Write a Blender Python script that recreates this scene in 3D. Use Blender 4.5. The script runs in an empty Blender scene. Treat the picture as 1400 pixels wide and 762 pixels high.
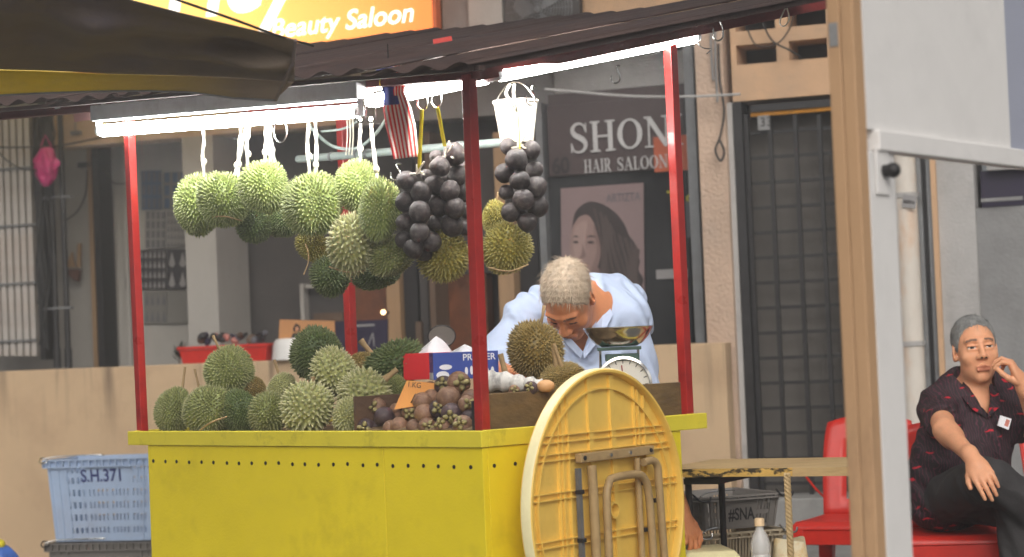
import bpy, bmesh, math, random
import numpy as np
from mathutils import Vector, Matrix, Euler
random.seed(7); np.random.seed(7)
R_ = math.radians
scene = bpy.context.scene
C = scene.collection

# ------------------------------------------------------------------ camera, world, light, exposure
EYE = 1.15
FPX = 2909.0            # focal length in photograph pixels (1400 wide)
PITCH, ROLL = R_(1.83), R_(2.35)
cam_d = bpy.data.cameras.new('camera'); cam = bpy.data.objects.new('camera', cam_d); C.objects.link(cam)
fwd = Vector((0, math.cos(PITCH), math.sin(PITCH)))
rt0 = Vector((1, 0, 0)); up0 = rt0.cross(fwd).normalized()
RT = (rt0 * math.cos(ROLL) - up0 * math.sin(ROLL)).normalized()
UP = (rt0 * math.sin(ROLL) + up0 * math.cos(ROLL)).normalized()
M3 = Matrix((RT, UP, -fwd)).transposed()
cam.matrix_world = Matrix.Translation((0, 0, EYE)) @ M3.to_4x4()
cam_d.sensor_width = 36; cam_d.lens = 36 * FPX / 1400
cam_d.clip_start = 0.1; cam_d.clip_end = 500
cam_d.dof.use_dof = True; cam_d.dof.focus_distance = 6.5; cam_d.dof.aperture_fstop = 3.8
scene.camera = cam

SUN_EL, SUN_AZ = R_(34), R_(6)      # street lighting: in front of the stall, soft
world = bpy.data.worlds.new('World'); scene.world = world; world.use_nodes = True
nt = world.node_tree; nt.nodes.clear()
sky = nt.nodes.new('ShaderNodeTexSky'); sky.sky_type = 'NISHITA'; sky.sun_disc = False
sky.sun_elevation = SUN_EL; sky.sun_rotation = math.pi - SUN_AZ; sky.dust_density = 6; sky.air_density = 1
hs = nt.nodes.new('ShaderNodeHueSaturation'); hs.inputs['Saturation'].default_value = 0.25
bg = nt.nodes.new('ShaderNodeBackground'); bg.inputs['Strength'].default_value = 0.088
wo = nt.nodes.new('ShaderNodeOutputWorld')
nt.links.new(sky.outputs[0], hs.inputs['Color']); nt.links.new(hs.outputs[0], bg.inputs['Color']); nt.links.new(bg.outputs[0], wo.inputs['Surface'])
sd = bpy.data.lights.new('sun', 'SUN'); sd.energy = 1.0; sd.angle = R_(50); sd.color = (1, 0.93, 0.84)
sun = bpy.data.objects.new('sun', sd); C.objects.link(sun)
sdir = Vector((math.sin(SUN_AZ) * math.cos(SUN_EL), -math.cos(SUN_AZ) * math.cos(SUN_EL), math.sin(SUN_EL)))
sun.location = (4, -4, 6); sun.rotation_euler = sdir.to_track_quat('Z', 'Y').to_euler()
scene.view_settings.view_transform = 'Standard'; scene.view_settings.look = 'None'
scene.view_settings.exposure = 0.24; scene.view_settings.gamma = 1
TUBE = 60.0

# ------------------------------------------------------------------ helpers
def ray(px, py):
    return (RT * ((px - 700) / FPX) + UP * (-(py - 381) / FPX) + fwd)
def at(px, py, Y):
    r = ray(px, py); return Vector((0, 0, EYE)) + r * (Y / r.y)
def atz(px, py, z):
    r = ray(px, py); return Vector((0, 0, EYE)) + r * ((z - EYE) / r.z)
def px_of(p):
    d = Vector(p) - Vector((0, 0, EYE)); w = d.dot(fwd)
    return 700 + FPX * d.dot(RT) / w, 381 - FPX * d.dot(UP) / w
def S(Y): return FPX / Y
# front wall of the shophouse: right end nearer
TH = R_(20)
FU = Vector((math.cos(TH), -math.sin(TH), 0)); FN = Vector((-math.sin(TH), -math.cos(TH), 0))
F0 = at(1100, 456, 10.6); F0.z = 0
def fac(px, py, off=0):
    r = ray(px, py); o = Vector((0, 0, EYE)); q = F0 - FN * off
    return o + r * ((q - o).dot(FN) / r.dot(FN))
def facuz(px, py, off=0):
    p = fac(px, py, off) - F0; return p.dot(FU), p.z
def fp(u, z, off): return F0 + FU * u - FN * off + Vector((0, 0, z))

class MB:
    def __init__(s): s.v = []; s.f = []; s.m = []; s.mi = 0
    def add(s, vs, fs):
        b = len(s.v); s.v += [Vector(v) for v in vs]; s.f += [tuple(i + b for i in f) for f in fs]; s.m += [s.mi] * len(fs); return s
    def hexa(s, p):   # 8 points, bottom ring then top ring
        return s.add(p, [(3, 2, 1, 0), (4, 5, 6, 7), (0, 1, 5, 4), (1, 2, 6, 5), (2, 3, 7, 6), (3, 0, 4, 7)])
    def obox(s, o, ax, ay, az):   # corner o with three edge vectors
        o = Vector(o); ax = Vector(ax); ay = Vector(ay); az = Vector(az)
        return s.hexa([o, o + ax, o + ax + ay, o + ay, o + az, o + ax + az, o + ax + ay + az, o + ay + az])
    def cbox(s, c, size, rot=None):
        m = rot if rot is not None else Matrix.Identity(3)
        ax, ay, az = m @ Vector((size[0], 0, 0)), m @ Vector((0, size[1], 0)), m @ Vector((0, 0, size[2]))
        return s.obox(Vector(c) - (ax + ay + az) / 2, ax, ay, az)
    def tube(s, pts, r, n=8, cap=True, flat=1.0):
        pts = [Vector(p) for p in pts]; k = len(pts)
        rr = r if isinstance(r, (list, tuple)) else [r] * k
        vs = []; fs = []; ref = None
        for i, p in enumerate(pts):
            t = (pts[min(i + 1, k - 1)] - pts[max(i - 1, 0)]).normalized()
            if ref is None or abs(ref.dot(t)) > .95:
                ref = Vector((0, 0, 1)) if abs(t.z) < .9 else Vector((1, 0, 0))
            a = t.cross(ref).normalized(); b = a.cross(t).normalized(); ref = b
            for j in range(n):
                an = 2 * math.pi * j / n
                vs.append(p + (a * math.cos(an) + b * math.sin(an) * flat) * rr[i])
        for i in range(k - 1):
            for j in range(n):
                fs.append((i * n + j, i * n + (j + 1) % n, (i + 1) * n + (j + 1) % n, (i + 1) * n + j))
        if cap: fs.append(tuple(range(n - 1, -1, -1))); fs.append(tuple((k - 1) * n + j for j in range(n)))
        return s.add(vs, fs)
    def lathe(s, prof, n=24, c=(0, 0, 0), mat=None, closed=False):
        c = Vector(c); mat = mat or Matrix.Identity(3); vs = []; fs = []
        for (r, z) in prof:
            for j in range(n):
                an = 2 * math.pi * j / n; vs.append(c + mat @ Vector((r * math.cos(an), r * math.sin(an), z)))
        k = len(prof)
        for i in range(k - 1 + (1 if closed else 0)):
            i2 = (i + 1) % k
            for j in range(n):
                fs.append((i * n + j, i * n + (j + 1) % n, i2 * n + (j + 1) % n, i2 * n + j))
        return s.add(vs, fs)
    def sphere(s, c, r, n=12, m=8, mat=None):
        prof = [(math.sin(math.pi * i / m) + 1e-5, -math.cos(math.pi * i / m)) for i in range(m + 1)]
        rr = Vector(r) if not isinstance(r, (int, float)) else Vector((r, r, r))
        mm = (mat or Matrix.Identity(3)) @ Matrix.Diagonal(rr)
        return s.lathe(prof, n, c, mm)
    def poly(s, pts, ext):       # polygon extruded by vector ext
        pts = [Vector(p) for p in pts]; n = len(pts); e = Vector(ext)
        return s.add(pts + [p + e for p in pts], [tuple(range(n - 1, -1, -1)), tuple(range(n, 2 * n))] + [(i, (i + 1) % n, (i + 1) % n + n, i + n) for i in range(n)])
    def grid(s, rows, thick=None):
        nr, nc = len(rows), len(rows[0]); vs = [Vector(p) for r in rows for p in r]
        fs = [(i * nc + j, i * nc + j + 1, (i + 1) * nc + j + 1, (i + 1) * nc + j) for i in range(nr - 1) for j in range(nc - 1)]
        return s.add(vs, fs)

WL = {}   # world location of things
def finish(name, me, parent, loc):
    o = bpy.data.objects.new(name, me); C.objects.link(o)
    if parent is not None:
        o.parent = parent; o.location = loc - WL[parent]
    else: o.location = loc
    WL[o] = loc
    return o
def build(name, mb, mat, parent=None, smooth=False, origin=None, auto=None, bevel=0):
    vs = mb.v
    lo = Vector((min(v.x for v in vs), min(v.y for v in vs), min(v.z for v in vs))); hi = Vector((max(v.x for v in vs), max(v.y for v in vs), max(v.z for v in vs)))
    c = Vector(origin) if origin is not None else (lo + hi) / 2
    me = bpy.data.meshes.new(name); me.from_pydata([tuple(v - c) for v in vs], [], mb.f)
    mats = mat if isinstance(mat, (list, tuple)) else [mat]
    for m in mats: me.materials.append(m)
    if len(mats) > 1:
        for p, k in zip(me.polygons, mb.m): p.material_index = k
    bm = bmesh.new(); bm.from_mesh(me)
    bmesh.ops.recalc_face_normals(bm, faces=bm.faces[:])
    bm.to_mesh(me); bm.free()
    if smooth:
        me.polygons.foreach_set('use_smooth', [True] * len(me.polygons))
        me.update()
        try: me.set_sharp_from_angle(angle=R_(auto or 40))
        except Exception: pass
    o = finish(name, me, parent, c)
    if bevel:
        b = o.modifiers.new('bevel', 'BEVEL'); b.width = bevel; b.segments = 2; b.limit_method = 'ANGLE'
    return o
def tag(o, label, cat, group=None, kind=None):
    if label: o['label'] = label
    if cat: o['category'] = cat
    if group: o['group'] = group
    if kind: o['kind'] = kind
    return o
def thing(name, label, cat, loc, group=None):
    o = bpy.data.objects.new(name, None); C.objects.link(o); o.location = loc; o.empty_display_size = .1
    WL[o] = Vector(loc); return tag(o, label, cat, group)

def nd(t, typ, **kw):
    n = t.nodes.new(typ)
    for k, v in kw.items():
        if k in n.inputs: n.inputs[k].default_value = v
        else: setattr(n, k, v)
    return n
def c4(c): return (c[0], c[1], c[2], 1)
def srgb(r, g, b):
    f = lambda x: (x / 255 / 12.92) if x < 10.3 else ((x / 255 + .055) / 1.055) ** 2.4
    return (f(r), f(g), f(b))
def mat(name, col, rough=.6, var=.18, scale=9, bump=.15, bscale=90, metal=0, stain=None, sscale=3, samt=.5, stretch=(1, 1, 1), trans=0, spec=.5, rnd=0, coat=0, ior=1.45, sthr=(.48, .72), folds=0):
    m = bpy.data.materials.new(name); m.use_nodes = True; t = m.node_tree; b = t.nodes['Principled BSDF']; L = t.links.new
    tc = nd(t, 'ShaderNodeTexCoord'); mp = nd(t, 'ShaderNodeMapping'); mp.inputs['Scale'].default_value = stretch
    L(tc.outputs['Object'], mp.inputs['Vector'])
    n1 = nd(t, 'ShaderNodeTexNoise', Scale=scale, Detail=6, Roughness=.65); L(mp.outputs[0], n1.inputs['Vector'])
    r1 = nd(t, 'ShaderNodeMapRange'); r1.inputs[1].default_value = .3; r1.inputs[2].default_value = .7; L(n1.outputs[0], r1.inputs[0])
    mx = nd(t, 'ShaderNodeMix', data_type='RGBA'); L(r1.outputs[0], mx.inputs[0])
    mx.inputs[6].default_value = c4([max(0, x * (1 - var)) for x in col]); mx.inputs[7].default_value = c4([min(1, x * (1 + var)) for x in col])
    out = mx.outputs[2]
    if stain:
        n2 = nd(t, 'ShaderNodeTexNoise', Scale=sscale, Detail=9, Roughness=.7); L(mp.outputs[0], n2.inputs['Vector'])
        r2 = nd(t, 'ShaderNodeMapRange'); r2.inputs[1].default_value = sthr[0]; r2.inputs[2].default_value = sthr[1]; r2.inputs[4].default_value = samt; L(n2.outputs[0], r2.inputs[0])
        m2 = nd(t, 'ShaderNodeMix', data_type='RGBA'); L(r2.outputs[0], m2.inputs[0]); L(out, m2.inputs[6]); m2.inputs[7].default_value = c4(stain); out = m2.outputs[2]
    if rnd:
        oi = nd(t, 'ShaderNodeObjectInfo'); h = nd(t, 'ShaderNodeHueSaturation'); r3 = nd(t, 'ShaderNodeMapRange')
        r3.inputs[3].default_value = 1 - rnd; r3.inputs[4].default_value = 1 + rnd; L(oi.outputs['Random'], r3.inputs[0]); L(r3.outputs[0], h.inputs['Value']); L(out, h.inputs['Color']); out = h.outputs[0]
    L(out, b.inputs['Base Color'])
    b.inputs['Metallic'].default_value = metal; b.inputs['IOR'].default_value = ior
    b.inputs['Specular IOR Level'].default_value = spec; b.inputs['Transmission Weight'].default_value = trans; b.inputs['Coat Weight'].default_value = coat
    rr = nd(t, 'ShaderNodeMapRange'); rr.inputs[3].default_value = max(0, rough - .1); rr.inputs[4].default_value = min(1, rough + .1); L(n1.outputs[0], rr.inputs[0]); L(rr.outputs[0], b.inputs['Roughness'])
    if bump:
        n3 = nd(t, 'ShaderNodeTexNoise', Scale=bscale, Detail=4); L(mp.outputs[0], n3.inputs['Vector'])
        bp = nd(t, 'ShaderNodeBump', Strength=bump, Distance=.01); L(n3.outputs[0], bp.inputs['Height']); L(bp.outputs[0], b.inputs['Normal'])
        if folds:
            n4 = nd(t, 'ShaderNodeTexNoise', Scale=9, Detail=2, Distortion=1.6); n4.noise_type = 'RIDGED_MULTIFRACTAL'; L(mp.outputs[0], n4.inputs['Vector'])
            b2 = nd(t, 'ShaderNodeBump', Strength=folds, Distance=.02); L(n4.outputs[0], b2.inputs['Height']); L(bp.outputs[0], b2.inputs['Normal']); L(b2.outputs[0], b.inputs['Normal'])
    return m
def emis(name, col, strength):
    m = bpy.data.materials.new(name); m.use_nodes = True; b = m.node_tree.nodes['Principled BSDF']
    b.inputs['Base Color'].default_value = c4([min(1, x) for x in col]); b.inputs['Emission Color'].default_value = c4(col); b.inputs['Emission Strength'].default_value = strength
    return m
def glass(name, col=(1, 1, 1), rough=.05):
    m = bpy.data.materials.new(name); m.use_nodes = True; b = m.node_tree.nodes['Principled BSDF']
    b.inputs['Base Color'].default_value = c4(col); b.inputs['Alpha'].default_value = .28; b.inputs['Roughness'].default_value = rough; b.inputs['Specular IOR Level'].default_value = .9
    return m

# facade boxes given by photograph corners
def fbox(mb, x0, y0, x1, y1, o0, o1, ref=None):
    ref = o0 if ref is None else ref
    xm, ym = (x0 + x1) / 2, (y0 + y1) / 2
    u0 = facuz(x0, ym, ref)[0]; u1 = facuz(x1, ym, ref)[0]; z1 = facuz(xm, y0, ref)[1]; z0 = facuz(xm, y1, ref)[1]
    return mb.obox(fp(u0, z0, o0), FU * (u1 - u0), -FN * (o1 - o0), Vector((0, 0, z1 - z0)))
def fboxz(mb, x0, x1, z0, z1, o0, o1, py=456):
    u0 = facuz(x0, py, o0)[0]; u1 = facuz(x1, py, o0)[0]
    return mb.obox(fp(u0, z0, o0), FU * (u1 - u0), -FN * (o1 - o0), Vector((0, 0, z1 - z0)))
def fpoly(mb, pts, off, th=.002):
    return mb.poly([fac(x, y, off) for x, y in pts], FN * th)
def holey(mb, xs, zs, hole, P, ext):
    """sheet of cells xs by zs without those where hole(i,j); P(x,z) gives the point, ext the thickness vector"""
    ext = Vector(ext); idx = {}
    def vid(i, j):
        if (i, j) not in idx:
            idx[(i, j)] = len(mb.v); p = Vector(P(xs[i], zs[j])); mb.v.append(p); mb.v.append(p + ext)
        return idx[(i, j)]
    def F(*q): mb.f.append(tuple(q)); mb.m.append(mb.mi)
    nx, nz = len(xs) - 1, len(zs) - 1
    solid = lambda i, j: 0 <= i < nx and 0 <= j < nz and not hole(i, j)
    for i in range(nx):
        for j in range(nz):
            if not solid(i, j): continue
            a, b, c, d = vid(i, j), vid(i + 1, j), vid(i + 1, j + 1), vid(i, j + 1)
            F(a, b, c, d); F(d + 1, c + 1, b + 1, a + 1)
            if not solid(i, j - 1): F(a, b, b + 1, a + 1)
            if not solid(i, j + 1): F(d, c, c + 1, d + 1)
            if not solid(i - 1, j): F(a, d, d + 1, a + 1)
            if not solid(i + 1, j): F(b, c, c + 1, b + 1)
    return mb
def text_mesh(s, size, shear=0, bold=0.0, spacing=1.0):
    cu = bpy.data.curves.new('t', 'FONT'); cu.body = s; cu.size = size; cu.shear = shear; cu.offset = bold; cu.space_character = spacing; cu.extrude = 0
    o = bpy.data.objects.new('t', cu); C.objects.link(o)
    dg = bpy.context.evaluated_depsgraph_get(); me = bpy.data.meshes.new_from_object(o.evaluated_get(dg))
    vs = [Vector(v.co) for v in me.vertices]; fs = [tuple(p.vertices) for p in me.polygons]
    bpy.data.objects.remove(o); bpy.data.curves.remove(cu); bpy.data.meshes.remove(me)
    return vs, fs
def add_text(mb, s, o, ax, az, height, width=None, shear=0, bold=0, spacing=1.0, lift=(0, 0, 0)):
    """text with baseline start o, running along unit ax, rising along unit az; cap height and optional total width"""
    vs, fs = text_mesh(s, 1.0, shear, bold, spacing)
    xm = min(v.x for v in vs); xM = max(v.x for v in vs); k = height / .7
    kx = (width / (xM - xm)) if width else k
    o = Vector(o) + Vector(lift)
    mb.add([o + Vector(ax) * ((v.x - xm) * kx) + Vector(az) * (v.y * k) for v in vs], fs)
    return mb
def sag(a, b, d, n=12):
    a = Vector(a); b = Vector(b); return [a.lerp(b, i / n) - Vector((0, 0, d * 4 * (i / n) * (1 - i / n))) for i in range(n + 1)]
def smooth_path(pts, k=6):
    pts = [Vector(p) for p in pts]; out = []
    for i in range(len(pts) - 1):
        p0, p1, p2, p3 = pts[max(i - 1, 0)], pts[i], pts[i + 1], pts[min(i + 2, len(pts) - 1)]
        for j in range(k):
            t = j / k
            out.append(.5 * ((2 * p1) + (p2 - p0) * t + (2 * p0 - 5 * p1 + 4 * p2 - p3) * t * t + (3 * p1 - p0 - 3 * p2 + p3) * t ** 3))
    out.append(pts[-1]); return out
# ------------------------------------------------------------------ materials
M = {}
M['street'] = mat('street_asphalt', (.15, .147, .142), .85, .3, 12, .5, 150, stain=(.09, .088, .085), sscale=2)
M['walk'] = mat('walkway_concrete', (.27, .265, .255), .8, .2, 6, .4, 90, stain=(.12, .115, .11), sscale=2.5)
M['beige'] = mat('beige_painted_plaster', srgb(198, 170, 136), .75, .05, 2.5, .12, 160, stain=srgb(158, 128, 102), sscale=2.2, samt=.6)
M['tanwall'] = mat('tan_painted_plaster', srgb(196, 160, 126), .75, .09, 3, .2, 120, stain=srgb(140, 125, 112), sscale=2.2, samt=.55)
M['rough'] = mat('rough_cast_plaster', srgb(190, 165, 145), .9, .16, 5, 1.0, 55, stain=srgb(125, 118, 112), sscale=2.5, samt=.6)
M['plaster'] = mat('grey_plaster', srgb(172, 170, 168), .85, .1, 5, .35, 70, stain=srgb(120, 118, 116), sscale=3, samt=.6)
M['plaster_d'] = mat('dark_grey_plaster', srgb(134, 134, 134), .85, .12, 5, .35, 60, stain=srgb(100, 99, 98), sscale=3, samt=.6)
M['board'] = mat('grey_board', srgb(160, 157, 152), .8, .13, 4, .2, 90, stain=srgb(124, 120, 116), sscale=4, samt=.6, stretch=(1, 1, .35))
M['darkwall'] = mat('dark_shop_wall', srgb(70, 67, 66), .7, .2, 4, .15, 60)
M['black'] = mat('black_painted_metal', (.02, .019, .02), .45, .3, 20, .1)
M['blackplastic'] = mat('black_plastic', (.02, .02, .022), .4, .2, 20, .05)
M['greymetal'] = mat('grey_metal', srgb(120, 122, 124), .4, .15, 15, .1, metal=.3, stain=srgb(90, 80, 70), sscale=6)
M['tanwood'] = mat('tan_wood', srgb(150, 122, 92), .65, .18, 6, .2, 60, stretch=(1, 1, .15))
M['brownwood'] = mat('brown_wood', srgb(92, 74, 60), .7, .25, 6, .3, 60, stretch=(1, 1, .2))
M['mottle'] = mat('mottled_copper_film', srgb(112, 70, 48), .3, .55, 5, .1, 40, stain=srgb(40, 30, 26), sscale=7, samt=.8, stretch=(1, 1, .8))
M['lintel'] = mat('lintel_board', srgb(190, 165, 138), .7, .08, 4, .15, 60, stain=srgb(150, 125, 100), sscale=3)
M['shutter'] = mat('shutter_metal', srgb(188, 182, 176), .45, .1, 5, .1, metal=.3, stain=srgb(150, 118, 92), sscale=2, samt=.6)
M['pink'] = mat('pink_plastic_bag', srgb(176, 40, 106), .35, .35, 24, .9, 45)
M['cable'] = mat('cable_sheath', (.03, .03, .03), .6, .2, 20, 0)
M['steel'] = mat('bright_steel', (.62, .62, .6), .25, .1, 20, .03, metal=1)
M['letter'] = mat('white_sign_lettering', srgb(178, 178, 178), .6, .06, 20, 0)
M['dkletter'] = mat('dark_lettering', (.015, .013, .014), .6, .1, 20, 0)
M['maroon'] = mat('maroon_sign_film', srgb(68, 57, 57), .45, .1, 5, .03)
M['orangefilm'] = mat('orange_sign_film', srgb(170, 84, 52), .45, .12, 5, .03)
M['glassdark'] = mat('dark_door_glass', (.025, .026, .028), .12, .2, 6, 0, spec=.6)
M['posterbg'] = mat('poster_paper', srgb(126, 108, 108), .55, .04, 6, .02)
M['posterhair'] = mat('poster_hair_print', srgb(52, 45, 45), .55, .2, 16, .02, stretch=(3, 3, .5))
M['posterhair2'] = mat('poster_hair_streak_print', srgb(74, 64, 62), .55, .15, 16, .02, stretch=(3, 3, .5))
M['posterskin'] = mat('poster_skin_print', srgb(134, 112, 107), .55, .05, 8, .02)
M['posterlip'] = mat('poster_lip_print', srgb(112, 68, 66), .55, .06, 8, .02)
M['paper'] = mat('aged_paper', srgb(128, 126, 124), .7, .07, 9, .08, 30)
M['paperd'] = mat('black_poster_paper', srgb(48, 46, 50), .6, .1, 9, .04, 30)
M['paperg'] = mat('faded_paper', srgb(110, 108, 104), .7, .06, 9, .08, 30)
M['blueprint'] = mat('blue_poster_paper', srgb(52, 78, 110), .5, .2, 9, .04)
M['printgrey'] = mat('grey_print', srgb(84, 84, 90), .6, .1, 9, 0)
M['printpale'] = mat('pale_print', srgb(138, 136, 136), .6, .08, 9, 0)
M['white'] = mat('white_plastic', srgb(226, 224, 220), .4, .04, 8, .03)
M['redplastic'] = mat('red_plastic', srgb(202, 46, 34), .33, .12, 7, .05, 50, stain=srgb(150, 26, 24), sscale=4, samt=.4)
M['card'] = mat('brown_cardboard', srgb(186, 134, 88), .8, .06, 8, .08, 60)
M['cardskin'] = mat('card_skin_print', srgb(196, 140, 104), .6); M['trinket'] = mat('pink_trinket', srgb(170, 110, 100), .5); M['darkleaf'] = mat('dark_leaf', (.012, .018, .012), .6)
M['navy'] = mat('dark_purple_print', srgb(40, 34, 56), .45, .25, 6, .03)

# ------------------------------------------------------------------ ground
g = MB(); g.obox((-28, -12, -.02), (56, 0, 0), (0, 44, 0), (0, 0, .02))
tag(build('street', g, M['street']), None, None, kind='structure')
g = MB(); fz = lambda mb, u0, u1, o0, o1, z0, z1: mb.obox(fp(u0, z0, o0), FU * (u1 - u0), -FN * (o1 - o0), Vector((0, 0, z1 - z0)))
ue = facuz(985, 480, -.12)[0]; fz(g, -14, ue, -.13, 1.6, .004, .12); fz(g, ue, 14, -.9, 1.6, .004, .12)
tag(build('walkway', g, M['walk']), None, None, kind='structure')
g = MB()
for i in range(8): fz(g, ue + i * 2, ue + 1.99 + i * 2, -1.05, -.903, .003, .125)
tag(build('kerb', g, M['plaster'], bevel=.01), None, None, kind='structure')

# ------------------------------------------------------------------ shophouse
house = thing('shophouse', 'old shophouse front with rough tan pillar, vent holes and grille door behind the stall', 'building', fp(0, .12, 0))
H = house
def hb(name, m, rects, off0, off1, **k):
    mb = MB()
    for r in rects: fbox(mb, *r, off0, off1)
    return build(name, mb, m, H, **k)
# back walls of the recess
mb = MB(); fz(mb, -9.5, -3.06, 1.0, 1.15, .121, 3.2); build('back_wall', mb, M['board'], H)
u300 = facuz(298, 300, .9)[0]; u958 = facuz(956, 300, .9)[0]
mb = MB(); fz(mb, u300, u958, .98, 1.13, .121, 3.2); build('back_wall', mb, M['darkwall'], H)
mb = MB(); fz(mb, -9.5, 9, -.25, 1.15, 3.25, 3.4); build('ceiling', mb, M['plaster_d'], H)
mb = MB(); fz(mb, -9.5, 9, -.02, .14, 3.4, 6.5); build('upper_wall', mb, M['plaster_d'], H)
# lintel
hb('lintel', M['lintel'], [(72, 132, 480, 186)], .55, .75)
hb('lintel', M['plaster_d'], [(480, 78, 757, 162)], .55, .75)
hb('lintel', M['plaster'], [(757, 76, 944, 121)], .5, .7)
hb('beam_plate', M['plaster_d'], [(480, 162.5, 944, 171)], .48, .72) if False else None
# left bay uprights
hb('pillar', M['board'], [(255, 186, 297, 560)], .5, .9)
hb('board_strip', M['board'], [(172, 196, 176, 560)], .93, .99)
hb('board_strip', M['tanwood'], [(124, 196, 130, 560)], .9, .98)
hb('post', M['black'], [(131, 196, 139, 560)], .8, .96)
# middle bay window frames
hb('window_frame', M['board'], [(412, 388, 417, 520), (417, 388, 472, 393)], .9, .97)
hb('window_panel', M['brownwood'], [(430, 428, 470, 520)], .92, .975)
hb('post', M['tanwood'], [(530, 330, 548, 560)], .7, .9)
hb('post', M['black'], [(551, 180, 570, 560)], .75, .95)
hb('post', M['darkwall'], [(573, 180, 584, 560)], .7, .93)
hb('post', M['brownwood'], [(570, 440, 578, 560)], .66, .69)
hb('post', M['brownwood'], [(586, 180, 594, 560)], .6, .9)
hb('door_panel', M['mottle'], [(594, 376, 668, 560)], .8, .9)
hb('wall_panel', M['darkwall'], [(594, 180, 680, 374)], .8, .9)
hb('wall_panel', M['mottle'], [(480, 372, 530, 470)], .86, .93)
hb('post', M['tanwood'], [(681, 180, 702, 560)], .4, .6)
hb('post', M['black'], [(703, 180, 738, 560)], .5, .6)
hb('post', M['greymetal'], [(739, 140, 748, 560)], .35, .5)
hb('post', M['greymetal'], [(944, 60, 957, 560)], .12, .4)
# pillar between shop and door
hb('pillar', M['rough'], [(960, -90, 998, 700)], .0, .5)
mb = MB(); fbox(mb, 998.5, 140, 1013, 700, .04, .4); build('door_jamb', mb, M['plaster'], H)
# vent wall above the door
us = [facuz(x, 60, .03)[0] for x in (998.6, 1006, 1061, 1078, 1131, 1146, 1215)]
zz = [facuz(1070, y, .03)[1] for y in (134, 84, 57, 38, 10, -90)]
mb = MB(); holey(mb, us, zz, lambda i, j: (i in (1, 3, 5) and j in (1, 3)), lambda u, z: fp(u, z, .03), -FN * .22)
build('vent_wall', mb, M['tanwall'], H)
mb = MB(); fz(mb, us[0], us[-1], .32, .4, zz[0], zz[-1]); build('vent_back', mb, M['darkwall'], H)
hb('tan_band', M['tanwall'], [(782, -40, 955, 24)], .1, .3)
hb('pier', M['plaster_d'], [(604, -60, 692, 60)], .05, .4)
hb('pier', M['board'], [(640, -60, 686, 60)], -.02, .045)
# right wall beyond the door
hb('wall_edge', M['tanwall'], [(1281, 120, 1288, 745)], -.06, .3)
hb('right_wall', M['plaster'], [(1288.5, 100, 1340, 760)], -.03, .3)
hb('right_wall', M['plaster_d'], [(1340.5, 274, 1700, 760)], -.01, .3)
hb('right_wall', M['plaster'], [(1340.5, -120, 1700, 222)], -.01, .3)
hb('dark_opening', M['navy'], [(1340.5, 222.5, 1700, 273.5)], .06, .3)
hb('drip_ledge', M['plaster_d'], [(1341, 270, 1398, 275)], -.045, -.012)
hb('frame_strip', M['greymetal'], [(1262, 120, 1268, 745), (1275, 120, 1281, 745)], -.03, .2)
hb('frame_strip', M['black'], [(1268.3, 120, 1274.6, 745)], .0, .2)
hb('wall_base', M['plaster_d'], [(1160, 120, 1228, 760)], .12, .35)
hb('vent_wall', M['plaster'], [(1216, -120, 1287, 119)], .0, .3)
# pipe with stickers, beside the door
mb = MB(); p = fac(1246, 450, -.05); mb.tube([(p.x, p.y, .125), (p.x, p.y, 3.2)], .058, 20)
build('drain_pipe', mb, mat('painted_pipe', srgb(205, 198, 188), .6, .1, 8, .2, 50, stain=srgb(196, 152, 112), sscale=5, samt=.8, stretch=(1, 1, .5)), H, smooth=True)
for zc in (facuz(1246, 268)[1], facuz(1246, 470)[1]):
    mb = MB(); mb.tube([(p.x, p.y, zc - .012), (p.x, p.y, zc + .012)], .064, 20); build('pipe_collar', mb, M['plaster'], H, smooth=True)
# step and grille door
mb = MB(); fbox(mb, 1013.5, 681, 1227, 740, -.18, .4); build('door_step', mb, M['walk'], H, bevel=.008)
mb = MB(); fbox(mb, 1013.5, 139, 1025, 680, .03, .16); fbox(mb, 1152, 139, 1166, 680, .03, .16); fbox(mb, 1026, 139, 1151, 149, .035, .155)
dr = build('door_frame', mb, M['black'], H)
mb = MB(); fbox(mb, 1026, 139, 1151, 680, .2, .24); build('door_leaf', mb, mat('dark_door_cloth', srgb(96, 92, 88), .8, .25, 4, .4, 20, stretch=(1, 1, .3)), H)
gate = build('iron_gate', (lambda q: (fbox(q, 1026, 150, 1151, 155, .06, .09), q)[1])(MB()), mat('brass_gate_head', srgb(190, 130, 40), .4, .3, 12, .1, metal=.5), H)
for x in (1031, 1063, 1098, 1131):
    mb = MB(); fbox(mb, x - 2.8, 156, x + 2.8, 679, .065, .085); build('upright_bar', mb, M['black'], gate)
for i in range(15):
    y = 178 + i * 34.5; mb = MB(); fbox(mb, 1026, y - 2.3, 1151, y + 2.3, .088, .104); build('cross_bar', mb, M['black'], gate)
mb = MB(); fbox(mb, 1036, 158, 1052, 178, .055, .062); build('number_plate', mb, M['plaster_d'], gate)
mb = MB(); p = fac(1040, 173, .0535); add_text(mb, '33', p, FU, Vector((0, 0, 1)), .045); build('number', mb, M['dkletter'], gate)
# shop glass front
mb = MB(); fbox(mb, 748.5, 236, 943.5, 560, .42, .44); gl = build('glass_door', mb, M['glassdark'], H)
mb = MB(); fbox(mb, 749, 138, 936, 235, .38, .41); fbox(mb, 749, 122, 943, 137.5, .40, .43); tr = build('transom_sign', mb, M['maroon'], H)
mb = MB(); fbox(mb, 894, 186, 943, 234, .372, .379); build('orange_panel', mb, M['orangefilm'], tr)
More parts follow.
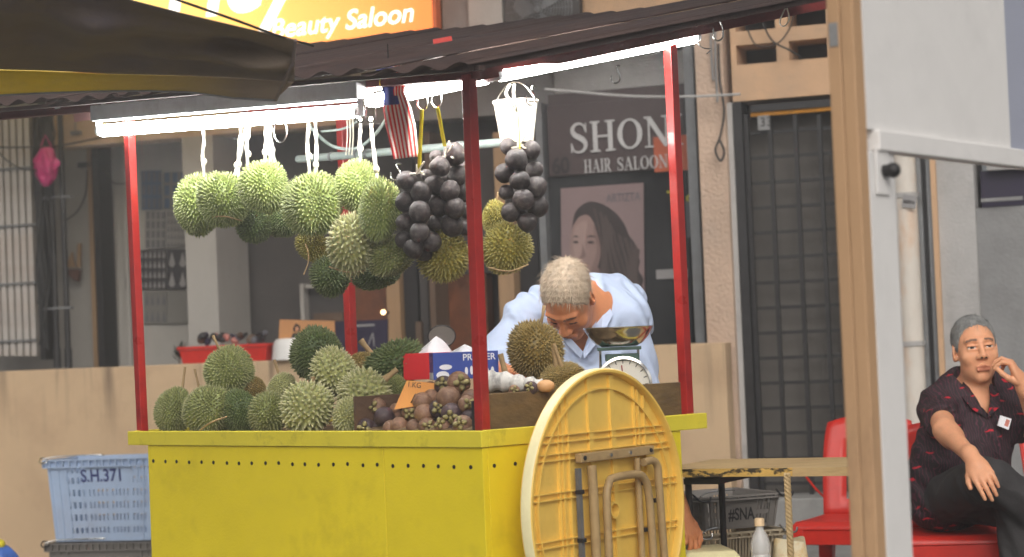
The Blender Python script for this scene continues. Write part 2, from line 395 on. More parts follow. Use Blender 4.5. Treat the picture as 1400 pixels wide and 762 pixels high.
# serif lettering
def ribbon(mb, pts, ws, P, k):
    L_, R2 = [], []
    for i, (x, y) in enumerate(pts):
        a = pts[max(i - 1, 0)]; b = pts[min(i + 1, len(pts) - 1)]; dx, dy = b[0] - a[0], b[1] - a[1]; l = math.hypot(dx, dy) or 1
        nx, ny = -dy / l * ws[i] / 2, dx / l * ws[i] / 2; L_.append((x + nx, y + ny)); R2.append((x - nx, y - ny))
    e = FN * (.002 + .0004 * k)
    for i in range(len(pts) - 1):
        q = [P(*L_[i]), P(*L_[i + 1]), P(*R2[i + 1]), P(*R2[i])]; mb.add([v + e for v in q], [(0, 1, 2, 3)])
def serif(mb, s, P, w, h, gap=.12):
    x = 0
    for ch in s:
        adv = {'I': .42, 'S': .72, 'L': .7, ' ': .4, 'N': .95, 'H': .95, 'O': .95, 'A': .95, 'R': .9}[ch]
        Q = lambda a, b, x=x: P((x + a) * w, b * h)
        st, th = .17, .065; k = [0]
        def bar(a, b, w0, w1=None):
            ribbon(mb, [a, b], [w0, w1 or w0], Q, k[0]); k[0] += 1
        def sf(cx, y, ww=.32): bar((cx - ww / 2, y + (.03 if y < .5 else -.03)), (cx + ww / 2, y + (.03 if y < .5 else -.03)), .06)
        if ch == 'H':
            for c in (.2, .75): bar((c, 0), (c, 1), st); sf(c, 0, .36); sf(c, 1, .36)
            bar((.2, .5), (.75, .5), th)
        elif ch == 'N':
            bar((.17, 0), (.17, 1), th); bar((.79, 0), (.79, 1), th); bar((.17, .96), (.79, .04), st); sf(.17, 0); sf(.79, 1); sf(.13, 1, .24)
        elif ch == 'I': bar((.21, 0), (.21, 1), st); sf(.21, 0, .36); sf(.21, 1, .36)
        elif ch == 'L': bar((.2, 0), (.2, 1), st); sf(.2, 1, .36); bar((.04, .03), (.62, .03), .06); bar((.6, 0), (.64, .26), .05)
        elif ch == 'A': bar((.13, 0), (.47, 1), th); bar((.47, 1), (.8, 0), st); bar((.25, .33), (.66, .33), .05); sf(.13, 0, .26); sf(.8, 0, .32)
        elif ch == 'R':
            bar((.2, 0), (.2, 1), st); sf(.2, 0, .36); sf(.2, 1, .34)
            pts = [(.2, .97)] + [(.42 + .22 * math.cos(t), .74 + .23 * math.sin(t)) for t in np.linspace(1.57, -1.57, 10)] + [(.2, .51)]
            ws = [.06] + [.06 + .11 * max(0, math.cos(t)) for t in np.linspace(1.57, -1.57, 10)] + [.06]
            ribbon(mb, pts, ws, Q, 4); k[0] = 5; bar((.42, .5), (.75, 0), st * .9); sf(.78, 0, .22)
        elif ch == 'O':
            ts = np.linspace(0, 2 * math.pi, 29); ribbon(mb, [(.47 + .36 * math.cos(t), .5 + .46 * math.sin(t)) for t in ts], [.065 + .12 * math.cos(t) ** 2 for t in ts], Q, 0)
        elif ch == 'S':
            pts = [(.6, .72), (.55, .88), (.4, .965), (.22, .92), (.13, .77), (.2, .62), (.36, .52), (.52, .42), (.6, .27), (.53, .1), (.35, .035), (.18, .09), (.1, .28)]
            ws = [.04, .06, .07, .1, .14, .17, .18, .18, .15, .1, .07, .06, .04]
            ps = smooth_path([(a, b, 0) for a, b in pts], 4); ww = np.interp(np.linspace(0, 12, len(ps)), range(13), ws)
            ribbon(mb, [(q.x, q.y) for q in ps], list(ww), Q, 0); k[0] = 1; bar((.62, .66), (.62, .97), .05); bar((.09, .03), (.09, .34), .05)
        x += adv + gap * .3
    return x
def sign_text(name, s, a, b, hpx, off, m, parent):
    pa, pb = fac(*a, off), fac(*b, off); ua, za = (pa - F0).dot(FU), pa.z; ub = (pb - F0).dot(FU)
    h = fac(a[0], a[1] - hpx, off).z - za
    tot = serif(MB(), s, lambda x, y: Vector((0, 0, 0)), 1, 1)
    w = (ub - ua) / tot; sl = (pb.z - za) / (ub - ua)
    mb = MB(); serif(mb, s, lambda x, y: fp(ua + x, za + y + x * sl, off), w, h)
    return build(name, mb, m, parent)
sign_text('lettering', 'SHONI', (779, 211), (937, 198), 42, .368, M['letter'], tr)
sign_text('lettering', 'HAIR', (799, 237), (837, 234.4), 18, .368, M['letter'], tr)
sign_text('lettering', 'SALOON', (844, 234), (914, 229), 18, .368, M['letter'], tr)
mb = MB(); p = fac(755, 238, .376); add_text(mb, '60', p, FU, Vector((0, 0, 1)), .085, .1, bold=.03); build('house_number', mb, M['dkletter'], tr)
# yellow characters on the glass behind the right post
mb = MB(); add_text(mb, 'T', fac(912, 277, .41), FU, Vector((0, 0, 1)), .06, bold=.03); add_text(mb, 'o', fac(938, 277, .41), FU, Vector((0, 0, 1)), .06, bold=.03)
build('glass_lettering', mb, mat('yellow_lettering', srgb(170, 160, 40), .5), gl)
mb = MB(); fbox(mb, 897, 368, 940, 381, .405, .415); build('white_sticker', mb, M['printpale'], gl)
mb = MB(); fbox(mb, 938, 275, 946, 325, .405, .415); build('sticker', mb, M['printgrey'], gl)

# hair poster on the glass
pos = thing('hair_poster', 'pinkish hair salon poster of a woman with long dark hair behind the shop glass', 'poster', fac(824, 460, .40))
mb = MB(); fpoly(mb, [(767, 258), (880, 250), (882, 447), (769, 452)], .405, .006); build('sheet', mb, M['posterbg'], pos)
def curvy(pts, off, th=.0015, k=5):
    ps = smooth_path([(x, y, 0) for x, y in pts] + [(pts[0][0], pts[0][1], 0)], k)[:-1]; q = MB(); fpoly(q, [(p.x, p.y) for p in ps], off, th); return q
P_ = lambda nm, pts, off, m: build(nm, curvy(pts, off), M[m], pos)
M['postershade'] = mat('poster_face_tone_print', srgb(116, 95, 91), .55, .06, 10, .02); M['posterlight'] = mat('poster_cheek_tone_print', srgb(146, 124, 118), .55, .06, 10, .02)
P_('hair_print', [(783, 306), (786, 292), (794, 282), (806, 276), (820, 278), (834, 285), (846, 296), (855, 309), (860, 322), (868, 333), (867, 345), (875, 356), (873, 369), (880, 383), (876, 396), (882, 410), (874, 426), (862, 436), (836, 432), (812, 424), (802, 384), (793, 340), (782, 324)], .3995, 'posterhair')
P_('neck_print', [(800, 376), (818, 366), (824, 390), (836, 412), (828, 424), (806, 418), (798, 396)], .3975, 'postershade')
P_('face_print', [(784, 308), (792, 297), (803, 294), (811, 303), (817, 320), (821, 338), (820, 356), (814, 371), (804, 381), (795, 380), (787, 370), (782, 356), (779, 340), (780, 322)], .3955, 'posterskin')
P_('cheek_print', [(786, 312), (795, 303), (803, 304), (802, 318), (800, 332), (800, 346), (794, 358), (787, 352), (784, 338), (784, 324)], .3935, 'posterlight')
P_('face_tone_print', [(812, 306), (817, 320), (821, 338), (820, 356), (814, 371), (806, 379), (810, 364), (815, 348), (816, 334), (812, 320)], .3934, 'postershade')
P_('nose_tone_print', [(797, 333), (799, 342), (801, 350), (796, 353), (792, 352), (795, 348)], .3915, 'postershade')
for (x, y, w) in ((787, 323.5, 4.5), (808, 323, 6)):
    P_('brow_print', [(x - w, y + 1.5), (x, y - 1.2), (x + w, y + .8), (x, y + .8)], .3915, 'posterhair')
for (x, y, w) in ((787, 331.5, 4), (807.5, 331.5, 5)):
    P_('eye_print', [(x - w, y), (x, y - 2.2), (x + w, y), (x, y + 1.6)], .3915, 'posterhair')
P_('lip_print', [(788, 363), (793, 360.5), (796, 361.3), (800, 360.5), (805, 363), (799, 367.5), (794, 367.5)], .3915, 'posterlip')
for q_ in range(12):
    x = 812 + q_ * 5.2; y0 = 286 + q_ * 5; w = 1.6 + (q_ % 3) * .7; n_ = 9
    ctr = [(x + 4.5 * math.sin(t * 5 + q_ * .8) + t * (16 - q_ * .6), y0 + (426 - y0) * t) for t in np.linspace(0, .97, n_)]
    P_('hair_streak_print', [(a - w * .6, b) for a, b in ctr] + [(a + w, b) for a, b in ctr[::-1]], .3962 - q_ * .0001, 'posterhair2')
mb = MB(); add_text(mb, 'ARTIZTA', fac(829, 277, .396), (FU + Vector((0, 0, -.0))).normalized(), Vector((0, 0, 1)), .045, .19); build('lettering', mb, M['printgrey'], pos)

# shop interior bulb
bl = thing('lit_bulb', 'small glowing light bulb in the dark shop behind the stall', 'light bulb', fac(527, 427, .74))
mb = MB(); mb.sphere(fac(524, 427, .64), .014, 12, 8); build('globe', mb, emis('bulb_glow', (1, .66, .34), 5), bl, smooth=True)
mb = MB(); p = fac(524, 427, .64); mb.tube([p - FN * .01, p - FN * .16], .012, 10); build('socket', mb, M['brownwood'], bl)

# lit shop sign above
sg = thing('light_box_sign', 'lit orange signboard reading Beauty Saloon above the stall roof', 'sign', fac(430, 62, -.5))
A = fac(592, 39, -.45); B = fac(410, 61, -.45); du = (A - B); Llen = 3.2
du = Vector((du.x, du.y, 0)).normalized(); slope = (A.z - B.z) / (A - B).to_2d().length
au = (du + Vector((0, 0, slope))).normalized()
nrm = Vector((du.y, -du.x, 0)).normalized()
org = A - au * Llen; hgt = .95
mb = MB(); mb.obox(org - nrm * .05, au * Llen, nrm * .05, Vector((0, 0, hgt)))
ms = bpy.data.materials.new('lit_sign_face'); ms.use_nodes = True; t = ms.node_tree; b = t.nodes['Principled BSDF']
tc = nd(t, 'ShaderNodeTexCoord'); sx = nd(t, 'ShaderNodeSeparateXYZ'); t.links.new(tc.outputs['Generated'], sx.inputs[0])
rp = nd(t, 'ShaderNodeValToRGB'); rp.color_ramp.elements[0].position = .45; rp.color_ramp.elements[0].color = c4(srgb(255, 222, 120)); rp.color_ramp.elements[1].position = .98; rp.color_ramp.elements[1].color = c4(srgb(240, 128, 62))
t.links.new(sx.outputs[0], rp.inputs[0]); t.links.new(rp.outputs[0], b.inputs['Emission Color']); t.links.new(rp.outputs[0], b.inputs['Base Color']); b.inputs['Emission Strength'].default_value = .95
build('sign_face', mb, ms, sg)
mb = MB(); mb.obox(A + au * .002 - nrm * .06, au * .02, nrm * .065, Vector((0, 0, hgt))); mb.obox(org - nrm * .06 - Vector((0, 0, .022)), au * Llen, nrm * .065, Vector((0, 0, .02))); build('sign_frame', mb, mat('orange_frame', srgb(200, 100, 60), .5), sg)
wl = emis('lit_white_letter', (1, .97, .9), 1.05)
pb = fac(371, 53.5, -.46); pe = fac(566, 29, -.46)
def onsign(px, py, lift=.004):
    r = ray(px, py); o = Vector((0, 0, EYE)); return o + r * ((A + nrm * lift - o).dot(nrm) / r.dot(nrm))
pb, pe = onsign(371, 53), onsign(566, 29)
mb = MB(); ax = (pe - pb).normalized(); add_text(mb, 'Beauty Saloon', pb, ax, Vector((0, 0, 1)), (onsign(371, 27) - pb).length * 1.0, (pe - pb).length, shear=.22, bold=.012); build('lettering', mb, wl, sg)
pb, pe = onsign(228, 28), onsign(424, 2)
mb = MB(); add_text(mb, 'Hey', pb, (pe - pb).normalized(), Vector((0, 0, 1)), .36, (pe - pb).length, shear=.22, bold=.02); build('lettering', mb, wl, sg)

# fan guard high on the wall
fn = thing('wall_fan', 'round wire fan guard high on the wall above the stall roof', 'fan', fac(737, 0, .0))
fc = fac(737, 14, -.05); fr = (fac(782, 14, -.05) - fc).length
def circ(c, r, n=40): return [c + FU * (r * math.cos(2 * math.pi * i / n)) + Vector((0, 0, r * math.sin(2 * math.pi * i / n))) for i in range(n + 1)]
for k in range(12):
    mb = MB(); mb.tube(circ(fc - FN * .0 + FN * (.03 * (1 - (k / 12) ** 2)), fr * (k + 1) / 12), .0022, 5, False); build('guard_ring', mb, M['greymetal'], fn)
for k in range(16):
    a = 2 * math.pi * k / 16; mb = MB(); d = FU * math.cos(a) + Vector((0, 0, math.sin(a))); mb.tube([fc + FN * .026, fc + d * fr * .6 + FN * .018, fc + d * fr], .0018, 5); build('guard_spoke', mb, M['greymetal'], fn)
mb = MB(); mb.obox(fc - FU * fr * 1.15 - Vector((0, 0, fr)) - FN * .1, FU * fr * 2.3, FN * .06, Vector((0, 0, fr * 2))); build('backing', mb, M['darkwall'], fn)
mb = MB()
for k in range(3):
    a = k * 2.09 + .4; d = FU * math.cos(a) + Vector((0, 0, math.sin(a))); e = FU * math.cos(a + .9) + Vector((0, 0, math.sin(a + .9)))
    mb.poly([fc - FN * .025, fc + d * fr * .85 - FN * .02, fc + (d + e) * fr * .5 - FN * .032, fc + e * fr * .6 - FN * .032], FN * .003)
build('fan_blade', mb, M['greymetal'], fn)

# ------------------------------------------------------------------ low wall in front of the shop
u0 = facuz(-90, 480, -.12)[0]; u1 = facuz(993, 480, -.12)[0]
mb = MB(); fz(mb, u0, u1, -.14, -.015, .001, 1.128)
mwall = M['beige']
lw = build('low_wall', mb, mwall, bevel=.006); tag(lw, 'low beige plastered wall along the shop front behind the stall', 'wall')
# drip streaks below the coping: real run-off stains
t = mwall.node_tree; b = t.nodes['Principled BSDF']; src = b.inputs['Base Color'].links[0].from_socket
tc = nd(t, 'ShaderNodeTexCoord'); mp = nd(t, 'ShaderNodeMapping'); mp.inputs['Scale'].default_value = (14, 14, .9); t.links.new(tc.outputs['Object'], mp.inputs[0])
n = nd(t, 'ShaderNodeTexNoise', Scale=1, Detail=3); t.links.new(mp.outputs[0], n.inputs['Vector'])
r = nd(t, 'ShaderNodeMapRange'); r.inputs[1].default_value = .55; r.inputs[2].default_value = .75; t.links.new(n.outputs[0], r.inputs[0])
sz = nd(t, 'ShaderNodeSeparateXYZ'); t.links.new(tc.outputs['Object'], sz.inputs[0]); r2 = nd(t, 'ShaderNodeMapRange'); r2.inputs[1].default_value = .1; r2.inputs[2].default_value = .5; r2.inputs[4].default_value = .95; t.links.new(sz.outputs[2], r2.inputs[0])
mu = nd(t, 'ShaderNodeMath', operation='MULTIPLY'); t.links.new(r.outputs[0], mu.inputs[0]); t.links.new(r2.outputs[0], mu.inputs[1])
mx = nd(t, 'ShaderNodeMix', data_type='RGBA'); t.links.new(mu.outputs[0], mx.inputs[0]); t.links.new(src, mx.inputs[6]); mx.inputs[7].default_value = c4(srgb(128, 108, 88)); t.links.new(mx.outputs[2], b.inputs['Base Color'])

# folding shutter at the far left
sh = thing('folding_shutter', 'pale ribbed folding metal shutter at the left end of the shop front', 'shutter', fac(20, 490, .45))
mb = MB(); fbox(mb, -60, 160, 49, 488, .5, .53); build('backing', mb, M['shutter'], sh)
for i in range(11):
    x = -58 + i * 9.6; mb = MB(); fbox(mb, x, 160, x + 6.5, 487, .455, .495); build('slat', mb, M['shutter'], sh)
for y in (231, 309, 388, 466):
    mb = MB(); fbox(mb, -60, y, 49, y + 3, .44, .454); build('cross_rail', mb, M['greymetal'], sh)
mb = MB(); fbox(mb, 50, 160, 56, 492, .42, .53); build('guide_rail', mb, M['black'], sh)
# drain pipes and cable bundle
dp = thing('drain_pipe', 'pair of black drain pipes bending at the low wall left of the stall', 'pipe', fac(80, 500, .3))
for x in (66, 81):
    a = fac(x, 130, .38); bq = fac(x, 478, .38); bq.x = a.x; bq.y = a.y
    mb = MB(); mb.tube([bq, a], .017, 12); mb.tube([bq - Vector((0, 0, .11)), bq + Vector((0, 0, .004))], .023, 12); build('pipe', mb, M['black'], dp, smooth=True)
for y in (268, 420):
    mb = MB(); fbox(mb, 58, y, 96, y + 3.5, .36, .4); build('bracket', mb, M['greymetal'], dp)
cb = thing('cable_bundle', 'tangle of black cables hanging down beside the pink bag', 'cables', fac(62, 300, .33))
rng = random.Random(3)
for k in range(16):
    x = 50 + rng.random() * 24; pts = []
    y2 = rng.choice([215, 260, 330, 400, 470]) + rng.random() * 20
    for i in range(8):
        pts.append(fac(x + rng.gauss(0, 2.5) + 3 * math.sin(i + k), 125 + (y2 - 125) * i / 7, .3 + rng.random() * .05))
    mb = MB(); mb.tube(smooth_path(pts, 4), .0055, 5); build('cable', mb, M['cable'], cb, smooth=True)
pb_ = thing('plastic_bag', 'crumpled magenta plastic bag hung on the cables by the shutter', 'bag', fac(64, 228, .25))
mb = MB(); rows = []
for i in range(15):
    tt = i / 14; w = (.3 + 1.1 * math.sin(math.pi * min(1, tt * .95 + .05)) ** .7) * .055; row = []
    for j in range(22):
        a = 2 * math.pi * j / 22; rr = w * (.85 + .2 * math.sin(5 * a + tt * 5) + .16 * math.sin(9 * a - tt * 11) + .1 * math.sin(3 * a + tt * 17))
        row.append(fac(63, 202 + 53 * tt, .24) + FU * rr * math.cos(a) + FN * rr * .6 * math.sin(a))
    row.append(row[0]); rows.append(row)
mb.grid(rows); build('bag', mb, M['pink'], pb_, smooth=True, auto=180)
mb = MB(); mb.tube([fac(56, 200, .24), fac(62, 185, .26), fac(70, 200, .24)], .004, 6); build('handle', mb, M['pink'], pb_, smooth=True)
# wires
def wire(name, pts, r, label, m='cable', cat='cable', group=None):
    mb = MB(); mb.tube(smooth_path(pts, 8), r, 6); o = build(name, mb, M[m], smooth=True); return tag(o, label, cat, group)
wire('electric_cable', [fac(84, 305, .92), fac(105, 290, .9), fac(117, 265, .9), fac(119, 232, .9)], .005, 'thin black cable curving over the grey boards left of the black upright')
wire('electric_cable', [fac(130, 230, .8), fac(145, 235, .8), fac(155, 250, .8), fac(172, 251, .8)], .005, 'thin black cable looping right from the switch box to the red post')
wire('electric_cable', [fac(-20, 202, .3), fac(60, 201, .3), fac(90, 198, .3), fac(140, 188, .3), fac(200, 178, .4)], .006, 'dark cable running level across the shutter and wooden lintel')
wire('electric_cable', [fac(-10, 200, .2), fac(10, 220, .2), fac(30, 231, .2), fac(50, 233, .2)], .005, 'thin cable drooping in front of the pale shutter')
sb = thing('switch_box', 'small grey switch box with dangling plug on the grey boards', 'switch box', fac(117, 225, .9))
mb = MB(); fbox(mb, 110, 214, 121, 224, .93, .985); build('housing', mb, M['board'], sb)
mb = MB(); fbox(mb, 106, 222, 124, 229, .9, .95); build('plug', mb, M['blackplastic'], sb)
wire('hanging_cable', [fac(745, 122, -.1), fac(800, 127, -.1), fac(870, 132, -.1), fac(950, 132, -.1), fac(1012, 129, -.1)], .007, 'pale twisted line strung between the roof lamp and the rough pillar', 'plaster')
wire('pillar_cable', [fac(982, 60, -.02), fac(984, 110, -.02), fac(990, 150, -.03), fac(985, 185, -.05), fac(978, 205, -.05), fac(985, 220, -.05), fac(990, 208, -.05), fac(984, 192, -.05)], .006, 'dark frayed cable hanging in a tangle on the rough pillar')
wire('vent_cable', [fac(1040, 25, -.03), fac(1055, 55, -.04), fac(1078, 68, -.04), fac(1095, 78, .0)], .005, 'black cable crossing the vent holes, lower end in the right hole')
wire('vent_cable', [fac(1020, 35, -.03), fac(1034, 62, -.04), fac(1062, 60, -.05), fac(1080, 38, -.05), fac(1087, 10, -.05)], .004, 'thin black cable looping below the upper vent holes')
for (x, ln) in ((972, 110), (978, 140)):
    wire('conduit', [fac(x, 20, -.02), fac(x, ln * .6, -.02), fac(x + 3, ln, -.02)], .006, 'thin grey conduit running up the rough pillar, %s one' % ('shorter' if ln == 110 else 'longer'), 'plaster_d', 'conduit')

# papers on the left boards
def sheet(label, cat, pts, m, cells=None, cm=None, off=.985, group=None, name='wall_poster'):
    xs = [p[0] for p in pts]; ys = [p[1] for p in pts]
    o = thing(name, label, cat, fac(sum(xs) / len(xs), max(ys), off), group)
    mb = MB(); fpoly(mb, pts, off, .004); build('sheet', mb, M[m], o)
    if cells:
        mb = MB(); x0, x1, y0, y1 = min(xs), max(xs), min(ys), max(ys); nx, ny, shp = cells
        for i in range(nx):
            for j in range(ny):
                cx = x0 + (x1 - x0) * (i + .5) / nx; cy = y0 + (y1 - y0) * (j + .5) / ny; w = (x1 - x0) / nx * .3; h = (y1 - y0) / ny * .38
                if shp == 'drop': q = [(cx, cy - h), (cx + w * .5, cy - h * .2), (cx + w, cy + h * .6), (cx + w * .4, cy + h), (cx - w * .4, cy + h), (cx - w, cy + h * .6), (cx - w * .5, cy - h * .2)]
                else: q = [(cx - w, cy - h), (cx + w, cy - h), (cx + w, cy + h), (cx - w, cy + h)]
                fpoly(mb, q, off - .0045, .0015)
        build('print', mb, M[cm], o)
    return o
sheet('blue printed poster pinned at the top of the grey boards', 'poster', [(193, 234), (221, 233), (222, 286), (194, 287)], 'blueprint', (4, 3, 'rect'), 'printgrey')
sheet('grey sheet with small blue squares beside the blue poster', 'poster', [(223, 236), (256, 234), (256, 286), (224, 287)], 'paperg', (3, 3, 'rect'), 'blueprint')
sheet('grey price sheet with bottle pictures below the blue poster', 'poster', [(199, 289), (227, 288), (227, 339), (199, 340)], 'paper', (4, 4, 'rect'), 'printgrey')
sheet('pale sheet with rows of small dark bottle pictures', 'poster', [(228, 288), (256, 287), (256, 338), (228, 339)], 'paper', (6, 5, 'drop'), 'printgrey')
sheet('black poster with rows of pale lamp shapes, left of its pair', 'poster', [(172, 343), (227, 341), (227, 396), (172, 396)], 'paperd', (9, 4, 'drop'), 'printpale')
sheet('black poster with two large pale lamp shapes', 'poster', [(228, 341), (257, 341), (257, 396), (228, 396)], 'paperd', (2, 2, 'drop'), 'printpale')
sheet('faded grey sheet with arch shapes under the black posters, on the left', 'poster', [(197, 399), (228, 398), (228, 442), (197, 443)], 'paperg', (4, 2, 'drop'), 'printgrey')
sheet('blank faded grey sheet under the black posters, on the right', 'poster', [(229, 398), (257, 397), (257, 442), (229, 443)], 'paperg')
tr_ = thing('dustpan', 'brown triangular dustpan with upright wooden handle hung on the grey boards', 'dustpan', fac(102, 385, .95))
mb = MB(); fpoly(mb, [(89, 369), (112, 369), (110, 385), (104, 383)], .95, .03); build('pan', mb, mat('rust_brown_pan', srgb(92, 62, 52), .7), tr_)
mb = MB(); fpoly(mb, [(91, 366), (100, 345), (104, 366)], .96, .02); build('pan_back', mb, M['tanwood'], tr_)
mb = MB(); fpoly(mb, [(108, 333), (112, 333), (111, 366), (107, 366)], .95, .02); build('handle', mb, M['tanwood'], tr_)
bx = thing('wall_plug', 'small dark bracket on the wooden lintel', 'bracket', fac(102, 182, .5)); mb = MB(); fbox(mb, 96, 179, 109, 184, .52, .548); build('plate', mb, M['greymetal'], bx)
mb = MB(); mb.tube([fac(103, 166, .53), fac(103, 179, .53)], .003, 6); build('stem', mb, M['greymetal'], bx)

# things standing on the low wall
TOP = 1.128
def wl_at(px, off=-.075): p = fac(px, 490, off); p.z = TOP + .001; return p
tr3 = thing('planter_tray', 'long red plastic planter on the low wall', 'planter', wl_at(312))
uL, uR = facuz(250, 480, -.075)[0], facuz(372, 480, -.075)[0]
ring = lambda z, g, w: [fp(uL + g, z, -.075 - w), fp(uR - g, z, -.075 - w), fp(uR - g, z, -.075 + w), fp(uL + g, z, -.075 + w)]
mb = MB(); mb.hexa(ring(TOP + .001, .02, .045) + ring(TOP + .075, .006, .055)); build('tray', mb, M['redplastic'], tr3, bevel=.004)
mb = MB(); mb.hexa(ring(TOP + .076, -.004, .062) + ring(TOP + .094, -.004, .062)); build('rim', mb, M['redplastic'], tr3, bevel=.003)
rng = random.Random(5)
tr4 = thing('toy_heap', 'jumble of small dark and pink trinkets heaped in the red planter', 'trinkets', wl_at(330) + Vector((0, 0, .095)))
for k in range(26):
    u = uL + .12 + rng.random() * (uR - uL - .16); c = fp(u, TOP + .1 + rng.random() * .05, -.075 + rng.uniform(-.04, .04))
    m = Euler((rng.random() * 3, rng.random() * 3, rng.random() * 3)).to_matrix()
    mb = MB(); mb.sphere(c, (.012 + rng.random() * .02, .01 + rng.random() * .012, .014 + rng.random() * .02), 8, 6, m)
    build('trinket', mb, [M['black'], M['brownwood'], M['black'], M['printgrey'], M['trinket'], M['navy']][k % 6], tr4, smooth=True)
bw = thing('white_bowl', 'white plastic bowl upside down on the low wall beside the red planter', 'bowl', wl_at(399))
p = wl_at(399); mb = MB(); mb.lathe([(.108, 0), (.106, .01), (.1, .07), (.092, .098), (.08, .112), (.03, .116), (.0001, .116)], 32, p); build('bowl', mb, M['white'], bw, smooth=True)
cd = thing('photo_card', 'tan card printed with three dark-haired figures leaning behind the white bowl', 'card', wl_at(420, -.045))
mb = MB(); fpoly(mb, [(383, 437), (458, 439), (460, 492), (380, 492)], -.05, .006); build('sheet', mb, M['card'], cd)
mb = MB()
for (x, y, s_) in ((405, 449, 1.15), (422, 449, .9), (436, 452, .9)):
    fpoly(mb, [(x - 4 * s_, y), (x, y - 6 * s_), (x + 5 * s_, y - 2), (x + 4 * s_, y + 5 * s_), (x - 3 * s_, y + 4 * s_)], -.0575, .001)
    fpoly(mb, [(x - 7 * s_, y + 16), (x - 4 * s_, y + 6 * s_), (x + 4 * s_, y + 6 * s_), (x + 8 * s_, y + 16)], -.0575, .001)
build('figure_print', mb, M['dkletter'], cd)
for (x, y) in ((406, 449), (423, 450), (437, 453)):
    mb = MB(); fpoly(mb, [(x - 2, y - 2), (x + 2, y - 2), (x + 2, y + 3), (x, y + 5), (x - 2, y + 3)], -.059, .001); build('face_print', mb, M['cardskin'], cd)
cd = thing('dark_poster_board', 'dark purple printed board standing on the low wall behind the red rear post', 'poster board', wl_at(495, -.05))
mb = MB(); fpoly(mb, [(459, 440), (531, 437), (531, 493), (461, 493)], -.045, .012); build('board', mb, M['navy'], cd)
mb = MB()
for (a, bb) in (((502, 474), (509, 455)), ((509, 455), (511, 474)), ((494, 474), (497, 462))): fpoly(mb, [a, (a[0] + 1.5, a[1]), (bb[0] + 1.5, bb[1]), bb], -.0585, .001)
build('figure_print', mb, M['printpale'], cd)
mb = MB(); fpoly(mb, [(487, 444), (512, 443), (512, 446), (487, 447)], -.0585, .001); build('lettering_print', mb, M['printpale'], cd)
pl = thing('small_plant', 'small dark sprig of leaves on the low wall left of the red planter', 'plant', wl_at(246))
rng = random.Random(2)
for k in range(14):
    b0 = wl_at(245) + Vector((0, 0, .01 + rng.random() * .05)); a = rng.random() * 6.28; d = FU * math.cos(a) * .05 + FN * math.sin(a) * .03 + Vector((0, 0, .03 + rng.random() * .06)); sd_ = d.cross(Vector((0, 0, 1))).normalized() * .012
    mb = MB(); mb.poly([b0, b0 + d * .5 + sd_, b0 + d, b0 + d * .5 - sd_], FN * .001); build('leaf', mb, M['darkleaf'], pl)
mb = MB(); mb.tube([wl_at(245), wl_at(245) + Vector((0, 0, .09))], .004, 6); build('stem', mb, M['brownwood'], pl)

# stickers on the right pipe and hanging door stickers
st = thing('pipe_sticker', 'small white sticker reading astro on the painted pipe', 'sticker', fac(1244, 276, -.12))
p0 = fac(1233, 283, -.118); mb = MB(); mb.obox(p0, FU * .066 + Vector((0, 0, -.013)), FN * .002, Vector((.01, 0, .06))); build('sheet', mb, M['printpale'], st)
mb = MB(); add_text(mb, 'astro', p0 + FN * .0035 + FU * .006 + Vector((.004, 0, .018)), (FU + Vector((0, 0, -.2))).normalized(), Vector((0, 0, 1)), .024, .052, bold=.02); build('lettering', mb, M['dkletter'], st)
st = thing('jamb_sticker', 'narrow blue and white sticker high on the grey door jamb', 'sticker', fac(1008, 258, .03))
mb = MB(); fpoly(mb, [(1005, 232), (1011, 232), (1011, 256), (1005, 256)], .039, .002); build('sheet', mb, M['printpale'], st)
mb = MB(); fpoly(mb, [(1006, 244), (1010, 242), (1010, 250), (1006, 253)], .0365, .001); build('print', mb, M['blueprint'], st)
# ------------------------------------------------------------------ the stall
M['yellow'] = mat('yellow_painted_panel', srgb(232, 210, 36), .5, .07, 3, .1, 130, stain=srgb(150, 128, 28), sscale=4, samt=.5, sthr=(.52, .8), coat=.1)
M['yrim'] = mat('yellow_rim_paint', srgb(222, 206, 60), .45, .06, 6, .06, 90, stain=srgb(96, 84, 34), sscale=9, samt=.6, sthr=(.55, .75))
M['redpaint'] = mat('red_gloss_paint', srgb(160, 36, 32), .3, .1, 10, .1, 70, stain=srgb(92, 22, 24), sscale=9, samt=.5, coat=.2)
M['beamred'] = mat('dull_red_beam_paint', srgb(120, 46, 44), .5, .2, 10, .15, 70, stain=srgb(60, 34, 32), sscale=8, samt=.7)
M['roof'] = mat('rusty_roof_sheet', srgb(70, 54, 50), .75, .25, 9, .25, 60, stain=srgb(48, 44, 48), sscale=5, samt=.7)
M['counterwood'] = mat('weathered_box_wood', srgb(112, 90, 58), .8, .3, 8, .35, 50, stain=srgb(60, 50, 38), sscale=6, samt=.8, stretch=(.6, .6, 1.4))
M['housing'] = mat('lamp_housing_enamel', srgb(226, 232, 236), .4, .08, 8, .05, stain=srgb(110, 105, 98), sscale=8, samt=.4)
M['tube'] = emis('lit_lamp_tube', (1, .985, .95), TUBE)
M['rope'] = mat('white_string', srgb(225, 220, 205), .8, .08, 60, .3, 200)
M['pipe'] = mat('grey_green_pipe', srgb(140, 152, 148), .45, .1, 9, .1, stain=srgb(100, 104, 100), sscale=9)
PFR, PFL, PBR = at(660, 589, 5.8), at(198, 591, 6.93), at(939, 564, 6.436)
ZT = (PFR.z + PFL.z + PBR.z) / 3
O_ = Vector((PFR.x, PFR.y, 0))
e1 = Vector((PFL.x - PFR.x, PFL.y - PFR.y, 0)); L1 = e1.length; e1.normalize()
e2 = Vector((PBR.x - PFR.x, PBR.y - PFR.y, 0)); e2 = (e2 - e1 * e2.dot(e1)); L2 = e2.length; e2.normalize()
UZ = Vector((0, 0, 1))
